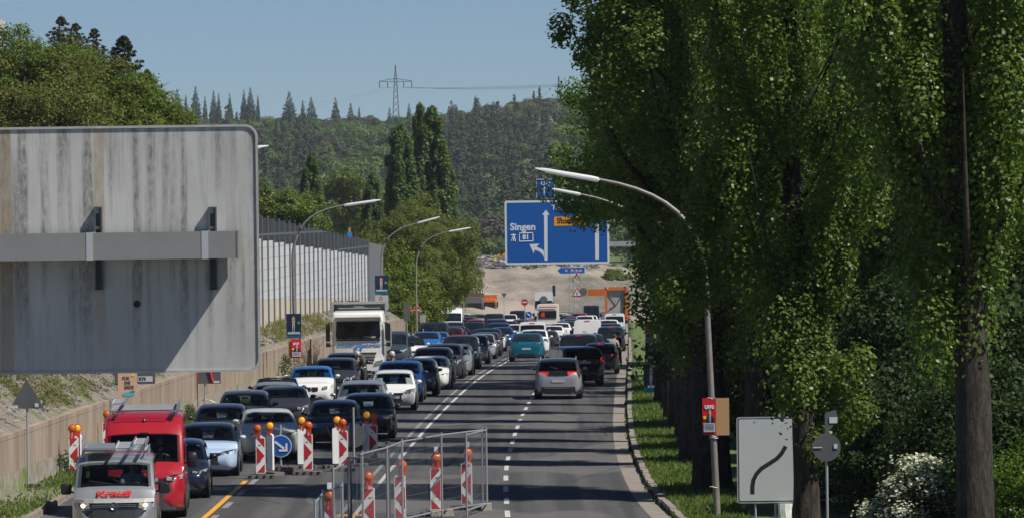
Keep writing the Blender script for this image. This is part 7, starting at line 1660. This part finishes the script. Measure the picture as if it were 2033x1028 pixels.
def bare_bush(x, y, Z, h, lab):
    c_ = at(x, y, Z); z = ground_z(c_.x, Z); mb = MB(); rr = random.Random(int(x))
    for k in range(26):
        a, l = rr.uniform(0, 6.28), rr.uniform(.15, .45) * h; e = Vector((math.cos(a) * l, math.sin(a) * l, h * rr.uniform(.6, 1))); mb.tube([(0, 0, 0), (e.x * .4, e.y * .4, e.z * .6), e], [.02, .012, .004], 4)
        for q_ in range(3): f_ = e * rr.uniform(.5, .95); mb.tube([f_, f_ + Vector((rr.uniform(-.25, .25), rr.uniform(-.25, .25), .25))], [.006, .003], 3)
    o = mb.build('bare_bush', bark); o.location = (c_.x, Z, z); tag(o, lab, 'bush')
bare_bush(620, 640, 240, 2.2, 'leafless twiggy bush in front of the noise barrier'); bare_bush(603, 640, 236, 1.4, 'small twiggy bush right of the leftmost curved lamp')
# ---------------------------------------------------------------- wooded hill
def conifer(seed, H=20, R_=3.4, m_=needle, tiers=44, per=90, ls=1.25):
    rng = np.random.default_rng(seed); C = []; N = []; S_ = []
    for i in range(tiers):
        h = (i + .5) / tiers; r = R_ * (1 - h) ** .85 * rng.uniform(.75, 1.15) + .15
        for k in range(max(6, int(per * (1 - h)))):
            a = rng.uniform(0, 6.28); q_ = rng.uniform(.25, 1) ** .6; C.append((math.cos(a) * r * q_, math.sin(a) * r * q_, H * h - .25 * r * q_)); N.append((math.cos(a) * .8 + rng.normal() * .6, math.sin(a) * .8 + rng.normal() * .6, .35)); S_.append(ls * rng.uniform(.5, 1.1) * (1.1 - .6 * h))
    return quad_mesh('crown', np.array(C), np.array(N), np.array(S_), m_, .8, rng), tmesh(MB().tube([(0, 0, -2), (0, 0, H)], [.3, .04], 6))
forest_conifer = leaf_mat('far_conifer', [(.03, .055, .03), (.04, .065, .035), (.05, .07, .04)], .1, .8)
CF = conifer(91, m_=forest_conifer); CF2 = conifer(92, R_=4.2, m_=forest_conifer)
sky_con = [(322, 178, 16), (352, 176, 22), (369, 188, 16), (388, 171, 22), (407, 190, 16), (424, 180, 20), (434, 186, 18), (456, 184, 16), (484, 178, 20), (497, 174, 24), (512, 188, 14), (574, 182, 34), (601, 199, 22), (618, 192, 30), (666, 194, 28), (696, 204, 24), (713, 212, 16), (773, 214, 22), (812, 206, 24), (827, 210, 20), (896, 200, 44), (948, 195, 50), (972, 208, 30), (1010, 224, 20), (1040, 238, 24)]
names_ = ['leftmost conifer tip on the skyline above the grey sign']
for k, (x, yt, wpx) in enumerate(sky_con):
    Z = 2620 + (k % 3) * 40; c_ = at(x, yt, Z); sc_ = wpx * Z / F / 7.0 * 1.0; hz = max(15, min(30, wpx * 1.5 * Z / F + 3)) + 9
    lab = {0: 'leftmost conifer tip on the skyline right of the left tree group', 11: 'tall lone conifer on the skyline left of the pylon', 20: 'broad dark conifer on the skyline right of the tall middle poplar', 21: 'tallest broad conifer on the skyline, left of the roadside poplars', 24: 'last skyline conifer before the roadside poplars'}.get(k, 'dark pointed conifer in the far skyline row')
    tree('conifer', (c_.x, Z, c_.z - hz), *((CF, CF2)[k % 2]), lab, 'tree', 'conifers on the skyline', k, (sc_ * 1.45, sc_ * 1.45, hz / 20))
fr1 = leaf_mat('forest_leaves', [(.055, .095, .03), (.08, .13, .035), (.065, .11, .03), (.10, .15, .04), (.05, .085, .03)], .3, .7, patch=(.07, [(.04, .07, .028), (.06, .10, .032), (.085, .125, .036), (.055, .085, .03), (.115, .16, .045)]))
fr2 = leaf_mat('forest_bright_leaves', [(.10, .155, .038), (.125, .18, .045), (.085, .135, .035)], .3, .7, patch=(.07, [(.09, .14, .035), (.15, .20, .05), (.08, .12, .035)]))
fr3 = leaf_mat('forest_brown_twigs', [(.075, .066, .052), (.06, .06, .045), (.095, .08, .065)], .15, .8)
fr4 = leaf_mat('forest_dark_needles', [(.035, .055, .03), (.05, .065, .038), (.045, .06, .03)], .12, .8, patch=(.09, [(.025, .042, .022), (.06, .065, .04), (.035, .055, .028), (.075, .07, .05)]))
rng = np.random.default_rng(17); sets = {0: [], 1: [], 2: [], 3: []}
def nz(x, z): return math.sin(x * .09 + 1.3 * math.sin(z * .011)) + math.sin(z * .017 + x * .05 + 2) + .7 * math.sin(x * .23 + z * .03)
Y = 1300.0
while Y < 2900:
    xl, xr = at(280, 400, Y).x, at(1290, 400, Y).x; X = xl
    while X < xr:
        xx, yy = X + rng.normal() * 2.5, Y + rng.normal() * 6; z = ground_z(xx, yy); px = 1016 + xx * F / yy; v = nz(xx, yy) + rng.normal() * .55
        k = 0
        if v > 1.0: k = 1
        if v < -1.7: k = 2
        py = HOR - (z + 14 - CAMH) * F / yy
        if 885 < px < 1090 and 225 < py < 400 and rng.random() < .85: k = 3
        elif 905 < px < 1100 and py < 470 and rng.random() < .3: k = 2
        if 480 < px < 640 and 255 < py < 345 and rng.random() < .6: k = 3
        H_ = rng.uniform(12, 20); r = rng.uniform(3.6, 6.6)
        if yy > 2350 and rng.random() < (.09 if px < 560 else .025): k = 3; H_ = rng.uniform(16, 22); r = rng.uniform(2.4, 3.4)
        if k == 3: sets[3] += [(xx, yy, z + H_ * (.35 + .17 * j), r * (.75 - .18 * j), r * (.75 - .18 * j), H_ * .13) for j in range(4)]
        else:
            for j in range(6):
                a = rng.uniform(0, 6.28); q_ = rng.uniform(0, .6) * r; sets[k].append((xx + q_ * math.cos(a), yy + q_ * math.sin(a), z + H_ * (.72 - .25 * q_ / r * rng.random()) - 1.2, r * .42, r * .42, r * .36))
        X += rng.uniform(7.5, 12)
    Y += 20 if Y < 2400 else 22
for k, (m_, nm, lab) in enumerate(((fr1, 'forest', 'broadleaved wood covering the far hillside'), (fr2, 'bright_forest', 'brighter green tree crowns in patches on the far hillside'), (fr3, 'bare_forest', 'brownish bare or budding crowns on the far hillside'), (fr4, 'spruce_forest', 'dark spruce stand on the far hillside above the blue sign'))):
    C, N, S_ = clump_leaves(np.array(sets[k]), 52, 1.15, rng, up=.5, jit=.25, shell=.85); tag(link(nm, quad_mesh(nm, C, N, S_, m_, .8, rng)), lab, 'forest', kind='stuff')

# ---------------------------------------------------------------- haze
hz_ = bpy.data.materials.new('haze_air'); hz_.use_nodes = True; t = hz_.node_tree; t.nodes.clear(); out = t.nodes.new('ShaderNodeOutputMaterial'); pv = t.nodes.new('ShaderNodeVolumePrincipled')
pv.inputs['Color'].default_value = (.80, .88, 1, 1); pv.inputs['Density'].default_value = 0.00006; pv.inputs['Anisotropy'].default_value = .2; t.links.new(pv.outputs[0], out.inputs['Volume'])
mb = MB(); mb.box((0, 1750, 64), (3200, 3800, 155)); tag(mb.build('haze', hz_), kind='stuff')

# low greenery right of the mound
GR = round_tree(95, 3.2, 1.8, 1.6, 110, 120, .3, bright_leaf, 2, .1, cs=.8)
for x, y, Z, sc_, lab in ((1222, 562, 1010, 1.0, 'green bushes on the right shoulder of the mound, below the blue sign corner'), (1205, 548, 1030, .9, 'smaller green bushes at the top right of the mound')):
    c_ = at(x, y, Z); tree('shrub', (c_.x, Z, c_.z - 1.2), *GR, lab, 'shrub', None, x, (sc_, sc_, sc_))

mb = MB(); rnd = random.Random(31)
for i in range(5200):
    Y = 118 + 230 * rnd.random() ** 1.3; d = rnd.uniform(.02, 3.8 if Y < 225 else 1.7); X = ux(wall_u(Y) - .32 - d, Y); s = rnd.uniform(.025, .085); rock(mb, (X, Y, ground_z(X, Y) + s * .3), (s * 1.3, s, s * .7), rnd, rnd.choice([0, 1, 1]))
tag(mb.build('bank_gravel', [mat('gravel_tan', (.34, .29, .24), .95), mat('gravel_grey', (.22, .20, .18), .95)]), 'loose gravel lying on the left bank above the wall', 'gravel', kind='stuff')
